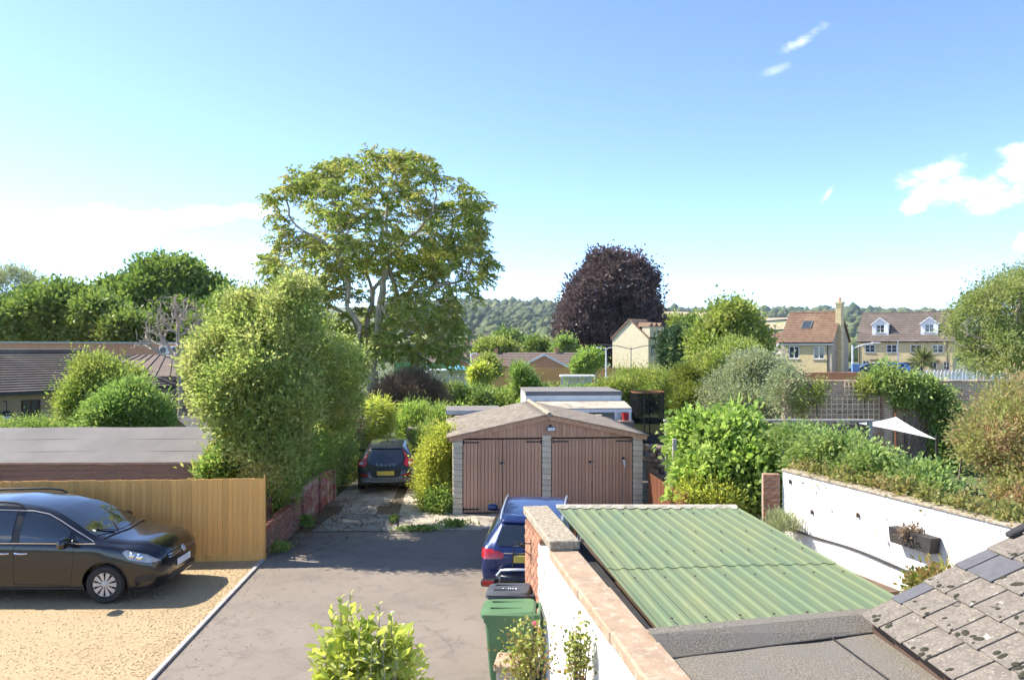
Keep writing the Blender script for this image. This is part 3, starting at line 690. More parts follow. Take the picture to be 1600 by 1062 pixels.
# fence with grey capping behind the vine
M['conc_post'] = mat('concrete_post', (.42, .38, .32), (.34, .30, .25), 6, .9, .3, 60)
hf = empty('capped_fence', (4.10, 20.5, 0), 0, 'tall panel fence with pale grey capping behind the vine', 'fence')
ZF = Z(655, 20.5); bpm = MB().box((0, 0, 0), (.147, .02, ZF-.22), ch=.004).mesh('board')
for i in range(36): link('board', bpm, M['timber_old'], hf, (.12+i*.15, .03, (ZF-.2)/2+.06), None)
MB().box((2.75, 0, ZF-.03), (5.6, .16, .06), ch=.008).build('capping', M['conc_post'], hf)
for i in range(4): MB().box((.04+i*1.8, -.02, (ZF-.06)/2), (.11, .12, ZF-.06), ch=.008).build('post', M['conc_post'], hf)
o = MB().box((.0, 0, 1.1), (.10, .10, 2.3), ch=.008).build('concrete_post', M['conc_post'], loc=(X(1054, 18.6), 18.6, 0)); tag(o, 'pale concrete post at the left edge of the vine', 'post')

# ------------------------------------------------------------------ white garden wall on the right
ang = math.atan2(11.2-16.6, 7.46-5.84)
gw = empty('garden_wall', (5.84, 16.6, 0), ang, 'long white painted garden wall behind the green roof', 'wall')    # local x toward the camera, -y is the face we see? 
Lg = 9.0; panels = [0, 1.55, 3.05, 4.3, 5.7, 7.2, Lg]
for a, b in zip(panels[:-1], panels[1:]):
    MB().box(((a+b)/2, .11, .90), (b-a-.008, .22, 1.80), ch=.004).build('wall_panel', M['render_white'], gw)
for i, (a, b) in enumerate(zip(np.linspace(0, Lg, 10)[:-1], np.linspace(0, Lg, 10)[1:])):
    MB().box(((a+b)/2, .12, 1.825), (b-a-.01, .30, .05), ch=.01).build('coping_stone', M['lichen'], gw)
ep = empty('brick_pier', (5.44, 16.64, 0), R(-8), 'old weathered brick pier at the far end of the white wall', 'pier')
random.seed(5); brick_wall(ep, .36, 1.74, mat('brick_grey', (.42, .34, .27), (.33, .25, .19), 9, .95, .5, 70, rnd=.2), .2)
hs = MB(); pth = [gw.matrix_basis @ Vector((t*7.5-.05, -.035-.01*math.sin(t*20), .62+.10*math.cos(t*3.1)*.4-.03*math.sin(t*14))) for t in np.linspace(0, 1, 30)]
tag(hs.tube(pth, .02, 7).build('garden_hose', M['iron'], smooth=True), 'thin black pipe running along the foot of the white wall', 'pipe')
# wall planter of dried leaves
wp = empty('wall_planter', gw.matrix_basis @ Vector((3.72, -.01, 1.22)), ang, 'dark wall planter with withered plants on the white wall', 'planter')
mb = MB(); mb.prism([(-.42, -.13), (.42, -.13), (.46, .13), (-.46, .13)], -.20, Matrix(((1, 0, 0, 0), (0, 0, 1, 0), (0, 1, 0, 0), (0, 0, 0, 1)))); mb.build('trough', M['iron'], wp)
for x, y, z in ((1.0, -.01, 1.12), (2.3, -.01, 1.33), (.3, -.01, 1.62)):
    b = MB().box((0, -.02, 0), (.05, .04, .09), ch=.01); tag(b.build('wall_fixing', M['timber_dark'], loc=gw.matrix_basis @ Vector((x, y, z)), rot=(0, 0, ang)), {1.0: 'rusty fixing on the left half of the white wall', 2.3: 'rusty fixing near the middle of the white wall', .3: 'rusty fixing near the white wall\'s upper far corner'}[x], 'fixing')
# raised beds at the foot of the wall
for i, (x, l) in enumerate(((.1, 1.0), (2.2, 1.3), (4.0, 1.2))):
    pb_ = empty('planter_bed', gw.matrix_basis @ Vector((x, -.45, 0)), ang, ('weathered timber planter at the far end of the white wall', 'timber planter with dry stalks below the white wall', 'grey trough at the near foot of the white wall')[i], 'planter')
    for s_ in (-1, 1): MB().box((l/2, s_*.24, .15), (l, .03, .30)).build('side_board', M['timber_old'], pb_); MB().box((l/2+s_*l/2, 0, .15), (.03, .45, .30)).build('end_board', M['timber_old'], pb_)
    MB().box((l/2, 0, .12), (l-.04, .44, .24)).build('soil', M['earth'], pb_)

# ------------------------------------------------------------------ old brick wall with trellis
M['oldbrick'] = brickmat('old_brick', (.52, .31, .20), (.38, .21, .135), (.82, .70, .55), .225, .075, (.50, .36, .26), msize=.011)
ow = empty('old_brick_wall', (X(1226, 28), 28.0, 0), 0, 'high weathered old brick wall with ivy at the garden end', 'wall')
HW = Z(597, 28); LO = X(1700, 28)-X(1226, 28)
MB().box((LO/2, .18, HW/2), (LO, .34, HW)).build('brickwork', M['oldbrick'], ow)
px_ = X(1383, 28)-X(1226, 28)
MB().box((px_, -.03, HW/2-.05), (.30, .42, HW-.1)).build('pier', M['oldbrick'], ow)
for i in range(24): 
    l = LO/24; MB().box((l*(i+.5), .18, HW+.03+.006*math.sin(i*3)), (l-.01, .44, .07), ch=.012).build('coping_stone', M['coping'], ow)
random.seed(21); bk3 = MB().box((0, 0, 0), (.215, .03, .065), ch=.005).mesh('proud_brick')
bm3 = mat('proud_brick', (.50, .29, .19), (.36, .2, .13), 8, .9, .4, 60, rnd=.35, c3=(.42, .35, .28), s3=5)
for i in range(260):                                # bricks that stand proud or have weathered differently
    r = random.randint(2, int(HW/.075)-2); c = random.randint(1, int(LO/.225)-2); link('brick', bk3, bm3, ow, ((c+(.5 if r % 2 else 0))*.225+.112, .0, r*.075+.037), (0, 0, random.uniform(-.02, .02)))
tl = empty('wall_trellis', (X(1241, 28), 27.93, 0), 0, 'pale wooden square trellis on the old brick wall', 'trellis')
M['trellis'] = mat('trellis_wood', (.86, .68, .47), (.76, .58, .39), 4, .8)
z0, z1, wl = Z(656, 28), Z(618, 28), X(1372, 28)-X(1241, 28)
lm_v = MB().box((0, 0, 0), (.028, .02, z1-z0)).mesh('upright'); lm_h = MB().box((0, 0, 0), (wl, .02, .028)).mesh('crosspiece')
nx_ = int(wl/.19)
for i in range(nx_+1): link('upright', lm_v, M['trellis'], tl, (i*wl/nx_, 0, (z0+z1)/2))
for i in range(int((z1-z0)/.19)+1): link('crosspiece', lm_h, M['trellis'], tl, (wl/2, -.021, z0+.02+i*.19))
t2 = empty('wall_trellis', (X(1318, 28), 27.90, 0), 0, 'small upper trellis panel above the larger trellis', 'trellis')
za, zb_ = Z(618, 28), Z(597, 28); w2 = X(1345, 28)-X(1318, 28)
for i in range(5): MB().box((i*w2/4, 0, (za+zb_)/2), (.028, .02, zb_-za)).build('upright', M['trellis'], t2)
for i in range(4): MB().box((w2/2, -.021, za+.05+i*.15), (w2, .02, .028)).build('crosspiece', M['trellis'], t2)
# shade sail
sv = [at(1340, 661, 23.0), at(1400, 651, 25.2), at(1464, 686.5, 21.5)]
mb = MB(); n = 12; idx = {}
for i in range(n+1):
    for j in range(n+1-i):
        a, b = i/n, j/n; c = 1-a-b; p = sv[0]*a+sv[1]*b+sv[2]*c
        inw = (sv[0]+sv[1]+sv[2])/3-p; pull = .12*(4*a*b*(c < 1e-6)+4*b*c*(a < 1e-6)+4*a*c*(b < 1e-6)); p = p+inw*pull; p.z -= .5*a*b*c*3
        idx[i, j] = len(mb.v); mb.v.append(tuple(p))
for i in range(n):
    for j in range(n-i):
        mb.f.append((idx[i, j], idx[i+1, j], idx[i, j+1]))
        if j < n-i-1: mb.f.append((idx[i+1, j], idx[i+1, j+1], idx[i, j+1]))
sa = empty('shade_sail', (sv[2].x, sv[2].y, 0), 0, 'white triangular shade sail stretched over the garden', 'shade sail')
so = mb.build('sail_cloth', mat('sail', (.80, .80, .79), (.76, .76, .75), 2, .8), None, smooth=60); so.parent = sa; so.location = -Vector(sa.location)
for i, p in enumerate(sv):
    q = p-Vector(sa.location); g0 = Vector((q.x, q.y+.02, 0)); MB().tube([g0, (q.x, q.y+.02, q.z+.12)], .035, 8).build('mast', M['timber_red'] if i == 1 else M['iron'], sa)
bx_ = empty('bird_box', (X(1452, 27.9), 27.85, Z(672, 28)), 0, 'small wooden bird box on the old brick wall', 'bird box')
MB().box((0, 0, 0), (.22, .18, .28)).build('box_body', M['timber_old'], bx_); mb = MB(); mb.add([(-.16, -.14, .13), (.16, -.14, .13), (.16, .1, .24), (-.16, .1, .24), (-.16, -.14, .11), (.16, -.14, .11), (.16, .1, .22), (-.16, .1, .22)], [(0, 1, 2, 3), (7, 6, 5, 4), (0, 4, 5, 1), (1, 5, 6, 2), (2, 6, 7, 3), (3, 7, 4, 0)]); mb.build('box_roof', M['timber_new'], bx_)
sheet('lawn', [(9.5, 19), (30, 17), (32, 27.8), (9.5, 27.8)], .006, M['grass'])
tag(MB().bar((X(1500, 24), 23.6, .12), (X(1560, 22), 22.0, .12), .12, .24).build('lawn_edging', M['iron']), 'dark timber edging at the corner of the lawn', 'edging')

# ------------------------------------------------------------------ shed on the left
M['clad'] = mat('shed_cladding', (.28, .19, .15), (.22, .145, .112), 4, .85, .3, 40, stretch=(.7, 8, 8), rnd=.12)
sh = empty('felt_shed', (-7.42, 18.0, 0), R(1.5), 'long low shed with grey felt roof behind the timber fence', 'shed')
SL = 9.0; ze, zr_ = 1.78, 2.40
clm = MB().box((0, 0, 0), (SL/2-.02, .022, .125), ch=.004).mesh('cladding_board')
for r in range(13):
    for c in range(2): link('cladding_board', clm, M['clad'], sh, (-SL*.25-SL*.5*c, 0, .10+r*.13), (R(6), 0, 0))
MB().box((-SL/2, -.014, .9), (.06, .02, 1.72)).build('cover_strip', M['clad'], sh)
mb = MB(); mb.prism([(0, 0), (2.6, 0), (2.6, ze), (1.3, zr_), (0, ze)], -.03, Matrix(((0, 0, 1, 0), (1, 0, 0, 0), (0, 1, 0, 0), (0, 0, 0, 1)))); mb.build('gable_end', M['clad'], sh)
def shed_roof(s_):
    for i in range(3):
        a, b = i/3, (i+1)/3
        def P(x, t): 
            y = 1.3-s_*(1.3+.14)*t; return (x, y, zr_+.05-(zr_-ze)/1.3*1.44*t+.006*i*0)
        mb = MB(); n = 12
        for t, dz in ((a, 0), (b+.012, .006)):
            for k_ in range(n+1):
                x = .16-(SL+.3)*k_/n; p = P(x, t); mb.v.append((p[0], p[1], p[2]+dz*0+.006*(2-i)*0+.004*(3-i)+.006*math.sin(k_*1.7+i)))
        for k_ in range(n): mb.f.append((k_, k_+1, n+1+k_+1, n+1+k_))
        o = mb.build('felt_strip', M['felt_shed'], sh); m = o.modifiers.new('t', 'SOLIDIFY'); m.thickness = .008
shed_roof(1); shed_roof(-1)
for s_ in (-1, 1): MB().bar((.15, 1.3-s_*1.46, ze-.03), (.15, 1.3, zr_+.02), .022, .10).build('barge_board', M['timber_new'], sh)
MB().box((-SL/2+.02, -.155, ze+.0), (SL+.3, .022, .05)).build('eaves_trim', mat('eaves_trim', (.42, .27, .2)), sh)
# ------------------------------------------------------------------ house-building helpers
M['stone_warm'] = brickmat('stone_warm', (.62, .50, .27), (.52, .41, .22), (.46, .38, .24), .42, .20, (.58, .47, .28))
M['stone_pale'] = brickmat('stone_pale', (.70, .61, .40), (.62, .53, .34), (.54, .47, .32), .5, .22, (.66, .58, .40))
M['cream_render'] = mat('cream_render', (.75, .72, .64), (.68, .65, .58), 1.5, .9)
M['brick_orange'] = brickmat('brick_orange', (.66, .33, .18), (.57, .265, .14), (.42, .34, .26), .225, .075, (.43, .21, .12))
M['brick_buff'] = brickmat('brick_buff', (.40, .285, .155), (.33, .23, .12), (.34, .28, .2), .225, .075, (.35, .25, .15))
M['brick_red'] = brickmat('brick_red', (.74, .29, .14), (.66, .24, .115), (.62, .40, .26), .225, .075, (.47, .19, .1))
def rooft(name, a, b, c3=None): return mat(name, a, b, 2.2, .9, .4, 12, c3=c3, s3=.7, bdist=.03)
M['tile_brown'] = rooft('tile_brown', (.225, .140, .088), (.175, .105, .066), (.27, .175, .11))
M['tile_grey'] = rooft('tile_grey', (.165, .130, .105), (.125, .098, .08), (.21, .17, .14))
M['tile_red'] = rooft('tile_red', (.33, .15, .09), (.26, .115, .07))
M['tile_dull'] = rooft('tile_dull', (.21, .155, .125), (.17, .125, .10))
def wall_holes(parent, p0, u, L, poly, holes, m, frame_m, grid=(2, 2), depth=.11, sill=None, name='wall', pane_m=None, curtain=False):
    """flat wall from p0 along u; poly = outline in (u, z) as a top-line function; holes = window rectangles"""
    p0 = Vector(p0); u = Vector((u[0], u[1], 0)).normalized(); nrm = Vector((u.y, -u.x, 0))
    def P(a, z, d=0): return p0+u*a+Vector((0, 0, z))-nrm*d
    us = sorted(set([0, L]+[h[0] for h in holes]+[h[2] for h in holes]+[q[0] for q in poly])); mb = MB()
    def top(a):
        for (a0, t0), (a1, t1) in zip(poly[:-1], poly[1:]):
            if a0-1e-9 <= a <= a1+1e-9: return t0+(t1-t0)*(a-a0)/max(a1-a0, 1e-9)
        return poly[-1][1]
    for a, b in zip(us[:-1], us[1:]):
        hs = sorted([h for h in holes if h[0] <= a+1e-9 and h[2] >= b-1e-9], key=lambda h: h[1]); z = 0
        for h in hs:
            if h[1] > z: mb.quad(P(a, z), P(b, z), P(b, h[1]), P(a, h[1]))
            z = h[3]
        mb.quad(P(a, z), P(b, z), P(b, top(b)), P(a, top(a)))
    for (a, z, b, t) in holes:
        mb.quad(P(a, z), P(a, t), P(a, t, depth), P(a, z, depth)); mb.quad(P(b, t), P(b, z), P(b, z, depth), P(b, t, depth))
        mb.quad(P(a, t), P(b, t), P(b, t, depth), P(a, t, depth)); mb.quad(P(b, z), P(a, z), P(a, z, depth), P(b, z, depth))
    w = mb.build(name, m, parent, fix=False)
    for (a, z, b, t) in holes:
        f = MB(); fw = .09; d = depth-.03
        f.bar(P(a, z+fw/2, d), P(b, z+fw/2, d), fw, fw).bar(P(a, t-fw/2, d), P(b, t-fw/2, d), fw, fw).bar(P(a+fw/2, z, d), P(a+fw/2, t, d), fw, fw).bar(P(b-fw/2, z, d), P(b-fw/2, t, d), fw, fw)
        for i in range(1, grid[0]): x = a+(b-a)*i/grid[0]; f.bar(P(x, z, d), P(x, t, d), .075, .075)
        for i in range(1, grid[1]): y = z+(t-z)*i/grid[1]; f.bar(P(a, y, d), P(b, y, d), .045, .045)
        wi = f.build('window', frame_m, parent)
        for i in range(grid[0]):
            xa, xb = a+(b-a)*i/grid[0]+.05, a+(b-a)*(i+1)/grid[0]-.05
            g = MB(); g.quad(P(xa, z+.05, depth-.01), P(xb, z+.05, depth-.01), P(xb, t-.05, depth-.01), P(xa, t-.05, depth-.01)); g.build('pane', pane_m or M['glass'], wi, fix=False)
        if sill: s = MB(); s.bar(P(a-.1, z-.05, -.04), P(b+.1, z-.05, -.04), .14, .10); s.build('sill', sill, wi)
    return w
def course_roof(parent, e0, e1, r0, r1, n, m, th=.05, wav=0, name='roof', split=False, cols=1):
    """pitched slope from eave e0-e1 up to ridge r0-r1 laid as stepped tile courses"""
    e0, e1, r0, r1 = map(Vector, (e0, e1, r0, r1)); nr = (e1-e0).cross(r0-e0).normalized(); nr = nr if nr.z > 0 else -nr
    mb = MB(); root = None
    if split: root = MB().add([e0-nr*.02, e1-nr*.02, r1-nr*.02, r0-nr*.02], [(0, 1, 2, 3)]).build(name, m, parent)
    for i in range(n):
        a, b = i/n, min((i+1.12)/n, 1); c = MB() if split else mb
        p = [e0.lerp(r0, a)+nr*th, e1.lerp(r1, a)+nr*th, e1.lerp(r1, b)+nr*th*.18, e0.lerp(r0, b)+nr*th*.18]
        k = max(1, wav); base = len(c.v)
        for t in range(k+1):
            u = t/k; lo, hi = p[0].lerp(p[1], u), p[3].lerp(p[2], u); bm_ = nr*(th*.45*(t % 2)) if wav else Vector()
            c.v += [tuple(lo+bm_), tuple(hi+bm_*.6), tuple(lo-nr*th*.95)]
        for t in range(k):
            q = base+3*t; c.f += [(q, q+3, q+4, q+1), (q+2, q+5, q+3, q)]
        if split: c.build('tile_course', m, root, fix=False)
    if split: return root
    return mb.build(name, m, parent, fix=False)

# ------------------------------------------------------------------ brick bungalow on the left (behind the shed)
lb_ = empty('tiled_bungalow', (-17.4, 39.6, 0), 0, 'buff brick bungalow with hipped brown tiled roof on the left', 'building')
th_ = R(40); d_ = Vector((math.sin(th_), math.cos(th_), 0)); n_ = Vector((-math.cos(th_), math.sin(th_), 0)); s_ = 3.15
c0 = Vector((0, 0, 2.42)); far = c0+n_*2*s_; back = -d_*17
rid = c0+n_*s_-d_*s_; rid.z = 4.18; ridb = c0+n_*s_-d_*14; ridb.z = 4.22
course_roof(lb_, c0+back, c0, ridb, rid, 17, M['tile_grey'], .075, 0, 'roof', True)
course_roof(lb_, c0, far, rid, rid, 17, M['tile_grey'], .07, 0, 'hip_roof')
course_roof(lb_, far, far+back, rid, ridb, 8, M['tile_grey'], .07, 0, 'rear_roof')
MB().tube([c0+Vector((.02, 0, .06)), rid+Vector((0, 0, .07))], .10, 8).build('hip_tiles', M['tile_grey'], lb_); MB().tube([rid+Vector((0, 0, .06)), ridb+Vector((0, 0, .06))], .11, 8).build('ridge_tiles', M['tile_grey'], lb_)
ins = n_*.45-d_*.45
wall_holes(lb_, c0+ins+back-Vector((0, 0, 2.42)), d_, 16.6, [(0, 2.4), (16.6, 2.4)], [(8.2, 1.0, 9.3, 2.05), (10.6, 1.0, 11.4, 2.05), (2.0, 1.0, 3.5, 2.05)], M['brick_buff'], M['timber_dark'], (2, 1))
wall_holes(lb_, c0+ins-Vector((0, 0, 2.42)), n_, 5.3, [(0, 2.4), (5.3, 2.4)], [(1.8, .9, 3.2, 2.0)], M['brick_buff'], M['white_paint'], (2, 1))
MB().bar(c0+back+Vector((0, 0, -.06)), c0+Vector((0, 0, -.06)), .11, .11).bar(c0+Vector((0, 0, -.06)), far+Vector((0, 0, -.06)), .11, .11).build('gutter', M['black_plastic'], lb_)
MB().tube([c0+n_*.1+Vector((0, 0, -.1)), c0+ins*.8+Vector((0, 0, -.45)), c0+ins*.8+Vector((0, 0, -2.4))], .05, 7).build('downpipe', M['black_plastic'], lb_)
wlp = empty('wall_lantern', (lb_.location+c0+ins-d_*7.1-n_*.0)-Vector((0, 0, 1.0)), 0, 'round black wall lantern on the brick bungalow', 'lamp')
wn_ = Vector((d_.y, -d_.x, 0)); MB().bar(wn_*.0+Vector((0, 0, .62)), wn_*.45+Vector((0, 0, .62)), .04).bar(wn_*.45+Vector((0, 0, .62)), wn_*.45+Vector((0, 0, .2)), .03).build('arm', M['black_plastic'], wlp)
MB().lathe([(0, .24), (.16, .18), (.22, .04), (.22, 0)], 14, Matrix.Translation(wn_*.45+Vector((0, 0, 0)))).build('lamp_shade', M['black_plastic'], wlp); MB().lathe([(.20, 0), (.15, -.13), (0, -.17)], 14, Matrix.Translation(wn_*.45)).build('globe', M['white_paint'], wlp, smooth=True)
# small garden shed right of the shrub
s2 = empty('garden_shed', (X(262, 27), 27, 0), R(-30), 'small weathered wooden shed beside the big bush', 'shed')
MB().box((.6, .9, .85), (1.2, 1.8, 1.7)).build('wall', M['timber_old'], s2)
for i in range(8): MB().box((.6, -.012, .12+i*.2), (1.2, .022, .185)).build('board', M['timber_old'], s2)
for sg in (-1, 1): mb = MB(); mb.add([(.6+sg*.78, -.15, 1.62), (.6, -.15, 2.02), (.6, 1.95, 2.02), (.6+sg*.78, 1.95, 1.62)], [(0, 1, 2, 3)]); o = mb.build('roof', M['felt_shed'], s2); o.modifiers.new('t', 'SOLIDIFY').thickness = .04
mb = MB(); mb.add([(0, -.005, 1.7), (1.2, -.005, 1.7), (.6, -.005, 2.0)], [(0, 1, 2)]); mb.build('gable', M['timber_old'], s2)
# long flat-roofed brick building and the seamed hipped roof
lf = empty('flat_roofed_building', (X(-60, 62), 62, 0), R(-1), 'long flat roofed orange brick building behind the bungalow', 'building')
LL = X(330, 62)-X(-60, 62)
wall_holes(lf, (0, 0, 0), (1, 0), LL, [(0, 4.72), (LL, 4.62)], [(3, 1, 5, 2.2), (9, 1, 11, 2.2)], M['brick_orange'], M['white_paint'])
MB().bar((0, .1, 4.80), (LL, .1, 4.70), .5, .14).build('parapet_capping', M['kerb'], lf); MB().box((LL/2, 5, 2.2), (LL-.1, 9.6, 4.4)).build('body', M['brick_orange'], lf); MB().box((LL, 5, 2.3), (.3, 9.9, 4.6)).build('end_wall', M['brick_orange'], lf)
ac = empty('air_conditioner', (X(265, 60.8), 61.2, Z(553, 61)), 0, 'pair of white air conditioning units on the flat roofed building', 'air conditioner')
for i in range(2):
    MB().box((-.5+i*.95, 0, .32), (.85, .4, .62), ch=.02).build('casing', M['white_paint'], ac); MB().lathe([(0, 0), (.22, 0), (.24, .02)], 16, Matrix.Translation((-.6+i*.95, -.205, .32)) @ Matrix.Rotation(R(90), 4, 'X')).build('fan_grille', M['grey_plastic'], ac)
hr = empty('hipped_pavilion', (X(225, 52), 52, 0), R(4), 'low pavilion with hipped brown sheet roof', 'building')
hw = 3.6; c4 = [(-hw, -3, 2.55), (hw+1, -3, 2.55), (hw+1, 3.4, 2.55), (-hw, 3.4, 2.55)]; r4 = [(-.9, .2, 3.9), (hw-1.2, .2, 3.9)]
mb = MB(); mb.add(c4+r4, [(0, 1, 5, 4), (1, 2, 5), (2, 3, 4, 5), (3, 0, 4)]); mb.build('roof', M['tile_dull'], hr)
for i in range(10):
    t = i/9; a = Vector(c4[0]).lerp(Vector(c4[1]), t); b = Vector(r4[0]).lerp(Vector(r4[1]), min(max((t-.05)/.9, 0), 1)); MB().bar(a+Vector((0, 0, .03)), b+Vector((0, 0, .03)), .06).build('seam', M['tile_dull'], hr)
for i in range(6):
    t = i/5; a = Vector(c4[3]).lerp(Vector(c4[0]), t); MB().bar(a+Vector((0, 0, .03)), Vector(r4[0])+Vector((0, 0, .03)), .06).build('seam', M['kerb'], hr)
MB().box((.5, .2, 1.1), (2*hw+.6, 5.9, 2.2)).box((.5, .2, 2.40), (2*hw+.96, 6.3, .26)).build('wall', M['tile_dull'], hr)

# ------------------------------------------------------------------ stone houses on the right
GB = -1.5
h1 = empty('stone_house', (X(1222, 86.6), 86.6, GB), R(-38), 'stone house with brown tiled roof, roof window and tall chimney', 'house')
W1, D1, E1, R1 = 5.4, 6.6, 6.45, 9.75
wall_holes(h1, (0, 0, 0), (1, 0), W1, [(0, E1), (W1, E1)], [(.75, 4.55, 1.9, 5.95), (3.45, 4.55, 4.6, 5.95), (3.7, 1.3, 4.6, 2.5)], M['stone_warm'], M['white_paint'], (2, 1), sill=M['slab'])
wall_holes(h1, (W1, 0, 0), (0, 1), D1, [(0, E1), (D1/2, R1-.12), (D1, E1)], [], mat('stone_grey', (.40, .33, .23), (.33, .27, .19), 2, .95), M['white_paint'])
wall_holes(h1, (0, D1, 0), (0, -1), D1, [(0, E1), (D1/2, R1-.12), (D1, E1)], [], M['stone_warm'], M['white_paint'])
course_roof(h1, (-.25, -.35, E1-.10), (W1+.2, -.35, E1-.10), (-.25, D1/2, R1), (W1+.2, D1/2, R1), 17, M['tile_brown'], .06, 40, 'roof')
course_roof(h1, (W1+.2, D1+.35, E1-.10), (-.25, D1+.35, E1-.10), (W1+.2, D1/2, R1), (-.25, D1/2, R1), 12, M['tile_brown'], .06, 0, 'rear_roof')
MB().tube([(-.25, D1/2, R1+.03), (W1+.2, D1/2, R1+.03)], .12, 8).build('ridge_tiles', M['tile_brown'], h1)
MB().box((W1/2, -.40, E1-.16), (W1+.5, .10, .12)).build('gutter', M['black_plastic'], h1); MB().box((W1/2, -.33, E1-.27), (W1+.45, .04, .2)).build('fascia', M['white_paint'], h1)
MB().tube([(4.95, -.3, E1-.2), (4.95, -.06, E1-.5), (4.95, -.06, 0)], .05, 7).build('downpipe', M['black_plastic'], h1)
for i in range(16):
    MB().box((W1-.18-(.06 if i % 2 else 0), -.006, .2+i*.4), (.40 if i % 2 else .28, .03, .36)).build('quoin', M['slab'], h1); MB().box((.16+(.06 if i % 2 else 0), -.006, .2+i*.4), (.40 if i % 2 else .28, .03, .36)).build('quoin', M['slab'], h1)
ch = MB().box((W1+.16, D1/2-.9, 5.6), (.60, 1.15, 10.0), ch=.02).box((W1+.16, D1/2-.9, 10.72), (.76, 1.32, .26)).box((W1+.16, D1/2-.9, 10.35), (.68, 1.24, .12)).build('chimney', M['stone_warm'], h1)
MB().lathe([(.0, .5), (.12, .5), (.15, 0)], 10, Matrix.Translation((W1+.16, D1/2-.9, 10.84))).build('chimney_pot', M['brick_red'], ch)
sw = Vector((0, D1/2+.35, R1-E1+.10)).normalized(); pr = Vector((1.75, -.35, E1-.1))+sw*2.3; nn = Vector((0, -sw.z, sw.y)); mb = MB()
fr_ = [pr+nn*.10, pr+nn*.10+Vector((1.0, 0, 0)), pr+nn*.10+Vector((1.0, 0, 0))+sw*1.15, pr+nn*.10+sw*1.15]
for a, b in zip(fr_, fr_[1:]+fr_[:1]): mb.bar(a, b, .10, .12)
sk = mb.build('roof_window', M['grey_plastic'], h1); mb = MB(); mb.quad(*[p+nn*.0 for p in fr_]); mb.build('pane', M['glass'], sk)
MB().box((W1/2+1.1, -.08, 3.0), (W1-2.2, .12, .14)).build('string_course', M['timber_dark'], h1)
# cream house partly hidden at its left
h0 = empty('white_house', (X(1190, 91), 91, GB), R(-30), 'white house with small brown roof left of the stone house', 'house')
wall_holes(h0, (0, 0, 0), (1, 0), 2.7, [(0, 5.7), (2.7, 6.0)], [(.5, 4.2, 1.5, 5.4), (.6, 1.3, 1.8, 2.6)], M['cream_render'], M['white_paint'], (2, 2), sill=M['slab'])
wall_holes(h0, (2.1, -1.6, 0), (1, 0), 1.9, [(0, 6.0), (1.9, 8.0)], [(.45, 4.2, 1.2, 5.6)], M['cream_render'], M['white_paint'], (1, 2))
wall_holes(h0, (2.1, 0, 0), (0, -1), 1.6, [(0, 6.0), (1.6, 6.0)], [], M['cream_render'], M['white_paint'])
course_roof(h0, (-.2, -.3, 5.6), (2.2, -.3, 5.8), (.6, 3, 7.6), (3, 3, 7.7), 9, M['tile_brown'], .06)
course_roof(h0, (2.0, -1.9, 5.9), (2.0, 3, 5.9), (4.0, -1.9, 8.1), (4.0, 3, 8.1), 9, M['tile_brown'], .06)
MB().bar((1.95, -1.92, 5.85), (4.0, -1.92, 8.08), .06, .22).build('barge_board', M['white_paint'], h0)
# terrace with dormers
h2 = empty('stone_terrace', (X(1341, 120), 120, 0), R(-33), 'long stone terrace with two white dormers in its roof', 'house')
W2, D2, E2, R2 = 12.8, 8.6, 5.25, 9.65
hol = [(.9, 4.75, 2.25, 5.95), (3.75, 4.75, 5.1, 5.95), (6.85, 4.75, 8.2, 5.95), (9.55, 4.75, 10.9, 5.95), (.6, 1.55, 1.5, 2.7), (3.75, 1.45, 5.0, 2.7), (6.8, 1.45, 8.0, 2.7), (10.9, 1.45, 11.7, 2.7), (2.0, .1, 2.95, 2.7), (9.2, .1, 10.1, 2.7)]
hol = [(a*1.065, b-1.3 if b > 4 else (b-.55 if b > 1 else 0), c*1.065, d-1.3 if b > 4 else d-.55) for a, b, c, d in hol]
wall_holes(h2, (0, 0, 0), (1, 0), W2, [(0, E2), (W2, E2)], hol, M['stone_warm'], M['white_paint'], (2, 2), sill=M['slab'])
wall_holes(h2, (W2, 0, 0), (0, 1), D2, [(0, E2), (D2/2, R2-.1), (D2, E2)], [], M['stone_warm'], M['white_paint'])
wall_holes(h2, (0, D2, 0), (0, -1), D2, [(0, E2), (D2/2, R2-.1), (D2, E2)], [], M['stone_warm'], M['white_paint'])
course_roof(h2, (-.15, -.35, E2-.1), (W2+.2, -.35, E2-.1), (-.15, D2/2, R2), (W2+.2, D2/2, R2), 13, M['tile_grey'], .085, 0, 'roof')
course_roof(h2, (W2+.2, D2+.35, E2-.1), (-.15, D2+.35, E2-.1), (W2+.2, D2/2, R2), (-.15, D2/2, R2), 13, M['tile_grey'], .08, 0, 'rear_roof')
MB().tube([(-.15, D2/2, R2+.03), (W2+.2, D2/2, R2+.03)], .13, 8).build('ridge_tiles', M['tile_grey'], h2)
MB().box((W2/2, -.40, E2-.18), (W2+.4, .10, .12)).build('gutter', M['black_plastic'], h2)
for i in range(10): MB().box((.5+i*1.28, -.1, E2-.25), (.12, .2, .2)).build('corbel', M['timber_dark'], h2)
for x in (12.1, .15): MB().tube([(x, -.3, E2-.2), (x, -.06, E2-.45), (x, -.06, 0)], .05, 7).build('downpipe', M['timber_dark'], h2)
for x in (2.1, 9.7): MB().box((x+.5, -.45, 2.35), (1.7, .9, .10)).bar((x-.2, -.1, 1.8), (x-.2, -.8, 2.3), .08).bar((x+1.2, -.1, 1.8), (x+1.2, -.8, 2.3), .08).build('porch_canopy', M['tile_grey'], h2)
sl2 = (R2-E2+.1)/(D2/2+.35)
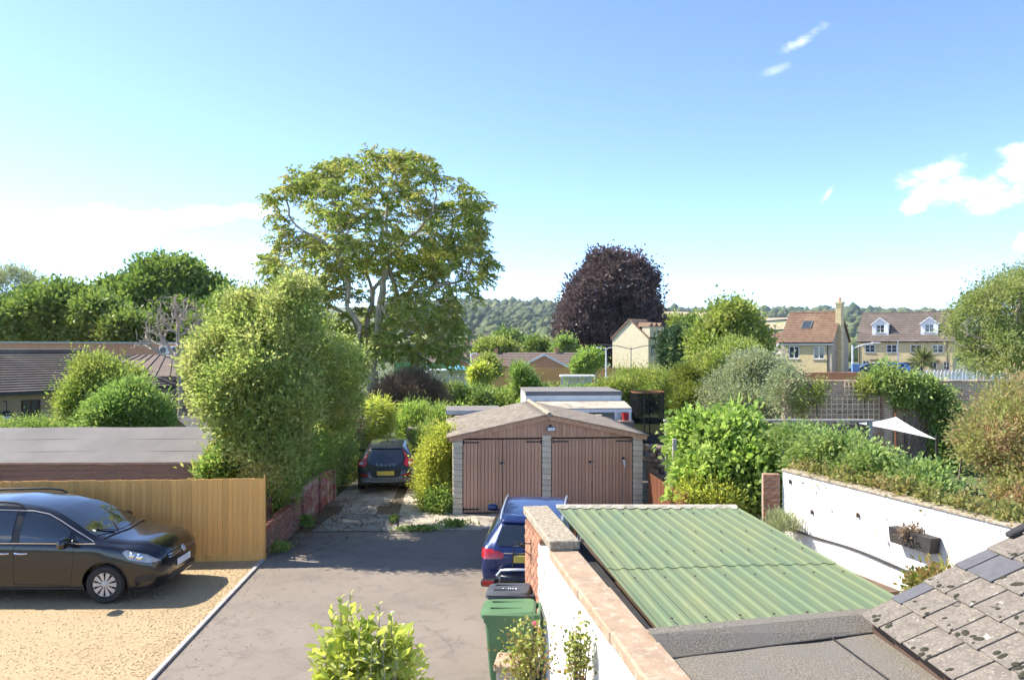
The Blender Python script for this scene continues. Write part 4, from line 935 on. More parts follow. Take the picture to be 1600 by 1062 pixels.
for i, x in enumerate((1.9, 8.6)):
    dz = 6.25; yb = (dz-E2+.1)/sl2-.35; dm = empty('dormer', (x, yb, dz)); dm.parent = h2; ww, hh = 2.3, 1.6
    wall_holes(dm, (0, -.12, -.2), (1, 0), ww, [(0, hh+.2), (ww/2, hh+1.02), (ww, hh+.2)], [(.55, .45, 1.75, 1.7)], M['white_paint'], M['white_paint'], (2, 2), sill=M['slab'])
    for sg in (0, 1):
        mb = MB(); mb.add([(sg*ww, -.12, -.2), (sg*ww, -.12, hh), (sg*ww, 2.6, hh), (sg*ww, .4, -.2)], [(0, 1, 2, 3)]); mb.build('cheek', M['white_paint'], dm)
        mb = MB(); e = -.18 if sg == 0 else ww+.18; mb.add([(e, -.3, hh-.12), (ww/2, -.3, hh+.95), (ww/2, 3.3, hh+.95), (e, 2.6, hh-.12)], [(0, 1, 2, 3)]); o = mb.build('dormer_roof', M['tile_grey'], dm); o.modifiers.new('t', 'SOLIDIFY').thickness = .06
        MB().bar((e, -.32, hh-.12), (ww/2, -.32, hh+.95), .05, .16).build('barge_board', M['white_paint'], dm)
# white outbuilding to the right of the terrace
h3 = empty('white_outbuilding', (X(1476, 76), 76, GB), R(-32), 'low cream outbuilding with pale sloping roof by the birch tree', 'building')
wall_holes(h3, (0, 0, 0), (1, 0), 7, [(0, 2.9), (3.4, 4.8), (7, 2.9)], [], M['cream_render'], M['white_paint'])
for e_, r_ in (((-.3, 2.75), (3.4, 4.9)), ((7.3, 2.75), (3.4, 4.9))):
    MB().bar((e_[0], -.2, e_[1]), (r_[0], -.2, r_[1]), .4, .12).build('verge', M['kerb'], h3); mb = MB(); mb.add([(e_[0], -.2, e_[1]), (r_[0], -.2, r_[1]), (r_[0], 8, r_[1]), (e_[0], 8, e_[1])], [(0, 1, 2, 3)]); o = mb.build('roof', M['tile_grey'], h3); o.modifiers.new('t', 'SOLIDIFY').thickness = .1
# red brick garden wall, palisade fence and palm
rb = empty('red_brick_wall', (X(1200, 52), 52, 0), 0, 'low bright red brick wall in front of the stone houses', 'wall')
LR = X(1450, 52)-X(1200, 52); MB().box((LR/2, .12, Z(583, 52)/2), (LR, .24, Z(583, 52))).build('brickwork', M['brick_red'], rb)
for i in range(8): MB().box((LR*(i+.5)/8, .12, Z(583, 52)+.03), (LR/8-.02, .3, .06)).build('coping_stone', M['brick_red'], rb)
pl = empty('palisade_fence', (X(1438, 50), 50, 0), 0, 'white palisade fence beyond the old brick wall', 'fence')
pm = MB(); pm.prism([(-.075, 0), (.075, 0), (.075, 2.75), (0, 2.95), (-.075, 2.75)], .03, Matrix(((1, 0, 0, 0), (0, 0, 1, 0), (0, 1, 0, 0), (0, 0, 0, 1)))); pme = pm.mesh('pale'); 
npal = 30
for i in range(npal): link('pale', pme, M['white_paint'], pl, (i*.235, 0, 0), None)
for z in (1.0, 2.3): MB().box((npal*.118, .06, z), (npal*.235, .05, .06)).build('rail', M['white_paint'], pl)
# lamp posts and poles
def lamp(px, y, top, name, label, arms, m=None, ph=0.07):
    zt = Z(top, y); e = empty(name, (X(px, y), y, GB if y > 70 else 0), 0, label, 'lamp post'); zt -= e.location.z; m = m or M['steel']
    MB().tube([(0, 0, 0), (0, 0, zt)], [ph, ph*.7], 8).build('post', m, e)
    for (dx, dz) in arms:
        MB().tube([(0, 0, zt-.25), (dx*.5, 0, zt-.05+dz*.6), (dx, 0, zt+dz)], .05, 6).build('arm', m, e); MB().box((dx*1.05, 0, zt+dz), (.6, .24, .10), ch=.03).build('lamp_head', m, e)
    return e
lamp(931, 100, 549, 'street_lamp', 'street lamp with side arm left of the taller white lamp', [(-1.1, .1)])
lamp(947, 95, 543, 'street_lamp', 'tall white street lamp with two heads before the copper beech', [(-.9, 0), (.6, 0)], M['white_paint'], .12)
lamp(986, 92, 542, 'street_lamp', 'dark lamp post with long arms before the pale gable', [(-3.2, .3), (3.2, .3)], M['grey_plastic'])
lamp(736, 96, 552, 'street_lamp', 'pale lamp post in front of the bungalows', [(.4, .05)], M['white_paint'], .12)
lamp(667, 90, 553, 'street_lamp', 'pale lamp post under the big tree\'s right branches', [(.3, .05)], M['white_paint'], .1)
lamp(1332, 55, 539, 'signal_post', 'tall blue white post with long arm in front of terrace', [(1.6, .15)], M['white_paint'], .09)
e = lamp(1403, 70, 532, 'street_lamp', 'slim grey pole before the middle of the terrace', [])
lamp(1211, 76, 508, 'utility_pole', 'thin grey utility pole left of the stone house', [], M['grey_plastic'], .06)
bs = MB().box((0, 0, 0), (.55, .2, 1.1), ch=.03); tag(bs.build('blue_sign', mat('blue_sign', (.16, .30, .55)), loc=(X(1337, 54), 54, Z(580, 54))), 'blue box sign at the foot of the signal post', 'sign')
ys = MB().box((0, 0, 0), (.07, .02, 0.9)); 
sg_ = empty('yellow_sign', (X(931, 99.6), 99.6, GB), 0, 'square yellow notice board below the left street lamp', 'sign'); MB().box((0, 0, Z(575, 99.6)-GB), (.75, .06, .8)).build('board', mat('yellow_sign', (.65, .55, .12)), sg_); MB().box((0, .06, 2), (.08, .05, 4)).build('post', M['steel'], sg_)

# ------------------------------------------------------------------ bungalows, orange fence, platform shelters in the middle distance
def bungalow(px0, px1, y, gable, name_label, ridge=553, eave=571, rm='tile_dull', wallm='brick_orange', front=True):
    b = empty('bungalow', (X(px0, y), y, GB), 0, name_label, 'bungalow'); w = X(px1, y)-X(px0, y); ze_, zr2 = Z(eave, y)-GB, Z(ridge, y)-GB
    wall_holes(b, (0, 0, 0), (1, 0), w, [(0, ze_), (w, ze_)], [(w*.12, 1.2, w*.12+1.4, ze_-.3)], M[wallm], M['white_paint'])
    wall_holes(b, (w, 0, 0), (0, 1), 8, [(0, ze_), (4, zr2), (8, ze_)], [], M[wallm], M['white_paint']); wall_holes(b, (0, 8, 0), (0, -1), 8, [(0, ze_), (4, zr2), (8, ze_)], [], M[wallm], M['white_paint'])
    course_roof(b, (-.3, -.4, ze_-.1), (w+.3, -.4, ze_-.1), (-.3, 4, zr2), (w+.3, 4, zr2), 9, M[rm], .08); course_roof(b, (w+.3, 8.4, ze_-.1), (-.3, 8.4, ze_-.1), (w+.3, 4, zr2), (-.3, 4, zr2), 5, M[rm], .08)
    if gable:
        g0, g1 = X(gable[0], y-2)-X(px0, y), X(gable[1], y-2)-X(px0, y); gm = (g0+g1)/2; za_ = Z(gable[2], y-2)-GB
        wall_holes(b, (g0+.3, -2, 0), (1, 0), g1-g0-.6, [(0, ze_), ((g1-g0)/2-.3, za_-.15), (g1-g0-.6, ze_)], [((g1-g0)*.10, 1.3, (g1-g0)*.32, ze_-.25)], M[wallm], M['white_paint'])
        for sd, ea in ((-1, g0-.3), (1, g1+.3)):
            mb = MB(); mb.add([(ea, -2.3, ze_-.25), (gm, -2.3, za_), (gm, 3.5, za_), (ea, 3.5, ze_-.25)], [(0, 1, 2, 3)]); o = mb.build('gable_roof', M[rm], b); o.modifiers.new('t', 'SOLIDIFY').thickness = .1
            MB().bar((ea, -2.35, ze_-.2), (gm, -2.35, za_+.02), .08, .30).build('barge_board', M['white_paint'], b)
    MB().box((w*.7, 4, zr2+.3), (.6, .6, 1.0)).build('chimney', M['brick_orange'], b)
bungalow(795, 905, 122, (812, 888, 554), 'bungalow with white edged orange brick gable behind the fence', 551, 572)
bungalow(720, 798, 126, None, 'plain brown roofed bungalow left of the orange gable', 552, 571)
bungalow(655, 728, 120, (690, 745, 559), 'low bungalow with small white edged gable under the tree', 556, 572)
ff = empty('panel_fence', (X(766, 106), 106, GB), 0, 'long orange panel fence in front of the bungalows', 'fence'); LF = X(1012, 106)-X(766, 106); zf = Z(574, 106)-GB
M['fence_orange'] = mat('fence_orange', (.78, .42, .17), (.68, .35, .135), 3, .8, rnd=.08)
npn = 12
for i in range(npn): MB().box((LF*(i+.5)/npn, 0, zf/2), (LF/npn-.12, .05, zf-.1)).build('panel', M['fence_orange'], ff)
for i in range(npn+1): MB().box((LF*i/npn, -.02, zf/2+.02), (.12, .12, zf+.04)).build('post', M['fence_orange'], ff)
MB().box((LF/2, -.05, zf*.80), (LF, .05, .12)).build('rail', M['fence_orange'], ff)
for (a, b, y, t, lab) in ((664, 738, 92, 577, 'white flat roofed shelter under the big tree'), (876, 930, 88, 586, 'low pale glazed cover in front of the orange fence')):
    e = empty('shelter', (X(a, y), y, GB), 0, lab, 'shelter'); w = X(b, y)-X(a, y); zt = Z(t, y)-GB
    MB().box((w/2, 1, zt-.12), (w, 2.6, .22), ch=.05).build('roof', M['white_paint'], e); MB().box((w/2, 1.9, zt/2), (w-.3, .08, zt-.3)).build('back_panel', M['white_paint'], e)
    for i in range(5): MB().box((.1+(w-.2)*i/4, -.1, zt/2), (.1, .1, zt)).build('post', M['steel'], e)
cn = empty('blue_canopy', (X(715, 91), 91, GB), 0, 'small turquoise canopy beside the white shelter', 'canopy'); mb = MB(); mb.lathe([(0, Z(570, 91)-GB), (1.0, Z(573, 91)-GB), (1.5, Z(577, 91)-GB)], 8); mb.build('canopy_cloth', mat('turquoise', (.12, .42, .48)), cn); MB().tube([(0, 0, 0), (0, 0, Z(571, 91)-GB)], .05, 6).build('post', M['steel'], cn)
gs = MB().box((0, 0, 0), (X(730, 85)-X(650, 85), 4, .2)); 
gn = empty('green_hoarding', (X(668, 98), 98, GB), 0, 'bright green hoarding seen under the big tree', 'hoarding'); MB().box((0, 0, (Z(566, 98)-GB)/2), (8.5, .08, Z(566, 98)-GB)).build('board', mat('green_board', (.20, .42, .16)), gn); [MB().box((-4+i*2, .1, 1.5), (.1, .1, 3)).build('post', M['steel'], gn) for i in range(5)]
# pale gable house before the copper beech
h4 = empty('gabled_house', (X(957, 130), 130, GB), R(-45), 'tall pale stone house with blank gable and dormers by the copper beech', 'house')
wg = 7.3; eg, rg = Z(527, 130)-GB, Z(500, 130)-GB; DD = 4.4
wall_holes(h4, (0, 0, 0), (1, 0), wg, [(0, eg), (wg/2, rg), (wg, eg)], [], M['stone_pale'], M['white_paint'])
wall_holes(h4, (wg, 0, 0), (0, 1), DD, [(0, eg), (DD, eg)], [(.7, 4.6, 1.7, 5.9), (2.7, 4.6, 3.7, 5.9)], M['stone_pale'], M['white_paint'])
wall_holes(h4, (0, DD, 0), (0, -1), DD, [(0, eg), (DD, eg)], [], M['stone_pale'], M['white_paint'])
course_roof(h4, (wg+.25, -.2, eg-.2), (wg+.25, DD, eg-.2), (wg/2, -.2, rg+.1), (wg/2, DD, rg+.1), 10, M['tile_brown'], .07); course_roof(h4, (-.25, DD, eg-.2), (-.25, -.2, eg-.2), (wg/2, DD, rg+.1), (wg/2, -.2, rg+.1), 10, M['tile_brown'], .07)
for i in range(3):
    y_ = -.3+i*1.45; MB().box((wg-.5, y_+.9, eg+.85), (1.5, 1.1, 1.7)).build('dormer', M['stone_pale'], h4); mb = MB(); mb.prism([(-.68, 0), (.68, 0), (0, .7)], 2.4, Matrix(((0, 0, 1, wg-2.2), (1, 0, 0, y_+.9), (0, 1, 0, eg+1.7), (0, 0, 0, 1)))); mb.build('dormer_roof', M['tile_brown'], h4)
for sg in (-1, 1): MB().bar((wg/2+sg*(wg/2+.25), -.22, eg-.25), (wg/2, -.22, rg+.08), .06, .2).build('verge', M['tile_brown'], h4)
# far houses: simple gabled houses with windows across the valley
FAR = [(808, 856, 175, 536, 553, 'tile_red', 'red hipped roof house behind the bungalows'), (700, 735, 190, 540, 556, 'tile_grey', 'grey roofed house beyond the small bungalow'), (735, 790, 260, 530, 543, 'tile_dull', 'wide brown roofed house far behind the tree\'s right edge'),
       (812, 840, 300, 527, 538, 'tile_grey', 'small grey roofed house on the valley floor'), (845, 875, 240, 529, 543, 'tile_dull', 'brown roofed house left of the copper beech trunk'), (1030, 1052, 160, 528, 548, 'tile_red', 'orange roofed house right of the pale gable'), (755, 778, 420, 520, 530, 'tile_grey', 'tiny far house below the wooded hill'), (1172, 1200, 150, 524, 543, 'tile_red', 'red roofed house behind the green round tree')]
for (a, b, y, rt, ev, tm_, lab) in FAR:
    e = empty('far_house', (X(a, y), y, GB), 0, lab, 'house', 'houses across the valley'); w = X(b, y)-X(a, y); ze_, zr2 = Z(ev, y)-GB, Z(rt, y)-GB
    wall_holes(e, (0, 0, 0), (1, 0), w, [(0, ze_), (w, ze_)], [(w*.15, 1, w*.32, 2.3), (w*.65, 1, w*.85, 2.3)], M['cream_render'], M['white_paint'])
    hp = w*.22 if tm_ == 'tile_red' else 0
    course_roof(e, (-.3, -.3, ze_-.1), (w+.3, -.3, ze_-.1), (hp-.3, 4, zr2), (w-hp+.3, 4, zr2), 9, M[tm_], .08)
    for sx, u0 in ((0, 8), (w, 0)):
        mb = MB(); mb.add([(sx, 0, 0), (sx, 8, 0), (sx, 8, ze_), (sx+(hp if sx == 0 else -hp), 4, zr2), (sx, 0, ze_)], [(0, 1, 2, 3, 4)]); mb.build('end_wall', M[tm_] if hp else M['cream_render'], e)
    MB().box((w*.8, 4, zr2+.3), (.7, .7, 1.3)).build('chimney', M['brick_red'], e)
# ------------------------------------------------------------------ cars
def paint(name, c, flake=.3, rough=.32):
    k = NT(name); co = k.coord('Object')
    col = k.mix(k.ramp(k.noise(co, 3, 5), .3, .8), c, tuple(min(1, x*1.25+.004) for x in c))
    k.bsdf(col, k.math('ADD', k.math('MULTIPLY', k.noise(co, 5, 4), .12), rough-.06), None, **{'Metallic': flake, 'Coat Weight': .75, 'Coat Roughness': .04, 'Specular IOR Level': .35}); return k.m
M['paint_black'] = paint('paint_black', (.0045, .0045, .007), 0, .2)
M['paint_blue'] = paint('paint_blue', (.012, .026, .100), .35)
M['paint_grey'] = paint('paint_grey', (.026, .030, .035), .3)
M['car_glass'] = (lambda k: (k.bsdf((.012, .015, .016), .02, None, **{'Specular IOR Level': .95, 'IOR': 1.6}), k.m)[1])(NT('car_glass'))
M['rubber'] = mat('rubber', (.022, .021, .020), (.032, .030, .028), 12, .85, .2, 80)
M['hubcap'] = mat('hubcap', (.50, .47, .43), (.43, .41, .38), 6, .4, metal=.35)
M['chrome'] = mat('chrome', (.75, .75, .76), (.68, .68, .7), 4, .15, metal=1)
M['silver_trim'] = mat('silver_trim', (.62, .63, .65), (.55, .56, .58), 4, .3, metal=.6)
M['tail_red'] = (lambda k: (k.bsdf((.42, .012, .012), .12, None, **{'Coat Weight': .6}), k.m)[1])(NT('tail_red'))
M['tail_clear'] = mat('tail_clear', (.62, .55, .53), (.5, .4, .4), 20, .15)
M['lamp_clear'] = mat('lamp_clear', (.34, .37, .40), (.20, .22, .25), 14, .08, coat=1)
M['plate_yellow'] = mat('plate_yellow', (.72, .56, .10), (.66, .52, .10), 3, .4)
M['plate_white'] = mat('plate_white', (.78, .78, .78), (.74, .74, .74), 3, .4)
M['amber'] = mat('amber', (.6, .2, .03), None, 5, .2)
def pchip(xs, ys, q):
    xs, ys = np.asarray(xs, float), np.asarray(ys, float); h = np.diff(xs); d = np.diff(ys)/h; m = np.zeros_like(xs)
    m[0], m[-1] = d[0], d[-1]
    for i in range(1, len(xs)-1):
        if d[i-1]*d[i] > 0: w1, w2 = 2*h[i]+h[i-1], h[i]+2*h[i-1]; m[i] = (w1+w2)/(w1/d[i-1]+w2/d[i])
    i = np.clip(np.searchsorted(xs, q)-1, 0, len(xs)-2); t = (q-xs[i])/h[i]
    return (2*t**3-3*t**2+1)*ys[i]+(t**3-2*t**2+t)*h[i]*m[i]+(-2*t**3+3*t**2)*ys[i+1]+(t**3-t**2)*h[i]*m[i+1]
def car_body(table, wheels, warch, half_track):
    """loft a closed body from stations (x, zb, wb, wm, zm, ws, zs, wr, zr, zc), then cut wheel arches"""
    T = np.array(sorted(table)); xs = np.unique(np.concatenate([np.linspace(T[0, 0], T[-1, 0], 70), T[:, 0], T[0, 0]+np.array([.02, .05]), T[-1, 0]-np.array([.02, .05])]))
    pr = [pchip(T[:, 0], T[:, c], xs) for c in range(1, 10)]; V = []; secs = []
    for i, x in enumerate(xs):
        zb, wb, wm, zm, ws, zs, wr, zr, zc = [p[i] for p in pr]
        half = [(0, zb), (wb*.6, zb), (wb-.06, zb), (wb-.015, zb+.03), (wb, zb+.09)]
        for t in (.25, .5, .75, 1): half.append((wb+(wm-wb)*math.sin(t*math.pi/2), zb+.09+(zm-zb-.09)*t))
        for t in (.25, .5, .75, .92): half.append((wm+(ws-wm)*t**1.8, zm+(zs-zm)*t))
        half += [(ws-.006, zs+.0), (ws-.03, zs+.022)]
        bx, bz = ws-.03, zs+.022
        for t in (.25, .5, .75, .93): half.append((bx+(wr-bx)*t+.035*math.sin(t*math.pi)*min(1, max(0, (zr-zs)/.5)), bz+(zr-bz)*t))
        half += [(wr-.015, zr+.012), (wr-.05, zr+.018+.25*(zc-zr)), (wr*.75, zr+.55*(zc-zr)+.01), (wr*.4, zr+.87*(zc-zr)+.005), (0, zc)]
        ring = [(x, y, z) for y, z in half]+[(x, -y, z) for y, z in half[-2:0:-1]]; secs.append(ring)
    n = len(secs[0]); mb = MB(); mb.v = [p for s in secs for p in s]
    for i in range(len(secs)-1):
        for k in range(n): k2 = (k+1) % n; mb.f.append((i*n+k, i*n+k2, (i+1)*n+k2, (i+1)*n+k))
    mb.f.append(tuple(range(n))); mb.f.append(tuple(range((len(secs)-1)*n, len(secs)*n))[::-1])
    me = mb.mesh('body'); bm = bmesh.new(); bm.from_mesh(me); bmesh.ops.recalc_face_normals(bm, faces=bm.faces[:]); bmesh.ops.triangulate(bm, faces=[f for f in bm.faces if len(f.verts) > 4]); bm.to_mesh(me); bm.free()
    o = bpy.data.objects.new('body_tmp', me); COL.objects.link(o); cut = MB()
    for wx_ in wheels:
        for sd in (-1, 1): cut.lathe([(0, -.17), (warch, -.17), (warch+.01, .20), (0, .20)], 32, Matrix.Translation((wx_, sd*(half_track+.02), wheels[wx_])) @ Matrix.Rotation(R(-90*sd), 4, 'X'))
    cm = cut.mesh('cut'); b2 = bmesh.new(); b2.from_mesh(cm); bmesh.ops.remove_doubles(b2, verts=b2.verts[:], dist=1e-5); bmesh.ops.recalc_face_normals(b2, faces=b2.faces[:]); b2.to_mesh(cm); b2.free()
    co = bpy.data.objects.new('cut_tmp', cm); COL.objects.link(co); m = o.modifiers.new('b', 'BOOLEAN'); m.operation = 'DIFFERENCE'; m.object = co; m.solver = 'EXACT'
    dg = bpy.context.evaluated_depsgraph_get(); res = bpy.data.meshes.new_from_object(o.evaluated_get(dg))
    bvh = BVHTree.FromPolygons([v.co for v in me.vertices], [p.vertices for p in me.polygons])
    bpy.data.objects.remove(o); bpy.data.objects.remove(co)
    res.polygons.foreach_set('use_smooth', np.ones(len(res.polygons), bool)); res.set_sharp_from_angle(angle=R(32)); return res, bvh
def decal(bvh, poly, view, off=.004, step=.05, name='decal', m=None, parent=None, thick=.0, rnd=0):
    """drape an outline on the body. view: 'R' right side (x,z), 'L', 'F' front (y,z), 'B' back (y,z), 'T' top (x,y)"""
    if rnd:
        q = []; n = len(poly)
        for i in range(n):
            a, b, c = Vector(poly[i-1]), Vector(poly[i]), Vector(poly[(i+1) % n])
            l1, l2 = min(rnd, (a-b).length*.45), min(rnd, (c-b).length*.45); p, r = b+(a-b).normalized()*l1, b+(c-b).normalized()*l2
            for t in (0, .33, .67, 1): q.append(tuple(p*(1-t)**2+b*2*t*(1-t)+r*t*t))
        poly = q
    bnd = []; n = len(poly)
    for i in range(n):
        a, b = Vector(poly[i]), Vector(poly[(i+1) % n]); k = max(1, int((b-a).length/step))
        for t in range(k): bnd.append(a.lerp(b, t/k))
    nb = len(bnd); xs = [p.x for p in bnd]; ys = [p.y for p in bnd]; inner = []
    x = min(xs)+step*.5
    while x < max(xs):
        y = min(ys)+step*.5
        while y < max(ys): inner.append(Vector((x, y))); y += step
        x += step
    def inside(p):
        c = False
        for i in range(nb):
            a, b = bnd[i], bnd[(i+1) % nb]
            if (a.y > p.y) != (b.y > p.y) and p.x < (b.x-a.x)*(p.y-a.y)/(b.y-a.y)+a.x: c = not c
        return c
    inner = [p for p in inner if inside(p) and min((p-b).length for b in bnd) > step*.35]
    vv, ee, ff, *_ = delaunay_2d_cdt(bnd+inner, [(i, (i+1) % nb) for i in range(nb)], [list(range(nb))], 1, 1e-6)
    dirs = {'R': ((0, -9), Vector((0, 1, 0))), 'L': ((0, 9), Vector((0, -1, 0))), 'F': (9, Vector((-1, 0, 0))), 'B': (-9, Vector((1, 0, 0))), 'T': (9, Vector((0, 0, -1)))}
    d = dirs[view][1]; V = []; ok = []
    for p in vv:
        o = {'R': Vector((p.x, -9, p.y)), 'L': Vector((p.x, 9, p.y)), 'F': Vector((9, p.x, p.y)), 'B': Vector((-9, p.x, p.y)), 'T': Vector((p.x, p.y, 9))}[view]
        h, nr, *_ = bvh.ray_cast(o, d)
        if h is None: h = o+d*(9-.9); nr = -d; ok.append(False)
        else: ok.append(True)
        V.append(h-d*off+nr*off*.5)
    mb = MB(); mb.v = [tuple(p) for p in V]; mb.f = [tuple(f) for f in ff if all(ok[i] for i in f)]
    if not mb.f: return None
    me = mb.mesh(name)
    bm = bmesh.new(); bm.from_mesh(me); bmesh.ops.recalc_face_normals(bm, faces=bm.faces[:])
    if bm.faces and sum((f.normal.dot(-d)) for f in bm.faces) < 0: bmesh.ops.reverse_faces(bm, faces=bm.faces[:])
    bm.to_mesh(me); bm.free(); me.polygons.foreach_set('use_smooth', np.ones(len(me.polygons), bool))
    o = link(name, me, m, parent)
    if thick: s = o.modifiers.new('t', 'SOLIDIFY'); s.thickness = thick; s.offset = -1 if False else 1
    return o
def seam(bvh, pts, view, parent, name='door_seam', r=.005, m=None):
    d = {'R': Vector((0, 1, 0)), 'L': Vector((0, -1, 0)), 'F': Vector((-1, 0, 0)), 'B': Vector((1, 0, 0)), 'T': Vector((0, 0, -1))}[view]; path = []
    for (a, b), (c, e) in zip(pts[:-1], pts[1:]):
        k = max(2, int(math.hypot(c-a, e-b)/.05))
        for t in range(k): path.append((a+(c-a)*t/k, b+(e-b)*t/k))
    path.append(pts[-1]); P = []
    for (x, y) in path:
        o = {'R': Vector((x, -9, y)), 'L': Vector((x, 9, y)), 'F': Vector((9, x, y)), 'B': Vector((-9, x, y)), 'T': Vector((x, y, 9))}[view]; h, nr, *_ = bvh.ray_cast(o, d)
        if h is not None: P.append(h+nr*.0005)
    return MB().tube(P, r, 5).build(name, m or M['black_plastic'], parent) if len(P) > 1 else None
def wheel(parent, loc, r, side, style='cover', w=.21):
    """side -1: faces -y"""
    t = empty('wheel', loc); t.parent = parent; Mx = Matrix.Rotation(R(90) if side < 0 else R(-90), 4, 'X')
    MB().lathe([(r*.66, -w/2), (r*.90, -w/2), (r*.985, -w*.36), (r, -w*.15), (r, w*.15), (r*.985, w*.36), (r*.90, w/2), (r*.66, w/2), (r*.64, w*.3), (r*.64, -w*.3)], 36, Mx, close=True).build('tyre', M['rubber'], t, smooth=True)
    MB().lathe([(0, w*.22), (r*.60, w*.22), (r*.67, w*.44), (r*.64, w*.46), (r*.56, w*.30)], 30, Mx).build('rim', M['black_plastic'], t, smooth=True)
    if style == 'cover':
        for k in range(10):
            a = 2*math.pi*k/10; mb = MB(); s0, s1 = r*.20, r*.60; hw0, hw1 = r*.05, r*.125
            mb.prism([(s0, -hw0), (s1, -hw1), (s1+.008, 0), (s1, hw1), (s0, hw0)], .018, Mx @ Matrix.Translation((0, 0, w*.36)) @ Matrix.Rotation(a, 4, 'Z')); mb.build('spoke', M['hubcap'], t, bevel=.004)
        MB().lathe([(r*.585, w*.36), (r*.60, w*.40), (r*.665, w*.44), (r*.665, w*.40)], 36, Mx).build('rim_ring', M['hubcap'], t, smooth=True)
        MB().lathe([(0, w*.48), (r*.14, w*.46), (r*.22, w*.38)], 20, Mx).build('hub', M['hubcap'], t, smooth=True)
    else:
        for k in range(5):
            a = 2*math.pi*k/5
            for da in (-.16, .16): mb = MB(); mb.prism([(r*.12, -r*.05), (r*.62, -r*.04), (r*.62, r*.04), (r*.12, r*.05)], .02, Mx @ Matrix.Translation((0, 0, w*.34)) @ Matrix.Rotation(a+da, 4, 'Z')); mb.build('spoke', M['silver_trim'], t)
        MB().lathe([(0, w*.42), (r*.14, w*.40), (r*.16, w*.3)], 16, Mx).build('hub', M['silver_trim'], t)
    return t
def mirrorpair(c, x, y, z, pm, sides=(-1, 1), k=1.0):
    for s in sides:
        e = MB(); e.lathe([(0, -.10), (.055, -.085), (.082, -.03), (.085, .03), (.07, .085), (0, .11)], 14, Matrix.Translation((x, s*(y+.12), z)) @ Matrix.Rotation(R(90), 4, 'X') @ Matrix.Diagonal((.75*k, .95*k, 1.15*k, 1)))
        q = e.build('wing_mirror', pm, c, smooth=True); MB().bar((x+.02, s*(y-.03), z-.06), (x, s*(y+.08), z-.03), .05, .04).build('mirror_arm', M['black_plastic'], q)

# ---- black people carrier on the gravel
cr = empty('parked_car', (-8.56, 14.29, .01), 0, 'black people carrier parked on the golden gravel', 'car', 'parked cars')
#        x     zb   wb   wm   zm   ws   zs    wr   zr    zc
TB = [(2.43, .34, .52, .58, .54, .52, .70, .42, .76, .79), (2.38, .26, .70, .75, .54, .69, .75, .54, .83, .87), (2.25, .22, .82, .86, .55, .81, .82, .64, .91, .96), (2.0, .20, .88, .92, .56, .87, .90, .70, .98, 1.03),
      (1.7, .20, .89, .935, .57, .895, .94, .74, .995, 1.05), (1.42, .20, .905, .95, .60, .915, .985, .80, 1.04, 1.10), (1.28, .20, .905, .95, .60, .92, 1.0, .80, 1.075, 1.14), (.88, .20, .905, .95, .60, .92, 1.01, .745, 1.285, 1.35), (.46, .20, .905, .95, .60, .92, 1.025, .675, 1.49, 1.55), (.12, .20, .905, .95, .60, .92, 1.03, .655, 1.575, 1.645), (-.25, .20, .905, .95, .60, .92, 1.038, .648, 1.62, 1.695),
      (-.6, .20, .905, .95, .60, .92, 1.04, .645, 1.64, 1.72), (-1.5, .20, .905, .95, .60, .92, 1.05, .64, 1.61, 1.70), (-2.05, .23, .89, .94, .62, .90, 1.05, .63, 1.53, 1.62), (-2.25, .27, .86, .92, .64, .88, 1.05, .61, 1.35, 1.42), (-2.40, .32, .80, .86, .66, .82, 1.02, .64, 1.12, 1.16), (-2.43, .38, .70, .76, .66, .7, .95, .6, 1.0, 1.02)]
me, bv = car_body(TB, {1.47: .335, -1.45: .335}, .385, .82)
link('body', me, M['paint_black'], cr)
WS = [(.30, -.60), (.42, 0), (.30, .60), (1.06, .74), (1.20, .40), (1.24, 0), (1.20, -.40), (1.06, -.74)]
decal(bv, [(.49, .60), (.45, 0), (.49, -.60), (.88, -.69), (1.20, -.765), (1.31, -.45), (1.36, 0), (1.31, .45), (1.20, .765), (.88, .69)], 'T', .006, .06, 'windscreen', M['car_glass'], cr, rnd=.05)
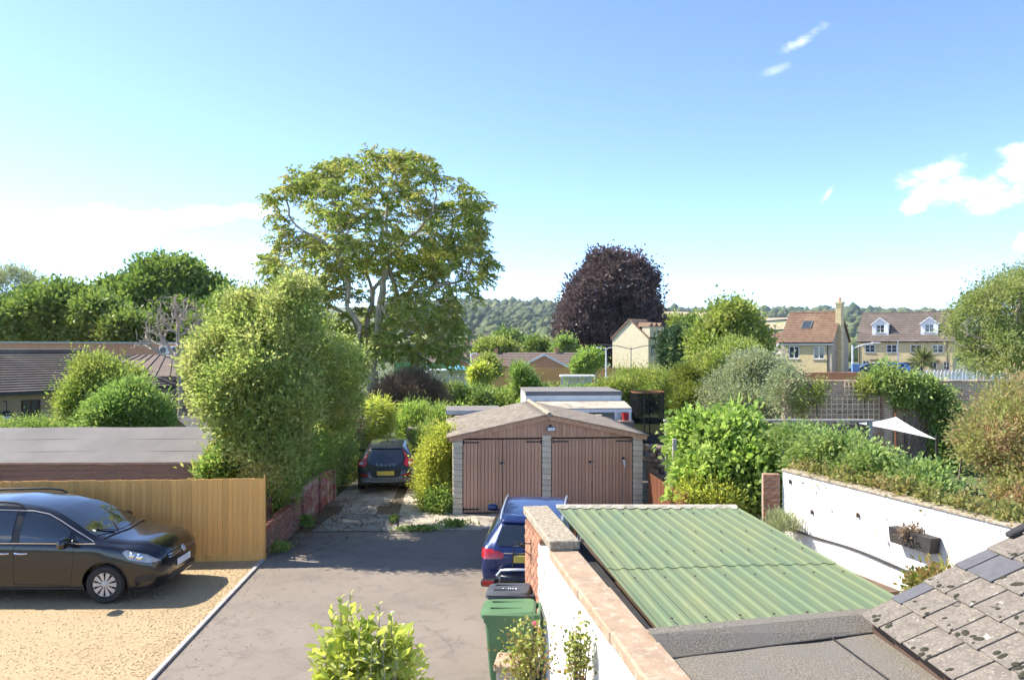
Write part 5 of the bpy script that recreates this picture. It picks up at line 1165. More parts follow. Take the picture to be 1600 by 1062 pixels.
for s, v in ((-1, 'R'), (1, 'L')):
    decal(bv, [(.82, 1.06), (.82, 1.235), (.62, 1.36), (.36, 1.48), (.10, 1.535), (-.04, 1.545), (-.04, 1.065)], v, .006, .05, 'side_window', M['car_glass'], cr, rnd=.03)
    decal(bv, [(-.18, 1.07), (-.18, 1.555), (-.6, 1.57), (-1.25, 1.55), (-1.25, 1.075)], v, .006, .06, 'side_window', M['car_glass'], cr, rnd=.03)
    decal(bv, [(-1.38, 1.08), (-1.38, 1.54), (-2.02, 1.44), (-2.12, 1.12)], v, .006, .06, 'side_window', M['car_glass'], cr, rnd=.04)
    decal(bv, [(1.17, 1.055), (.92, 1.175), (.92, 1.058)], v, .006, .04, 'quarter_light', M['car_glass'], cr, rnd=.02)
    decal(bv, [(-.05, 1.06), (-.05, 1.55), (-.17, 1.56), (-.17, 1.06)], v, .003, .05, 'door_pillar', M['black_plastic'], cr)
    seam(bv, [(1.28, 1.035), (.4, 1.045), (-1.0, 1.055), (-2.1, 1.09)], v, cr, 'window_trim', .010, M['chrome'])
    seam(bv, [(1.24, 1.06), (.84, 1.27), (.60, 1.40), (.36, 1.51), (.08, 1.565), (-.6, 1.59), (-1.5, 1.56), (-2.05, 1.46)], v, cr, 'roof_trim', .008, M['silver_trim'])
    seam(bv, [(.93, 1.04), (.92, .6), (.86, .34)], v, cr); seam(bv, [(-.11, 1.04), (-.11, .34), (.86, .32)], v, cr); seam(bv, [(-1.36, 1.04), (-1.34, .76), (-1.0, .5), (-1.0, .34)], v, cr)
    for hx in (.02, -.30):
        p = bv.ray_cast(Vector((hx, s*9, .885)), Vector((0, -s, 0)))[0]; MB().tube([p+Vector((.11, 0, 0)), p+Vector((.06, s*.035, .0)), p+Vector((-.06, s*.035, 0)), p+Vector((-.11, 0, 0))], .016, 8).build('door_handle', M['chrome'], cr, smooth=True)
    decal(bv, [(2.38, .71), (2.18, .84), (1.82, .93), (1.76, .89), (1.88, .77), (2.22, .70)], v, .008, .035, 'headlight', M['lamp_clear'], cr, rnd=.03)
    for hx, hz, rr_ in ((2.06, .805, .052), (1.93, .835, .045)):
        h, nr, *_ = bv.ray_cast(Vector((hx, s*9, hz)), Vector((0, -s, 0)))
        MB().lathe([(0, .022), (rr_*.6, .02), (rr_, .008), (rr_*1.1, 0)], 14, Matrix.Translation(h+nr*.008) @ nr.to_track_quat('Z', 'Y').to_matrix().to_4x4()).build('headlamp_lens', M['chrome'], cr, smooth=True)
    MB().tube([(-.10, s*.66, 1.64), (-.2, s*.655, 1.69), (-.45, s*.645, 1.72), (-1.5, s*.63, 1.70), (-1.8, s*.62, 1.62)], .020, 8).build('roof_rail', M['black_plastic'], cr, smooth=True)
    seam(bv, [(1.08, .27), (.98, .27), (-1.0, .27)], v, cr, 'sill_trim', .02, M['black_plastic'])
    decal(bv, [(2.30, .40), (2.02, .36), (1.96, .42), (2.05, .48), (2.32, .50)], v, .004, .04, 'bumper_grille', M['black_plastic'], cr, rnd=.03)
    decal(bv, [(1.07, .22), (1.075, .36), (1.10, .36), (1.115, .22)], v, .012, .04, 'mud_flap', M['rubber'], cr)
    for wx_ in (1.47, -1.45):
        wheel(cr, (wx_, s*.835, .335), .335, s)
        arc = [(wx_+.40*math.cos(a), .335+.40*math.sin(a)) for a in np.linspace(R(-15), R(195), 22)]
        seam(bv, arc, v, cr, 'arch_lip', .012, M['paint_black'])
mirrorpair(cr, .86, .96, 1.10, M['paint_black'], k=1.3)
decal(bv, [(-.56, .785), (.56, .785), (.58, .71), (.50, .675), (-.50, .675), (-.58, .71)], 'F', .004, .04, 'grille', M['black_plastic'], cr, rnd=.02)
for z in (.755, .71): seam(bv, [(-.55, z), (0, z), (.55, z)], 'F', cr, 'grille_bar', .011, M['chrome'])
decal(bv, [(-.52, .40), (.52, .40), (.58, .34), (.50, .30), (-.50, .30), (-.58, .34)], 'F', .004, .05, 'lower_grille', M['black_plastic'], cr, rnd=.02)
for z in (.33, .365): seam(bv, [(-.5, z), (0, z), (.5, z)], 'F', cr, 'grille_bar', .006, M['grey_plastic'])
MB().box((2.455, 0, .55), (.02, .54, .12), ch=.004).build('number_plate', M['plate_white'], cr)
h, nr, *_ = bv.ray_cast(Vector((9, 0, .74)), Vector((-1, 0, 0)))
Q = Matrix.Translation(h+nr*.014) @ (Vector((.9, 0, .35)).to_track_quat('Z', 'Y').to_matrix().to_4x4())
bd = MB(); bd.lathe([(.062, -.005), (.074, .0), (.074, .010), (.062, .012), (.060, 0)], 26, Q, close=True); bd.lathe([(0, -.004), (.062, -.004)], 20, Q)
# two stacked letter strokes inside the ring
for (a, b) in (((-.030, .052), (0, .006)), ((0, .006), (.030, .052)), ((-.055, .025), (-.026, -.050)), ((-.026, -.050), (0, -.004)), ((0, -.004), (.026, -.050)), ((.026, -.050), (.055, .025))):
    bd.bar(Q @ Vector((a[0], a[1], .006)), Q @ Vector((b[0], b[1], .006)), .011, .010)
bd.build('badge', M['chrome'], cr)
for s in (-1, 1):
    a = bv.ray_cast(Vector((1.34, s*.05-.25, 9)), Vector((0, 0, -1)))[0]; b = bv.ray_cast(Vector((1.12, s*.3-.25, 9)), Vector((0, 0, -1)))[0]; MB().bar(a+Vector((0, 0, .03)), b+Vector((0, 0, .02)), .025, .015).build('wiper', M['black_plastic'], cr)
seam(bv, [(2.32, -.60), (1.9, -.70), (1.45, -.76)], 'T', cr, 'bonnet_seam', .005); seam(bv, [(2.32, .60), (1.9, .70), (1.45, .76)], 'T', cr, 'bonnet_seam', .005); seam(bv, [(1.36, -.74), (1.45, 0), (1.36, .74)], 'T', cr, 'scuttle', .02)
p = bv.ray_cast(Vector((1.1, -.58, 9)), Vector((0, 0, -1)))[0]
decal(bv, [(1.12+.03*math.cos(a), -.62+.03*math.sin(a)) for a in np.linspace(0, 6, 10)], 'T', .010, .03, 'windscreen_sticker', mat('sticker', (.75, .8, .7)), cr)

# ---- dark grey hatchback under the hedge
c2 = empty('parked_car', (-4.08, 25.55, .03), R(90+6), 'dark grey hatchback with tall red tail lights under the hedge', 'car', 'parked cars')
TC = [(2.12, .36, .45, .50, .5, .42, .60, .36, .64, .66), (2.0, .24, .70, .76, .5, .70, .68, .55, .74, .77), (1.6, .19, .82, .87, .52, .82, .80, .64, .86, .90), (1.0, .18, .85, .89, .55, .86, .88, .70, .94, .98), (.85, .18, .85, .89, .55, .865, .89, .72, .97, 1.01), (.35, .18, .85, .89, .55, .865, .90, .66, 1.22, 1.28), (-.1, .18, .85, .89, .55, .865, .91, .58, 1.36, 1.42),
      (-.6, .18, .85, .89, .55, .865, .93, .56, 1.38, 1.445), (-1.2, .18, .85, .89, .56, .865, .96, .54, 1.34, 1.41), (-1.6, .19, .85, .89, .58, .86, .97, .52, 1.28, 1.35), (-1.72, .20, .85, .885, .60, .855, .96, .50, 1.22, 1.29), (-1.88, .21, .84, .875, .60, .84, .92, .52, 1.08, 1.12), (-2.02, .23, .80, .845, .60, .80, .82, .56, .88, .90), (-2.08, .25, .78, .82, .58, .76, .74, .56, .78, .80), (-2.14, .30, .68, .72, .52, .66, .62, .5, .66, .67)]
me, bv = car_body(TC, {1.30: .32, -1.34: .32}, .365, .77); link('body', me, M['paint_grey'], c2)
rg_ = [(-.50, 1.25), (.50, 1.25), (.56, 1.05), (.46, .86), (.28, .775), (-.28, .775), (-.46, .86), (-.56, 1.05)]
decal(bv, rg_, 'B', .008, .05, 'rear_window', M['car_glass'], c2, rnd=.06)
tl_ = [(-.50, 1.27), (-.60, 1.12), (-.66, .98), (-.83, .95), (-.84, .80), (-.64, .78), (-.54, .84), (-.60, 1.02), (-.545, 1.12)]
for s in (-1, 1):
    decal(bv, [(s*a, b) for a, b in tl_], 'B', .014, .04, 'tail_light', M['tail_red'], c2, rnd=.02); decal(bv, [(s*.68, .92), (s*.79, .90), (s*.79, .84), (s*.68, .84)], 'B', .020, .04, 'reversing_light', M['tail_clear'], c2, rnd=.015)
    decal(bv, [(s*.50, .50), (s*.74, .52), (s*.74, .57), (s*.50, .55)], 'B', .006, .04, 'reflector', M['tail_red'], c2, rnd=.01)
    v = 'R' if s < 0 else 'L'
    decal(bv, [(.55, .955), (.18, 1.16), (-.10, 1.285), (-.45, 1.30), (-.45, .955)], v, .006, .05, 'side_window', M['car_glass'], c2, rnd=.03); decal(bv, [(-.53, .96), (-.53, 1.30), (-1.1, 1.27), (-1.45, 1.12), (-1.2, .99)], v, .006, .05, 'side_window', M['car_glass'], c2, rnd=.04)
    for wx_ in (1.30, -1.34): wheel(c2, (wx_, s*.775, .32), .32, s, 'alloy')
    seam(bv, [(.68, .92), (.66, .5), (.6, .3)], v, c2); seam(bv, [(-.5, .93), (-.55, .6), (-.6, .3)], v, c2)
mirrorpair(c2, .62, .87, .97, M['paint_grey'])
decal(bv, [(-.48, .70), (.48, .70), (.42, .46), (-.42, .46)], 'B', .004, .06, 'plate_recess', M['black_plastic'], c2, rnd=.05)
MB().box((-2.16, 0, .585), (.03, .52, .125), ch=.004).build('number_plate', M['plate_yellow'], c2)
decal(bv, [(-.78, .45), (.78, .45), (.74, .31), (-.74, .31)], 'B', .006, .06, 'lower_bumper', M['grey_plastic'], c2)
seam(bv, [(-.62, .36), (-.40, .36), (-.34, .325), (.34, .325), (.40, .36), (.62, .36)], 'B', c2, 'skid_trim', .016, M['chrome'])
decal(bv, [(-.52, 1.33), (.52, 1.33), (.52, 1.265), (-.52, 1.265)], 'B', .012, .05, 'roof_spoiler', M['paint_grey'], c2, thick=.02)
for i, ch_ in enumerate('VOLVO'):
    f = bpy.data.curves.new('letter', 'FONT'); f.body = ch_; f.size = .085; f.extrude = .004; f.align_x = 'CENTER'; f.materials.append(M['chrome'])
    xx_ = (2-i)*.13; h, nr, *_ = bv.ray_cast(Vector((-9, xx_, .80)), Vector((1, 0, 0)))
    t0_ = bpy.data.objects.new('letter_tmp', f); COL.objects.link(t0_); lm_ = bpy.data.meshes.new_from_object(t0_.evaluated_get(bpy.context.evaluated_depsgraph_get())); bpy.data.objects.remove(t0_)
    t_ = link('letter', lm_, M['chrome'], c2); t_.location = h+nr*.02; yv = Vector((0, -1, 0)); zv = nr; upv = zv.cross(yv); upv = upv if upv.z > 0 else -upv
    t_.rotation_euler = Matrix((yv, upv, zv)).transposed().to_euler()
MB().bar((-1.94, 0, 1.0), (-1.93, .28, .92), .02, .02).build('rear_wiper', M['black_plastic'], c2)
MB().tube([(-1.0, 0, 1.42), (-1.06, 0, 1.50)], [.03, .008], 6).build('roof_aerial', M['black_plastic'], c2)

# ---- blue estate car
hd = R(90-5.3); c3 = empty('parked_car', (.31+math.cos(hd)*2.35, 13.45+math.sin(hd)*2.35, .012), hd, 'blue estate car with silver roof rails before the garage', 'car', 'parked cars')
TE = [(2.36, .36, .45, .52, .5, .45, .62, .36, .66, .68), (2.22, .24, .70, .77, .5, .72, .70, .55, .76, .79), (1.8, .18, .83, .88, .52, .83, .82, .66, .89, .93), (1.05, .17, .86, .90, .55, .865, .91, .72, .97, 1.01), (.9, .17, .86, .90, .55, .87, .915, .73, 1.0, 1.04), (.3, .17, .86, .905, .55, .875, .93, .65, 1.26, 1.31), (.0, .17, .86, .905, .55, .875, .935, .61, 1.36, 1.40),
      (-.6, .17, .86, .905, .55, .875, .94, .60, 1.40, 1.455), (-1.4, .18, .86, .905, .56, .87, .95, .585, 1.37, 1.43), (-1.9, .19, .85, .895, .58, .855, .95, .56, 1.31, 1.37), (-2.02, .20, .85, .89, .60, .85, .94, .56, 1.25, 1.30), (-2.20, .22, .83, .87, .60, .83, .92, .62, 1.03, 1.06), (-2.28, .24, .82, .86, .60, .80, .88, .66, .93, .95), (-2.33, .28, .79, .83, .58, .76, .80, .66, .85, .87), (-2.36, .34, .70, .74, .54, .68, .70, .6, .74, .75)]
me, bv = car_body(TE, {1.42: .33, -1.42: .33}, .375, .79); link('body', me, M['paint_blue'], c3)
decal(bv, [(-.50, 1.27), (.50, 1.27), (.60, 1.0), (.57, .955), (-.57, .955), (-.60, 1.0)], 'B', .008, .05, 'rear_window', M['car_glass'], c3, rnd=.05)
decal(bv, [(-.53, 1.385), (.53, 1.385), (.53, 1.30), (-.53, 1.30)], 'B', .02, .05, 'roof_spoiler', M['paint_blue'], c3, thick=.02)
for s in (-1, 1):
    v = 'R' if s < 0 else 'L'
    decal(bv, [(s*.86, .90), (s*.80, .91), (s*.50, .865), (s*.44, .82), (s*.48, .755), (s*.80, .735), (s*.87, .76)], 'B', .012, .035, 'tail_light', M['tail_red'], c3, rnd=.03); decal(bv, [(-2.33, .90), (-2.02, .90), (-1.98, .86), (-2.1, .80), (-2.33, .76)], v, .012, .04, 'tail_light', M['tail_red'], c3, rnd=.03)
    seam(bv, [(s*.84, .805), (s*.50, .80)], 'B', c3, 'light_bar', .010, M['tail_clear'])
    decal(bv, [(.62, .985), (.18, 1.21), (-.02, 1.30), (-.42, 1.335), (-.42, .985)], v, .006, .05, 'side_window', M['car_glass'], c3, rnd=.03); decal(bv, [(-.50, .985), (-.50, 1.335), (-1.15, 1.325), (-1.15, .99)], v, .006, .05, 'side_window', M['car_glass'], c3, rnd=.03); decal(bv, [(-1.22, .99), (-1.22, 1.32), (-1.65, 1.28), (-1.95, 1.10), (-1.8, 1.0)], v, .006, .05, 'side_window', M['car_glass'], c3, rnd=.04)
    MB().tube([(.05, s*.60, 1.375), (-.05, s*.60, 1.42), (-.6, s*.59, 1.45), (-1.5, s*.57, 1.42), (-1.80, s*.56, 1.37), (-1.9, s*.555, 1.33)], .019, 8).build('roof_rail', M['silver_trim'], c3, smooth=True)
    seam(bv, [(.9, .965), (-.5, .97), (-1.9, .985)], v, c3, 'window_trim', .009, M['chrome']); seam(bv, [(.7, 1.0), (.15, 1.26), (-.1, 1.345), (-.6, 1.365), (-1.4, 1.34), (-1.9, 1.2), (-2.0, 1.03)], v, c3, 'window_trim', .009, M['chrome'])
    for wx_ in (1.42, -1.42): wheel(c3, (wx_, s*.785, .33), .33, s, 'alloy')
    seam(bv, [(s*.52, .95), (s*.62, .74), (s*.55, .55), (0, .53)], 'B', c3, 'tailgate_seam', .005)
mirrorpair(c3, .72, .90, 1.0, M['paint_blue'])
seam(bv, [(-.46, .845), (0, .85), (.46, .845)], 'B', c3, 'chrome_strip', .012, M['chrome'])
star = MB(); h, nr, *_ = bv.ray_cast(Vector((-9, 0, .90)), Vector((1, 0, 0))); Q = Matrix.Translation(h+nr*.01) @ nr.to_track_quat('Z', 'Y').to_matrix().to_4x4(); star.lathe([(.040, 0), (.047, 0), (.047, .008), (.040, .008)], 20, Q, close=True)
for k in range(3): a = R(90+120*k); star.bar(Q @ Vector((0, 0, .004)), Q @ Vector((.043*math.cos(a), .043*math.sin(a), .004)), .010, .006)
star.build('badge', M['chrome'], c3)
decal(bv, [(-.80, .40), (.80, .40), (.72, .26), (-.72, .26)], 'B', .006, .06, 'lower_bumper', M['black_plastic'], c3); seam(bv, [(-.80, .56), (0, .585), (.80, .56)], 'B', c3, 'bumper_crease', .010, M['paint_blue'])
# tow-bar bicycle carrier
rk = empty('cycle_carrier', c3.matrix_basis @ Vector((-2.42, 0, 0)), hd, 'black folded bicycle carrier with red lamps behind the blue car', 'cycle carrier')     # local -x toward camera
MB().box((-.24, 0, .50), (.34, 1.02, .13), ch=.045).build('carrier_body', M['paint_black'], rk); MB().box((-.24, 0, .40), (.28, .90, .10), ch=.03).build('carrier_base', M['black_plastic'], rk)
MB().tube([(-.1, -.56, .50), (-.12, -.48, .60), (-.2, -.2, .64), (-.2, .2, .64), (-.12, .48, .60), (-.1, .56, .50)], .028, 10).build('carrier_tube', M['silver_trim'], rk, smooth=True)
for s in (-1, 1):
    L_ = MB().box((-.30, s*.68, .44), (.12, .26, .12), ch=.025).build('lamp_housing', M['black_plastic'], rk); MB().box((-.362, s*.68, .445), (.012, .19, .08), ch=.004).build('lamp_lens', M['tail_red'], L_)
    MB().tube([(-.2, s*.45, .5), (-.28, s*.62, .47)], .03, 8).build('lamp_arm', M['black_plastic'], rk)
    MB().tube([(-.05, s*.28, .56), (-.10, s*.28, .80), (-.14, s*.26, 1.02), (-.22, s*.12, 1.06)], .013, 7).build('frame_arm', M['black_plastic'], rk, smooth=True)
    MB().lathe([(.02, -.02), (.045, -.02), (.045, .02), (.02, .02)], 12, Matrix.Translation((-.22, s*.10, 1.07)) @ Matrix.Rotation(R(60), 4, 'Y'), close=True).build('clamp', M['black_plastic'], rk)
for i in range(5): MB().tube([(-.30, -.42+i*.06, .58), (-.34, -.38+i*.07, .66), (-.22, -.30+i*.08, .69)], .014, 6).build('strap', M['black_plastic'], rk, smooth=True)
MB().box((-.12, .0, .80), (.02, .52, .125), ch=.004).build('number_plate', M['plate_yellow'], rk); MB().box((-.40, .02, .48), (.012, .12, .04)).build('label', M['plate_white'], rk)
MB().box((.06, 0, .42), (.3, .09, .09)).build('tow_bar', M['iron'], rk)

# ------------------------------------------------------------------ distant parked cars in front of the terrace
def small_car(px, y, pm, label, zlift):
    e = empty('distant_car', (X(px, y), y, zlift), R(180), label, 'car', 'cars parked before the terrace')
    T = np.array(TE); me2, b2 = car_body(TE, {1.42: .33, -1.42: .33}, .375, .79); link('body', me2, pm, e)
    for v in ('R', 'L'): decal(b2, [(.62, .985), (-.02, 1.30), (-1.5, 1.31), (-1.95, 1.08), (-1.8, .99)], v, .006, .08, 'side_window', M['car_glass'], e)
    for s in (-1, 1):
        for wx_ in (1.42, -1.42): wheel(e, (wx_, s*.785, .33), .33, s, 'alloy')
    return e
cpk = MB(); cpk.prism([(26, 58), (75, 58), (80, 116), (48, 116), (40, 100)], 2.4); cpo = cpk.build('car_park', M['asphalt'], loc=(0, 0, -1.6)); tag(cpo, kind='structure')
small_car(1356, 100, M['paint_black'], 'black car parked before the left end of the terrace', .81); small_car(1390, 101, paint('paint_bright_blue', (.04, .16, .50)), 'bright blue car parked before the terrace', .81); small_car(1366, 106, paint('paint_white', (.7, .7, .7), 0), 'white car parked behind the black car by the terrace', .81); small_car(1410, 105, M['paint_grey'], 'grey car parked behind the bright blue car', .81)

# ------------------------------------------------------------------ wheelie bins and gate pillar
M['bin_green'] = mat('bin_green', (.085, .165, .072), (.10, .19, .085), 3, .5, .1, 90)
M['bin_grey'] = mat('bin_grey', (.060, .064, .072), (.078, .082, .09), 3, .5, .1, 90)
def bin_(loc, rz, m, h, w, d, label):
    e = empty('wheelie_bin', loc, rz, label, 'wheelie bin', 'wheelie bins by the parapet wall'); sc = h/1.07; mb = MB(); N = 6     # local -x is the front (lid edge), +x the hinge side
    def ring(z, a, b, cr_): 
        q = []
        for (sx, sy) in ((1, 1), (-1, 1), (-1, -1), (1, -1)):
            for t in range(4): an = {(1, 1): 0, (-1, 1): 90, (-1, -1): 180, (1, -1): 270}[(sx, sy)]+t*30; q.append((sx*(a-cr_)+cr_*math.cos(R(an)), sy*(b-cr_)+cr_*math.sin(R(an)), z))
        return q
    levels = [(0.04, d*.36, w*.40, .04), (.10, d*.38, w*.42, .05), (h*.80, d*.455, w*.475, .05), (h*.83, d*.455, w*.475, .05), (h*.835, d*.49, w*.505, .05), (h*.90, d*.49, w*.505, .05)]
    for lv in levels: mb.v += ring(*lv)
    for i in range(len(levels)-1):
        for k in range(16): k2 = (k+1) % 16; mb.f.append((i*16+k, i*16+k2, (i+1)*16+k2, (i+1)*16+k))
    mb.f.append(tuple(range(16))[::-1]); mb.f.append(tuple(range(80, 96))); mb.build('bin_body', m, e, smooth=35)
    ld = MB(); lv = [(h*.905, d*.515, w*.53, .05), (h*.955, d*.515, w*.53, .06), (h*.985, d*.47, w*.48, .08), (h*.995, d*.36, w*.36, .08)]
    for q in lv: ld.v += [(x-.02, y, z-(x+.1)*.04*0+ (.03*(x/d) if z > h*.96 else 0)) for x, y, z in ring(*q)]
    for i in range(3):
        for k in range(16): k2 = (k+1) % 16; ld.f.append((i*16+k, i*16+k2, (i+1)*16+k2, (i+1)*16+k))
    ld.f.append(tuple(range(16))[::-1]); ld.f.append(tuple(range(48, 64))); lid = ld.build('lid', m, e, smooth=35)
    for s in (-1, 1): MB().box((-.05, s*w*.22, h*1.0), (d*.62, .035, .02), ch=.008).build('lid_rib', m, lid)
    MB().box((-d*.53, 0, h*.93), (.05, w*.5, .03), ch=.01).build('lid_grip', m, lid)
    MB().tube([(d*.56, -w*.42, h*.95), (d*.56, w*.42, h*.95)], .016, 8).build('handle', m, e)
    for s in (-1, 1):
        MB().box((d*.52, s*w*.40, h*.92), (.10, .04, .08), ch=.01).build('handle_bracket', m, e); MB().lathe([(0, -.03), (.095, -.03), (.10, 0), (.095, .03), (0, .03)], 18, Matrix.Translation((d*.40, s*w*.44, .10)) @ Matrix.Rotation(R(90), 4, 'X')).build('wheel', M['rubber'], e)
    return e
bg_ = bin_((-.02, 10.42, .008), R(-4), M['bin_green'], .985, .58, .70, 'green wheelie bin nearer the camera')
bb_ = bin_((-.02, 11.28, .008), R(-6), M['bin_grey'], .95, .50, .62, 'dark grey wheelie bin behind the green one')
lbm = MB()
for i, (x, w_) in enumerate(((-.10, .018), (-.02, .012), (.01, .012), (.045, .012), (.09, .02))): lbm.box((x, -.16, .95+.004), (w_, .05 if i else .03, .003))
o = lbm.build('lid_marks', M['plate_white'], bb_); o.location = (0, .05, .012)
gpz = empty('gate_pillar', (X(797, 9.45), 9.45, 0), R(-6), 'low rendered pillar with stone cap in front of bins', 'pillar')
zp = Z(1030, 9.45); MB().box((0.02, 0, (zp-.07)/2), (.33, .36, zp-.07), ch=.008).build('pillar_body', M['conc_post'], gpz); MB().box((0.02, 0, zp-.03), (.40, .42, .08), ch=.015).build('pillar_cap', M['coping'], gpz)
tlm = MB().box((0, 0, .55), (.04, .04, 1.1)); 
# ------------------------------------------------------------------ foliage tools
def unit(v): return v/np.maximum(np.linalg.norm(v, axis=-1, keepdims=True), 1e-9)
def wavenoise(p, freq, seed, n=7):
    r = np.random.default_rng(seed); out = np.zeros(len(p))
    for i in range(n):
        k = r.normal(size=3); k = k/np.linalg.norm(k)*freq*r.uniform(.6, 1.7); out += np.sin(p@k+r.uniform(0, 6.28))
    return out/math.sqrt(n)
def leaf_mesh(name, C, D, L, Wd, rng, fold=.25, flat=.0):
    """C base points, D leaf directions, one folded four-sided leaf each"""
    n = len(C); D = unit(D); rv = rng.normal(size=(n, 3)); rv[:, 2] += flat
    S = unit(np.cross(D, rv)); N = np.cross(S, D)
    L = L*rng.uniform(.65, 1.3, (n, 1)); Wd = Wd*rng.uniform(.7, 1.25, (n, 1))
    m = C+D*L*.45; V = np.stack([C, m+S*Wd*.5+N*Wd*fold, C+D*L, m-S*Wd*.5+N*Wd*fold], 1)
    return rawmesh(name, V, np.arange(4*n).reshape(n, 4))
def lobe_points(lobes, n, rng, shell=(.72, 1.02), gap=None, inside=.80, lump=.11):
    """points near the surface of a union of ellipsoids, with outward normals"""
    Lb = np.array(lobes, float); ar = (Lb[:, 3]*Lb[:, 4]+Lb[:, 3]*Lb[:, 5]+Lb[:, 4]*Lb[:, 5]); P = []; Nn = []; got = 0; it = 0
    while got < n and it < 30:
        it += 1; k = rng.choice(len(Lb), n, p=ar/ar.sum()); d = unit(rng.normal(size=(n, 3))); r = rng.uniform(shell[0], shell[1], (n, 1))
        mr = Lb[:, 3:6].mean(1)[k]; ln = wavenoise((d*Lb[k, 3:6])*(5.5/mr)[:, None]*.6+Lb[k, :3], 1.0, 17)
        ln2 = wavenoise((d*Lb[k, 3:6])*(13/mr)[:, None]*.6+Lb[k, :3], 1.0, 23)
        r = r*(1+lump*ln+.5*lump*ln2)[:, None]; p = Lb[k, :3]+d*Lb[k, 3:6]*r; ok = (ln+.7*ln2 > -1.0) | (rng.random(n) < .25)
        for j in range(len(Lb)): q = np.linalg.norm((p-Lb[j, :3])/Lb[j, 3:6], axis=1); ok &= (q > inside) | (k == j)
        if gap: ok &= wavenoise(p, gap[0], gap[2]) > gap[1]
        ok &= p[:, 2] > .03
        P.append(p[ok]); Nn.append(unit(d/Lb[k, 3:6])[ok]); got += ok.sum()
    return np.concatenate(P)[:n], np.concatenate(Nn)[:n]
def bumpy(lobes, seed, k=6):
    """break each rounded mass into a body with smaller masses standing out of it"""
    rng = np.random.default_rng(seed+900); out = []
    for l in lobes:
        l = np.array(l, float); out.append((*l[:3], *(l[3:6]*.86)))
        for i in range(k):
            d = unit(rng.normal(size=3)+np.array([0, 0, .35])); s = rng.uniform(.26, .42); out.append((*(l[:3]+d*l[3:6]*rng.uniform(.58, .80)), *(l[3:6]*s*rng.uniform(.8, 1.2, 3))))
    return out
def foliage(lobes, clumps, per, cr, L, Wd, seed, sub=6, out=.6, up=.25, droop=0, shell=(.72, 1.02), gap=None, fold=.25, flat=.6, name='crown', inside=.8, keep=None):
    per = max(8, int(per*.78)); L, Wd = L*1.1, Wd*1.12
    rng = np.random.default_rng(seed); lobes = bumpy(lobes, seed, sub) if sub else lobes; P, N = lobe_points(lobes, clumps, rng, shell, gap, inside)
    if keep is not None: kk = keep(P); P, N = P[kk], N[kk]
    st = rng.random(len(P)) < .10; P = P+N*(st*rng.uniform(.6, 2.6, len(P)))[:, None]*cr
    L, Wd = L*np.repeat(rng.lognormal(0, .22, len(P)), per)[:, None], Wd*np.repeat(rng.lognormal(0, .18, len(P)), per)[:, None]
    C = np.repeat(P, per, 0)+rng.normal(size=(len(P)*per, 3))*cr*rng.uniform(.5, 1.3, (len(P)*per, 1)); Nr = np.repeat(N, per, 0)
    C[:, 2] = np.maximum(C[:, 2], .02)
    D = Nr*out+unit(C-np.repeat(P, per, 0))*.8+rng.normal(size=C.shape)*.45+np.array([0, 0, up-droop]); return leaf_mesh(name, C, D, L, Wd, rng, fold, flat), P
def grow(attr, trunk, step=.35, infl=3.0, kill=.7, it=90, seed=0, jitter=.15):
    """space colonisation: returns nodes, parent index"""
    rng = np.random.default_rng(seed); nodes = [np.array(p, float) for p in trunk]; par = [-1]+list(range(len(trunk)-1)); A = np.array(attr, float)
    near = np.full(len(A), 1e9); ni = np.zeros(len(A), int); alive = np.ones(len(A), bool)
    def upd(i):
        d = np.linalg.norm(A-nodes[i], axis=1); m = d < near; near[m] = d[m]; ni[m] = i
    for i in range(len(nodes)): upd(i)
    for _ in range(it):
        act = alive & (near < infl)
        if not act.any():
            if not alive.any(): break
            j = np.where(alive)[0][np.argmin(near[alive])]; act = np.zeros(len(A), bool); act[j] = True
        new = []
        for i in np.unique(ni[act]):
            d = unit(A[act & (ni == i)]-nodes[i]).sum(0); d = d/max(np.linalg.norm(d), 1e-6)+rng.normal(size=3)*jitter; d /= np.linalg.norm(d); new.append((i, nodes[i]+d*step))
        for i, p in new: nodes.append(p); par.append(i); upd(len(nodes)-1)
        alive &= near > kill
    return np.array(nodes), np.array(par)
def limb_mesh(nodes, par, r_tip=.012, expo=2.3, n=6, rmax=1e9, taper=None):
    k = len(nodes); r = np.full(k, 0.0); leafc = np.zeros(k, int)
    ch = [[] for _ in range(k)]
    for i, p in enumerate(par):
        if p >= 0: ch[p].append(i)
    acc = np.zeros(k)
    for i in range(k-1, -1, -1):
        acc[i] = max(acc[i], r_tip**expo)
        if par[i] >= 0: acc[par[i]] += acc[i]
    r = np.minimum(acc**(1/expo), rmax); mb = MB()
    for s in range(k):
        if par[s] >= 0 and len(ch[par[s]]) == 1: continue
        path = ([par[s]] if par[s] >= 0 else [])+[s]; c = s
        while len(ch[c]) == 1: c = ch[c][0]; path.append(c)
        if len(path) < 2: continue
        rad = [r[i] for i in path]
        if par[s] >= 0: rad[0] = min(rad[0], rad[1]*1.15)
        mb.tube([nodes[i] for i in path], rad, n if rad[0] > .04 else 4, cap=False)
    return mb, r, ch
def put(o, label, cat, group=None, kind=None): return tag(o, label, cat, group, kind)
G_ = lambda *a: leafmat(*a)
M['lf_ail'] = leafmat('leaf_ailanthus', (0.215, 0.295, 0.060), (0.32, 0.39, 0.10), (0.45, 0.385, 0.125), .42, .5)
M['lf_bush'] = leafmat('leaf_bush', (0.25, 0.335, 0.085), (0.40, 0.465, 0.14), (0.49, 0.48, 0.19), .42, .5)
M['lf_bush2'] = leafmat('leaf_bush_dark', (0.190, 0.305, 0.074), (0.297, 0.429, 0.107), (0.369, 0.443, 0.125), .36, .5)
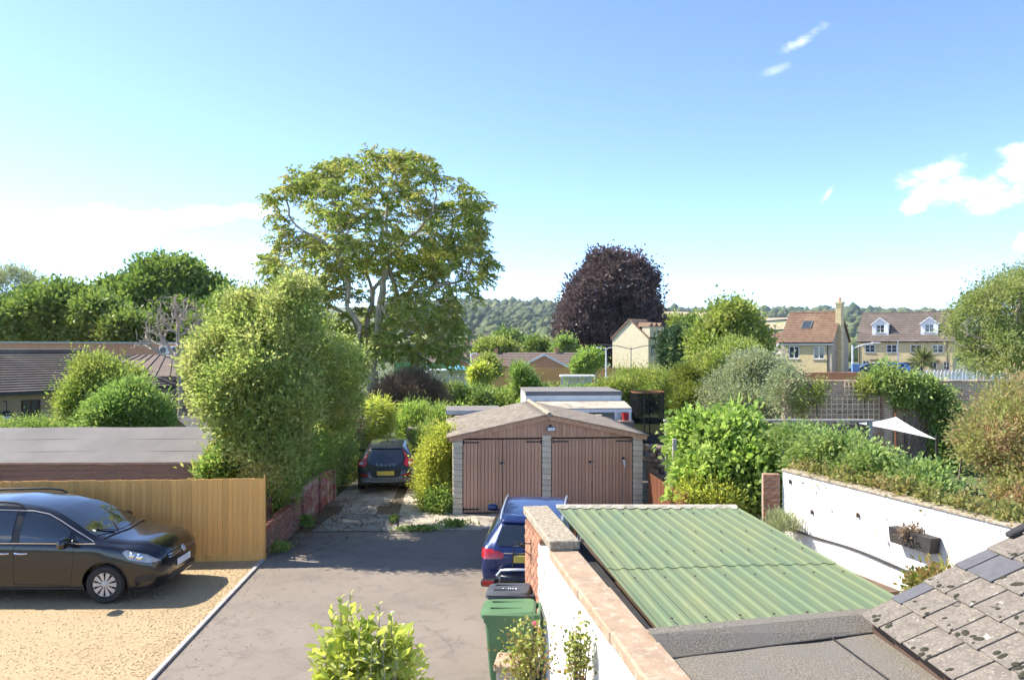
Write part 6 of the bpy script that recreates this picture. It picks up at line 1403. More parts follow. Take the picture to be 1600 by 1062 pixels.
M['lf_hedge'] = leafmat('leaf_hedge', (0.155, 0.248, 0.069), (0.257, 0.352, 0.095), (0.377, 0.412, 0.138), .3, .5)
M['lf_laurel'] = leafmat('leaf_laurel', (0.236, 0.365, 0.084), (0.353, 0.454, 0.115), (0.475, 0.503, 0.163), .34, .5, .25, .3)
M['lf_gold'] = leafmat('leaf_gold', (0.42, 0.46, 0.085), (0.58, 0.58, 0.14), (0.32, 0.41, 0.08), .42, .5)
M['lf_maple'] = leafmat('leaf_maple', (0.133, 0.215, 0.046), (0.215, 0.305, 0.066), (0.297, 0.362, 0.091), .3, .5)
M['lf_mid'] = leafmat('leaf_mid', (0.246, 0.325, 0.071), (0.365, 0.436, 0.103), (0.425, 0.439, 0.127), .34, .5)
M['lf_grey'] = leafmat('leaf_greygreen', (0.276, 0.327, 0.160), (0.363, 0.403, 0.208), (0.428, 0.441, 0.246), .32, .6)
M['lf_copper'] = leafmat('leaf_copper', (.066, .042, .043), (.125, .088, .082), (.18, .13, .112), .28, .45)
M['lf_vine'] = leafmat('leaf_vine', (0.260, 0.389, 0.077), (0.360, 0.477, 0.117), (0.424, 0.519, 0.159), .42, .5)
M['lf_ivy'] = leafmat('leaf_ivy', (0.190, 0.289, 0.074), (0.330, 0.438, 0.133), (0.413, 0.473, 0.163), .3, .5, .25, .3)
M['lf_red'] = leafmat('leaf_redgreen', (0.31, 0.36, 0.11), (0.42, 0.44, 0.15), (0.47, 0.30, 0.18), .4, .5, .3)
M['lf_birch'] = leafmat('leaf_birch', (0.251, 0.323, 0.099), (0.342, 0.389, 0.136), (0.425, 0.425, 0.165), .36, .5)
M['lf_conifer'] = leafmat('leaf_conifer', (0.056, 0.102, 0.041), (0.092, 0.148, 0.056), None, .15, .6)
M['lf_lime'] = leafmat('leaf_lime', (0.445, 0.498, 0.090), (0.615, 0.615, 0.170), (0.425, 0.519, 0.094), .44, .45)
M['lf_rose'] = leafmat('leaf_rose', (0.198, 0.264, 0.059), (0.319, 0.354, 0.094), (0.354, 0.201, 0.094), .36, .4, .35)
M['lf_dead'] = leafmat('leaf_dead', (0.224, 0.152, 0.099), (0.317, 0.224, 0.145), (0.132, 0.092, 0.059), .2, .8)

def shrub(name, label, cat, lobes, clumps, per, cr, L, Wd, m, seed, base=None, stems=5, group=None, cut=None, **k):
    base = base or (np.mean([l[0] for l in lobes]), np.mean([l[1] for l in lobes]), 0)
    e = empty(name, base, 0, label, cat, group); lob = [(l[0]-base[0], l[1]-base[1], l[2]-base[2], *l[3:]) for l in lobes]
    me, P = foliage(lob, clumps, per, cr, L, Wd, seed, **k); link('foliage', me, m, e)
    if stems:
        rng = np.random.default_rng(seed+1); mb = MB()
        for i in range(stems):
            l = lob[rng.integers(len(lob))]; t = np.array(l[:3])+rng.normal(size=3)*np.array(l[3:6])*.35; b = np.array([l[0]*.7, l[1]*.7, 0])+rng.normal(size=3)*[.12, .12, 0]; b[2] = 0
            if cut is not None: b[0] = min(b[0], cut-base[0]); t[0] = min(t[0], cut-base[0])
            md = (b+t)/2+rng.normal(size=3)*.12; mb.tube([b, md, t], [.05, .035, .012], 6)
        mb.build('stems', M['bark'], e)
    return e
def big_tree(name, label, base, trunk_h, tr, lobes, clumps, per, cr, L, Wd, m, seed, bark_='bark', group=None, nattr=160, cat='tree', **k):
    e = empty(name, base, 0, label, cat, group); b = Vector(base)
    lob = [(l[0]-b.x, l[1]-b.y, l[2]-b.z, *l[3:]) for l in lobes]
    me, P = foliage(lob, clumps, per, cr, L, Wd, seed, **k); link('crown', me, m, e)
    rng = np.random.default_rng(seed+5); at_, _ = lobe_points(lob, nattr, rng, (.35, .9), None, .0); cz = np.mean([l[2] for l in lob])
    nodes, par = grow(at_, [(0, 0, z) for z in np.linspace(0, trunk_h, 6)], step=max(.5, cz*.06), infl=99, kill=max(.7, cz*.09), it=45, seed=seed)
    nodes[:, :2] += np.sin(nodes[:, 2:3]*.9)*tr*.3*np.clip(nodes[:, 2:3]/3, 0, 1)
    mb, r, ch = limb_mesh(nodes, par, .03, 2.2, 7, tr); mb.build('trunk', M[bark_], e, smooth=True, fix=False)
    return e

# ------------------------------------------------------------------ the large pinnate tree over the drive
YA = 38.0; tx = X(582, YA)
e = empty('spreading_tree', (tx, YA, 0), 0, 'tall spreading tree with open branching crown above the drive', 'tree')
sA = F/YA
def rel(px, py, dy=0): return np.array([X(px, YA)-tx, dy, Z(py, YA)])
rng = np.random.default_rng(11)
# umbrella crown: attractors fill a thick shell, thin low in the middle
cl = []
LOB = [(600, 345, 0, 150, 95, 5.0), (500, 330, 0, 80, 62, 3.2), (700, 350, -.5, 62, 75, 3.0), (480, 420, -.5, 66, 60, 2.4), (720, 420, 0, 55, 50, 2.5), (665, 485, -1.5, 62, 62, 2.4), (690, 530, -1.5, 45, 40, 2), (620, 540, -1.5, 42, 22, 1.4), (615, 285, 0, 95, 45, 3.5), (540, 480, 1.2, 55, 50, 2.0), (560, 300, 0, 70, 45, 3), (455, 470, .5, 38, 45, 1.8)]
lobA = [(*rel(p, q, d), a/sA, dp, b/sA) for (p, q, d, a, b, dp) in LOB]
at_, _ = lobe_points(lobA, 2300, rng, (.66, 1.03), (1.3, -.75, 8), .72)
trunk = [rel(582, y, 0) for y in (640, 620, 600, 575, 550)]; trunk[0][2] = 0; trunk = [np.array([0, 0, 0])]+trunk[1:]
trunk = [np.array([.02*math.sin(z*3), .0, z]) for z in np.linspace(0, Z(556, YA), 9)]
nd0 = len(trunk)
nodes, par = list(trunk), [-1]+list(range(nd0-1))
def limb(start, pts):
    i = start
    for p in pts:
        a = nodes[i]; k = max(1, int(np.linalg.norm(p-a)/.45))
        for t in range(1, k+1): nodes.append(a+(p-a)*t/k+rng.normal(size=3)*.04); par.append(i); i = len(nodes)-1
    return i
top = nd0-1
l1 = limb(top, [rel(588, 530), rel(594, 490, -.2), rel(600, 440, -.3), rel(612, 400, -.2)]); limb(l1, [rel(640, 372, -.6), rel(668, 352, -1)]); limb(l1, [rel(606, 360, .3), rel(602, 325, .5)])
l2 = limb(top, [rel(572, 522, .3), rel(573, 495, .5), rel(582, 455, .7)]); limb(l2, [rel(595, 430, 1.0), rel(588, 390, 1.2), rel(592, 350, 1)]); limb(l2, [rel(565, 415, .4), rel(545, 380, 0), rel(530, 350, -.4)])
l3 = limb(top-2, [rel(560, 545, -.4), rel(566, 510, -.6), rel(548, 480, -.8), rel(552, 450, -.9), rel(540, 410, -1.2)]); limb(l3, [rel(520, 385, -1.5), rel(490, 370, -1.6)]); limb(l3, [rel(535, 360, -1.0)])
limb(top+4, [rel(615, 505, -.8), rel(640, 480, -1.3), rel(690, 450, -1.5), rel(730, 440, -1.2)]); limb(top-1, [rel(620, 530, -1.2), rel(660, 512, -1.7)])
limb(top+8, [rel(625, 470, .4), rel(655, 430, .8), rel(695, 400, 1)]); limb(top-1, [rel(545, 500, .8), rel(500, 470, 1.2), rel(470, 440, 1)])
N2, P2 = grow(at_, nodes, .35, 1.8, .55, 60, 3, .22) if False else (None, None)
def grow_from(nodes, par, attr, step, infl, kill, it, jitter, seed):
    rg = np.random.default_rng(seed); nodes = list(nodes); par = list(par); A = np.array(attr); near = np.full(len(A), 1e9); ni = np.zeros(len(A), int); alive = np.ones(len(A), bool)
    def upd(i):
        d = np.linalg.norm(A-nodes[i], axis=1); m = d < near; near[m] = d[m]; ni[m] = i
    for i in range(4, len(nodes)): upd(i)
    for _ in range(it):
        act = alive & (near < infl)
        if not act.any(): break
        new = []
        for i in np.unique(ni[act]):
            d = unit(A[act & (ni == i)]-nodes[i]).sum(0); d = d/max(np.linalg.norm(d), 1e-6)+rg.normal(size=3)*jitter; d /= np.linalg.norm(d); new.append((i, nodes[i]+d*step))
        for i, p in new: nodes.append(p); par.append(i); upd(len(nodes)-1)
        alive &= near > kill
    return np.array(nodes), np.array(par)
N2, P2 = grow_from(nodes, par, at_, .34, 3.2, .42, 60, .2, 3)
mb, rad, ch = limb_mesh(N2, P2, .014, 2.05, 8, .36); 
mb.build('trunk', M['bark_pale'], e, smooth=True, fix=False)
tips = np.array([i for i in range(len(N2)) if i > 60 and rad[i] < .045]); 
P = N2[tips]; cc = np.mean(P, 0); 
term = np.array([i for i in range(61, len(N2)) if len(ch[i]) == 0]); mids = np.array([i for i in range(61, len(N2)) if len(ch[i]) > 0 and rad[i] < .03]); mids = mids[rng.random(len(mids)) < .45]
src = np.concatenate([term, mids]); Cs, Ds = [], []
for i in src:
    gd = N2[i]-N2[P2[i]]; gd = gd/max(np.linalg.norm(gd), 1e-6); base_ = N2[i]
    for q in range(8 if len(ch[i]) == 0 else 4):
        an = q*2.4+rng.uniform(-.5, .5); hd_ = np.array([math.cos(an), math.sin(an), rng.uniform(-.7, .7)])*.9+gd*.5; hd_ /= np.linalg.norm(hd_); Lr = rng.uniform(.42, .75); sd_ = np.cross(hd_, [0, 0, 1.0]); sd_ /= max(np.linalg.norm(sd_), 1e-3)
        for t in np.linspace(.22, 1, 7):
            p_ = base_+hd_*Lr*t+np.array([0, 0, -.32*Lr*t*t])
            for sg in (-1, 1): Cs.append(p_); Ds.append(sd_*sg*.8+hd_*.4+np.array([0, 0, -.55])+rng.normal(size=3)*.30)
C = np.array(Cs); D = np.array(Ds); sel = np.ones(len(C), bool)
me = leaf_mesh('crown', C, D, .20, .09, rng, .15, .5); link('crown', me, M['lf_ail'], e)
print('ailanthus leaves', sel.sum(), 'nodes', len(N2))

# ------------------------------------------------------------------ the big bush over the boundary wall, and its hedge
def pl_(px, py, Y, rx, rz, ry): s = F/Y; return (X(px, Y), Y, Z(py, Y), rx/s, ry, rz/s)
BUSH = [pl_(430, 555, 17.7, 72, 78, 1.1), pl_(385, 625, 17.4, 70, 72, 1.1), pl_(338, 612, 18.0, 40, 50, 1.0), pl_(497, 545, 18.7, 58, 60, 1.1), pl_(452, 490, 18.0, 46, 40, 1.0), pl_(425, 700, 17.3, 60, 60, .9), pl_(530, 570, 19.2, 40, 50, .9), pl_(335, 560, 18.3, 38, 40, .9), pl_(462, 455, 18.1, 30, 20, .7), pl_(385, 495, 18.2, 38, 36, .9), pl_(520, 620, 19.2, 46, 50, .9), pl_(355, 520, 18.4, 28, 26, .7), pl_(460, 620, 17.3, 46, 48, .8)]
shrub('large_bush', 'large pale green bush towering over the drive wall', 'bush', BUSH, 4300, 24, .12, .075, .050, M['lf_bush'], 31, (X(430, 18.4), 18.6, 0), 14, gap=(2.6, -1.0, 4), shell=(.62, 1.06), up=.35, cut=-5.75)
HED = [pl_(425, 745, 18.3, 50, 62, .8), pl_(470, 720, 19.0, 42, 75, .85), pl_(505, 690, 20.3, 50, 80, .9), pl_(530, 690, 22.0, 45, 75, .95), pl_(548, 690, 24, 40, 68, 1.0), pl_(500, 640, 21.5, 60, 60, 1.0)]
HED = [(min(a, -5.62-.35*b_) if False else a, y, z, rx, ry, rz) for (a, y, z, rx, ry, rz) in HED for b_ in (0,)]
HED = [(min(a, -5.25-rx*.86), y, z, rx, ry, rz) for (a, y, z, rx, ry, rz) in HED]
shrub('drive_hedge', 'dark green hedge hanging over the red painted wall', 'hedge', HED, 2900, 22, .13, .085, .045, M['lf_bush2'], 33, None, 8, cut=-5.6, gap=(2.6, -1.4, 9), up=.1)
HED2 = [(-5.9, y, 1.0, .72, 1.3, 1.25+.12*math.sin(y*2)) for y in np.arange(22.8, 31.5, 1.15)]
shrub('drive_hedge', 'shaded ivy hedge beside the dark grey hatchback', 'hedge', HED2, 2200, 20, .12, .085, .055, M['lf_hedge'], 34, None, 8, up=.0, out=.9, cut=-5.7)
shrub('weeping_shrub', 'pale weeping shrub at the far end of the hedge', 'shrub', [pl_(585, 650, 29, 26, 22, .8), pl_(560, 668, 28, 24, 30, .7)], 700, 16, .14, .20, .035, M['lf_lime'], 35, None, 4, droop=.9, out=.6)
shrub('pale_shrub', 'pale tan flowering patch in the hedge top', 'shrub', [(X(548, 26), 26, Z(662, 26), .35, .4, .42)], 300, 14, .09, .08, .04, leafmat('leaf_tan', (.38, .30, .16), (.48, .38, .20), None, .3), 36, None, 0)
shrub('young_laurel', 'bright laurel shoots behind the end of the timber fence', 'shrub', [pl_(350, 725, 17.6, 20, 24, .35), pl_(330, 735, 17.5, 12, 14, .3)], 330, 14, .10, .13, .055, M['lf_laurel'], 37, None, 3, up=.6)
# golden shrub by the garage
GOLD = [pl_(682, 735, 21.6, 24, 60, .8), pl_(690, 700, 21.6, 22, 38, .7), pl_(672, 775, 21.2, 16, 30, .5), pl_(690, 780, 21.0, 16, 32, .4)]
shrub('golden_shrub', 'golden yellow shrub against the garage\'s left side', 'shrub', GOLD, 1500, 22, .11, .07, .035, M['lf_gold'], 38, (X(682, 21.4), 21.4, 0), 6, up=.7)
shrub('dark_shrub', 'dark green undergrowth at the foot of the golden shrub', 'shrub', [pl_(694, 785, 20.6, 12, 22, .35), pl_(676, 782, 20.7, 10, 18, .3)], 300, 16, .08, .06, .03, M['lf_bush2'], 39, None, 0)
def weeds(px, py, w, seed, label, m='lf_laurel', h=.16):
    p = at(px, py, F*CAMH/(py-CY)); rng = np.random.default_rng(seed); n = 420; C = np.stack([rng.normal(p.x, w*.5, n), rng.normal(p.y, .10, n), rng.uniform(.02, h, n)], 1); D = rng.normal(size=(n, 3)); D[:, 2] = np.abs(D[:, 2])+.3
    e = empty('weeds', (p.x, p.y, 0), 0, label, 'weeds', 'weeds along the drive'); C -= np.array([p.x, p.y, 0]); link('leaves', leaf_mesh('leaves', C, D, .10, .04, rng), M[m], e)
weeds(712, 824, .38, 1, 'tuft of weeds in front of the garage\'s left corner'); weeds(655, 829, .5, 2, 'thin strip of weeds along the concrete slab', h=.07); weeds(436, 862, .22, 3, 'ivy seedling at the foot of the low brick wall'); weeds(475, 824, .22, 4, 'dark weeds by the red painted wall', 'lf_bush2', .28); weeds(615, 815, .06, 5, 'small weed between the concrete slabs', h=.1)
# things behind the hatchback: stone pillars, shrubs, thicket
for i, (px, t, b, Y, lab) in enumerate(((644, 668, 712, 29.5, 'stacked stone block pillar behind the hatchback'), (632, 700, 722, 28.5, 'low stone block beside the hatchback\'s front'))):
    e = empty('stone_pillar', (X(px, Y), Y, 0), .2*i, lab, 'pillar'); z = 0; H = Z(t, Y); rr_ = random.Random(i)
    while z < H: hh = rr_.uniform(.16, .3); MB().box((rr_.uniform(-.03, .03), 0, z+hh/2), (rr_.uniform(.34, .46), .4, hh-.015), ch=.03).build('stone', mat('pillar_stone_%d' % i, (.36, .30, .25), (.26, .21, .17), 7, .95, .5, 30, rnd=.3) if z == 0 else bpy.data.materials['pillar_stone_%d' % i], e); z += hh
shrub('upright_shrub', 'bright upright shrub behind the hatchback', 'shrub', [pl_(640, 662, 32, 20, 26, .8), pl_(655, 655, 32.5, 15, 20, .6)], 800, 18, .13, .16, .035, M['lf_vine'], 41, None, 5, up=1.3, out=.2)
shrub('upright_shrub', 'darker upright shrub between hatchback and garage', 'shrub', [pl_(685, 662, 32, 24, 24, .9), pl_(668, 690, 29, 18, 22, .6)], 900, 18, .13, .13, .035, M['lf_laurel'], 42, None, 5, up=1.0, out=.3)
shrub('dead_thicket', 'brown dead thicket below the big tree', 'thicket', [pl_(640, 612, 35.5, 40, 30, 1.2), pl_(612, 620, 35, 26, 30, 1.0), pl_(670, 622, 36, 26, 22, 1)], 1500, 20, .2, .22, .02, M['lf_dead'], 43, None, 10)
BH = [pl_(px, y+20, 46+d, 36, 24+3*math.sin(px), 1.3) for px, y, d in ((690, 622, 0), (730, 620, 1), (770, 618, 0), (815, 606, 1), (850, 616, 0), (890, 612, 1), (930, 612, 0), (970, 606, 1), (1010, 600, 0), (740, 640, -2), (790, 640, -2))]
shrub('laurel_hedge', 'long laurel hedge across the end of the gardens', 'hedge', BH, 4600, 20, .2, .17, .08, M['lf_laurel'], 44, None, 10, gap=(1.6, -1.5, 2))
shrub('dark_laurel', 'dark glossy laurel left of the garden room', 'shrub', [pl_(700, 624, 45, 45, 20, 1.0), pl_(745, 628, 44.6, 26, 16, .8)], 900, 20, .16, .15, .08, M['lf_hedge'], 45, None, 0)
shrub('blue_shrub', 'dark blue green shrub standing above the laurel hedge', 'shrub', [pl_(812, 582, 46, 9, 16, .5), pl_(822, 602, 46, 18, 16, .7)], 500, 18, .17, .16, .05, M['lf_bush2'], 46, None, 3)
shrub('mixed_hedge', 'olive green hedge behind the trampoline', 'hedge', [pl_(1000, 604, 47, 42, 24, 1.4), pl_(960, 614, 46, 36, 18, 1.2), pl_(1035, 608, 46, 34, 24, 1.3)], 1700, 22, .2, .14, .06, M['lf_mid'], 47, None, 4)
shrub('bleached_branch_shrub', 'pale bushy shrub in the middle of the hedge line', 'shrub', [pl_(905, 626, 45, 34, 14, .8), pl_(838, 632, 44.5, 30, 14, .8)], 700, 18, .15, .12, .05, M['lf_vine'], 48, None, 2)

# ------------------------------------------------------------------ left: shrubs by the bungalow
shrub('climbing_shrub', 'light topped shrub in front of the bungalow roof', 'shrub', [pl_(150, 600, 25, 36, 36, .9), pl_(190, 600, 25, 30, 24, .8), pl_(118, 630, 24.5, 22, 26, .7), pl_(138, 572, 25, 16, 16, .5)], 1500, 20, .15, .10, .05, M['lf_mid'], 51, None, 5, up=.8)
shrub('round_shrub', 'dark rounded shrub beside the small weathered shed', 'shrub', [pl_(200, 640, 23.5, 48, 40, 1.1), pl_(170, 650, 23.3, 36, 30, .9), pl_(235, 650, 23.6, 26, 26, .9)], 1700, 22, .13, .09, .05, M['lf_bush2'], 52, None, 4)
shrub('clipped_hedge', 'clipped green hedge below the bungalow wall', 'hedge', [(X(px, 27), 27+.2*i, .95, .85, .7, .98) for i, px in enumerate(range(-60, 130, 26))], 2000, 18, .1, .07, .035, M['lf_laurel'], 53, None, 0)
MB_ = MB(); tag(MB().tube([(0, 0, 0), (0, 0, Z(640, 22.8))], .05, 8).build('tree_stake', M['bark_pale'], loc=(X(132, 22.8), 22.8, 0)), 'pale upright stake in front of the shrubs', 'stake')
# background trees on the left
big_tree('maple_tree', 'broad dark green maple rising behind the flat roofed building', (X(265, 86), 86, -1.5), 3.5, .5, [pl_(255, 468, 86, 70, 56, 5), pl_(215, 480, 84, 45, 45, 4), pl_(310, 485, 86, 48, 45, 4), pl_(260, 435, 87, 45, 26, 3.5), pl_(190, 470, 86, 30, 28, 3), pl_(335, 470, 87, 24, 24, 3), pl_(270, 505, 83, 90, 34, 4)], 3800, 20, .42, .42, .32, M['lf_maple'], 61, gap=(.9, -1.4, 3))
big_tree('roadside_tree', 'bright mid green tree left of the dark maple', (X(90, 76), 76, -1.5), 3, .4, [pl_(90, 495, 76, 60, 40, 4), pl_(30, 500, 76, 46, 34, 4), pl_(150, 500, 76, 48, 36, 4), pl_(110, 470, 78, 36, 22, 3), pl_(200, 515, 74, 40, 26, 3), pl_(-40, 500, 76, 50, 36, 4)], 3300, 20, .40, .36, .26, M['lf_maple'], 62)
big_tree('willow_tree', 'grey green feathery tree at the left edge', (X(25, 110), 110, -1.5), 4, .4, [pl_(20, 455, 110, 36, 36, 3.5), pl_(62, 455, 110, 24, 24, 3), pl_(-20, 470, 110, 40, 50, 4), pl_(50, 490, 110, 50, 30, 4)], 1900, 18, .5, .38, .12, M['lf_grey'], 63, gap=(.8, -1.0, 3))
big_tree('roadside_tree', 'green tree peeping out right of the dark maple', (X(360, 80), 80, -1.5), 3, .4, [pl_(365, 490, 80, 40, 30, 3), pl_(400, 500, 80, 40, 40, 3), pl_(330, 515, 79, 40, 30, 3)], 1300, 20, .4, .34, .26, M['lf_maple'], 64)
# dead tree
e = empty('dead_tree', (X(278, 44), 44, 0), 0, 'bare dead tree with pale twigs in front of the maple', 'tree'); rng = np.random.default_rng(77); s44 = F/44
A = []
for _ in range(1000):
    a, r_ = rng.uniform(R(15), R(172)), rng.uniform(.35, 1)**.6; A.append([math.cos(a)*r_*64/s44+.0, rng.normal()*.7, Z(560, 44)+math.sin(a)*r_*100/s44])
nodes, par = grow(A, [(0.15*math.sin(z), 0, z) for z in np.linspace(0, Z(565, 44), 8)], .20, 99, .24, 70, 5, .25); mb, rd, ch = limb_mesh(nodes, par, .022, 2.3, 6, .12); mb.build('branches', M['bark_dead'], e, fix=False)

# ------------------------------------------------------------------ copper beech and middle distance trees
big_tree('copper_beech', 'huge dark purple copper beech beside the pale gable house', (X(955, 150), 150, -1.5), 6, .8, [pl_(950, 457, 150, 62, 58, 9), pl_(925, 487, 148, 52, 60, 8), pl_(985, 482, 149, 48, 60, 8), pl_(960, 422, 150, 40, 28, 6), pl_(905, 517, 146, 36, 44, 6), pl_(1000, 437, 150, 28, 30, 6), pl_(930, 532, 144, 46, 34, 6), pl_(990, 527, 148, 36, 40, 6), pl_(1015, 507, 149, 20, 36, 4)], 5600, 17, .62, .48, .34, M['lf_copper'], 65, gap=(.55, -1.45, 5), droop=.35, bark_='bark')
MT = [('leafy_tree', 'tall leafy tree right of the pale gable house', 1140, 535, 60, 48, 46, 'lf_mid', [(0, 0), (-26, 14), (26, 8), (4, -26)]), ('dark_conifer', 'dark narrow conifer right of the pale gable house', 1064, 548, 75, 12, 30, 'lf_conifer', [(0, 0), (-2, -12), (3, 10)]),
      ('dark_conifer', 'slim dark conifer beside the broader conifer', 1046, 552, 78, 8, 26, 'lf_conifer', [(0, 0), (0, -10)]), ('round_tree', 'round bright green tree before the red roofed house', 773, 544, 150, 26, 16, 'lf_mid', [(0, 0), (20, 6), (-16, 6)]),
      ('round_tree', 'pale green tree at the foot of the copper beech', 917, 566, 100, 14, 14, 'lf_vine', [(0, 0), (-12, 6), (10, -6)]), ('round_tree', 'small dark tree beside the wide brown roofed house', 792, 532, 230, 16, 12, 'lf_maple', [(0, 0), (12, 4)]),
      ('round_tree', 'rounded bush between the white shelter and orange fence', 762, 570, 98, 9, 9, 'lf_mid', [(0, 0), (6, 8)]), ('round_tree', 'yellow green bush by the left end of orange fence', 752, 584, 88, 10, 9, 'lf_lime', [(0, 0), (-6, 4)]),
      ('leafy_tree', 'green tree right of the dark conifers', 1090, 525, 120, 30, 26, 'lf_maple', [(0, 0), (-16, 8)]), ('leafy_tree', 'tree in front of the hillside left of the tall leafy tree', 1052, 515, 170, 24, 20, 'lf_mid', [(0, 0), (14, 4)]), ('leafy_tree', 'dark tree beside the red hipped roof house', 838, 544, 165, 18, 12, 'lf_maple', [(0, 0), (10, 4)]),
      ('leafy_tree', 'tree under the copper beech\'s left branches', 880, 548, 135, 16, 16, 'lf_bush2', [(0, 0), (8, 6)])]
for i, (nm, lab, px, py, Y, rx, rz, m, offs) in enumerate(MT):
    k_ = F/Y; leaf = .34*max(1, Y/90)
    big_tree(nm, lab, (X(px, Y), Y, -1.5 if Y > 70 else 0), 1.5, .2, [pl_(px+a, py+b, Y, rx*(1 if j == 0 else .7), rz*(1 if j == 0 else .75), rx/k_*.8) for j, (a, b) in enumerate(offs)], 420 if rx < 30 else 1700, 20, .35*max(1, Y/110), leaf*.8, leaf*.6, M[m], 80+i, nattr=40)
shrub('grey_shrub', 'large grey green shrub left of the trellis wall', 'shrub', [pl_(1165, 595, 33, 52, 46, 1.6), pl_(1205, 610, 33, 34, 40, 1.3), pl_(1130, 620, 32, 36, 34, 1.2), pl_(1228, 612, 28.5, 24, 34, .7), pl_(1160, 635, 31, 50, 26, 1.2)], 2900, 22, .17, .10, .05, M['lf_grey'], 71, None, 8, gap=(1.8, -1.3, 7))
shrub('green_shrub', 'fresh green shrub above the grey green one', 'shrub', [pl_(1120, 580, 38, 36, 30, 1.3), pl_(1150, 560, 39, 40, 26, 1.3)], 1300, 22, .2, .14, .07, M['lf_mid'], 72, None, 4)
shrub('yellow_shrub', 'rounded yellow green shrub beside the trampoline', 'shrub', [pl_(1070, 605, 34, 30, 34, 1.0), pl_(1082, 632, 33, 24, 30, .9), pl_(1058, 640, 33, 18, 26, .8)], 1300, 22, .14, .09, .05, leafmat('leaf_yellowgreen', (.20, .24, .045), (.32, .33, .07), (.13, .18, .035), .35), 73, None, 4)
# dried plant on the wall, rose of the trellis
shrub('trellis_climber', 'sparse climber on the pale wooden trellis', 'climber', [pl_(1278, 612, 27.8, 10, 22, .12), pl_(1352, 606, 27.8, 14, 12, .2), pl_(1250, 625, 27.8, 8, 24, .12)], 150, 16, .13, .09, .05, M['lf_mid'], 74, None, 2)
shrub('wall_ivy', 'thick dark ivy spilling over the old brick wall', 'ivy', [pl_(1402, 600, 27.8, 28, 14, .5), pl_(1440, 606, 27.7, 26, 13, .45), pl_(1468, 628, 27.6, 20, 24, .45), pl_(1482, 660, 27.4, 18, 28, .5), pl_(1492, 700, 27.2, 30, 30, .6), pl_(1380, 588, 28.1, 18, 10, .4), pl_(1412, 618, 27.8, 18, 14, .35)], 1500, 20, .13, .11, .075, M['lf_ivy'], 75, None, 6, out=.9, up=-.1)
mbv = MB(); rng = np.random.default_rng(5)
for i in range(26):
    x0 = X(rng.uniform(1395, 1460), 27.8); p = [np.array([x0, 27.95, .1])]
    for k_ in range(9): p.append(p[-1]+np.array([rng.normal()*.13+.06, -.004, .27]))
    mbv.tube(p, [.02]*6+[.014, .01, .008, .005], 4)
ev = mbv.build('bare_vine', M['bark_dead'], fix=False); tag(ev, 'bare dry vine stems fanned on the old brick wall', 'vine')
# vine and ivy mass by the white wall
shrub('grape_vine', 'bright green vine covering the capped fence', 'vine', [pl_(1120, 700, 19.0, 55, 40, .9), pl_(1085, 680, 19.4, 32, 28, .7), pl_(1150, 690, 19.2, 40, 36, .8), pl_(1110, 745, 18.3, 52, 36, .8), pl_(1165, 735, 18.2, 34, 42, .7), pl_(1180, 770, 17.8, 24, 26, .5)], 2600, 17, .14, .135, .115, M['lf_vine'], 76, None, 6, out=1.0, up=-.25, flat=.2)
ivl = []
for i, t in enumerate(np.linspace(-1.1, 3.5, 12)):
    p = gw.matrix_basis @ Vector((t, 1.0+.15*math.sin(i*1.7), 0)); top_ = 2.66-.16*max(t, 0)-.2*max(t-3, 0)+.13*math.sin(i*2.1); ivl.append((p.x, p.y, top_-.62, .58+.1*math.sin(i*3.3), .55, .60))
    q = gw.matrix_basis @ Vector((t, 1.1, 0)); ivl.append((q.x, q.y, .9, .7, .55, .8))
shrub('ivy_mass', 'dense ivy bank growing along the back of the white wall', 'ivy', ivl, 3600, 22, .10, .078, .055, M['lf_ivy'], 77, None, 8, out=.9, up=.2)
iv2 = []
for i, t in enumerate(np.linspace(.2, 8.2, 20)):
    p = gw.matrix_basis @ Vector((t, .30, 0)); iv2.append((p.x, p.y, 1.90, .26, .20, .07+.06*(math.sin(i*2.7) > 0)))
shrub('wall_top_creeper', 'dry yellowing creeper along the top of the white wall', 'creeper', iv2, 700, 12, .055, .07, .05, leafmat('leaf_creeper', (.22, .25, .07), (.36, .36, .12), (.42, .30, .14), .3), 78, None, 0)
shrub('bed_plants', 'yellowish bushy plants right of the slatted fence', 'shrub', [pl_(1095, 775, 17.6, 30, 26, .45), pl_(1130, 780, 17.4, 26, 16, .4)], 500, 18, .10, .09, .03, M['lf_gold'], 79, None, 3)
shrub('lavender_tuft', 'small grey tuft in the planter at the far wall end', 'shrub', [(*list(gw.matrix_basis @ Vector((.5, -.45, .75)))[:3], .35, .3, .22)], 160, 14, .06, .10, .014, M['lf_grey'], 179, None, 0, up=1.2)
shrub('bed_shrub', 'small yellow leaved shrub at the near foot of white wall', 'shrub', [(*list(gw.matrix_basis @ Vector((4.6, -.5, .62)))[:3], .42, .40, .36), (*list(gw.matrix_basis @ Vector((5.2, -.45, .70)))[:3], .3, .3, .3)], 280, 16, .09, .08, .045, M['lf_rose'], 180, None, 4)
shrub('withered_plant', 'withered trailing plant in the wall planter', 'plant', [(*list(gw.matrix_basis @ Vector((3.72, -.14, 1.33)))[:3], .26, .10, .05)], 40, 10, .035, .07, .03, M['lf_dead'], 181, None, 0)
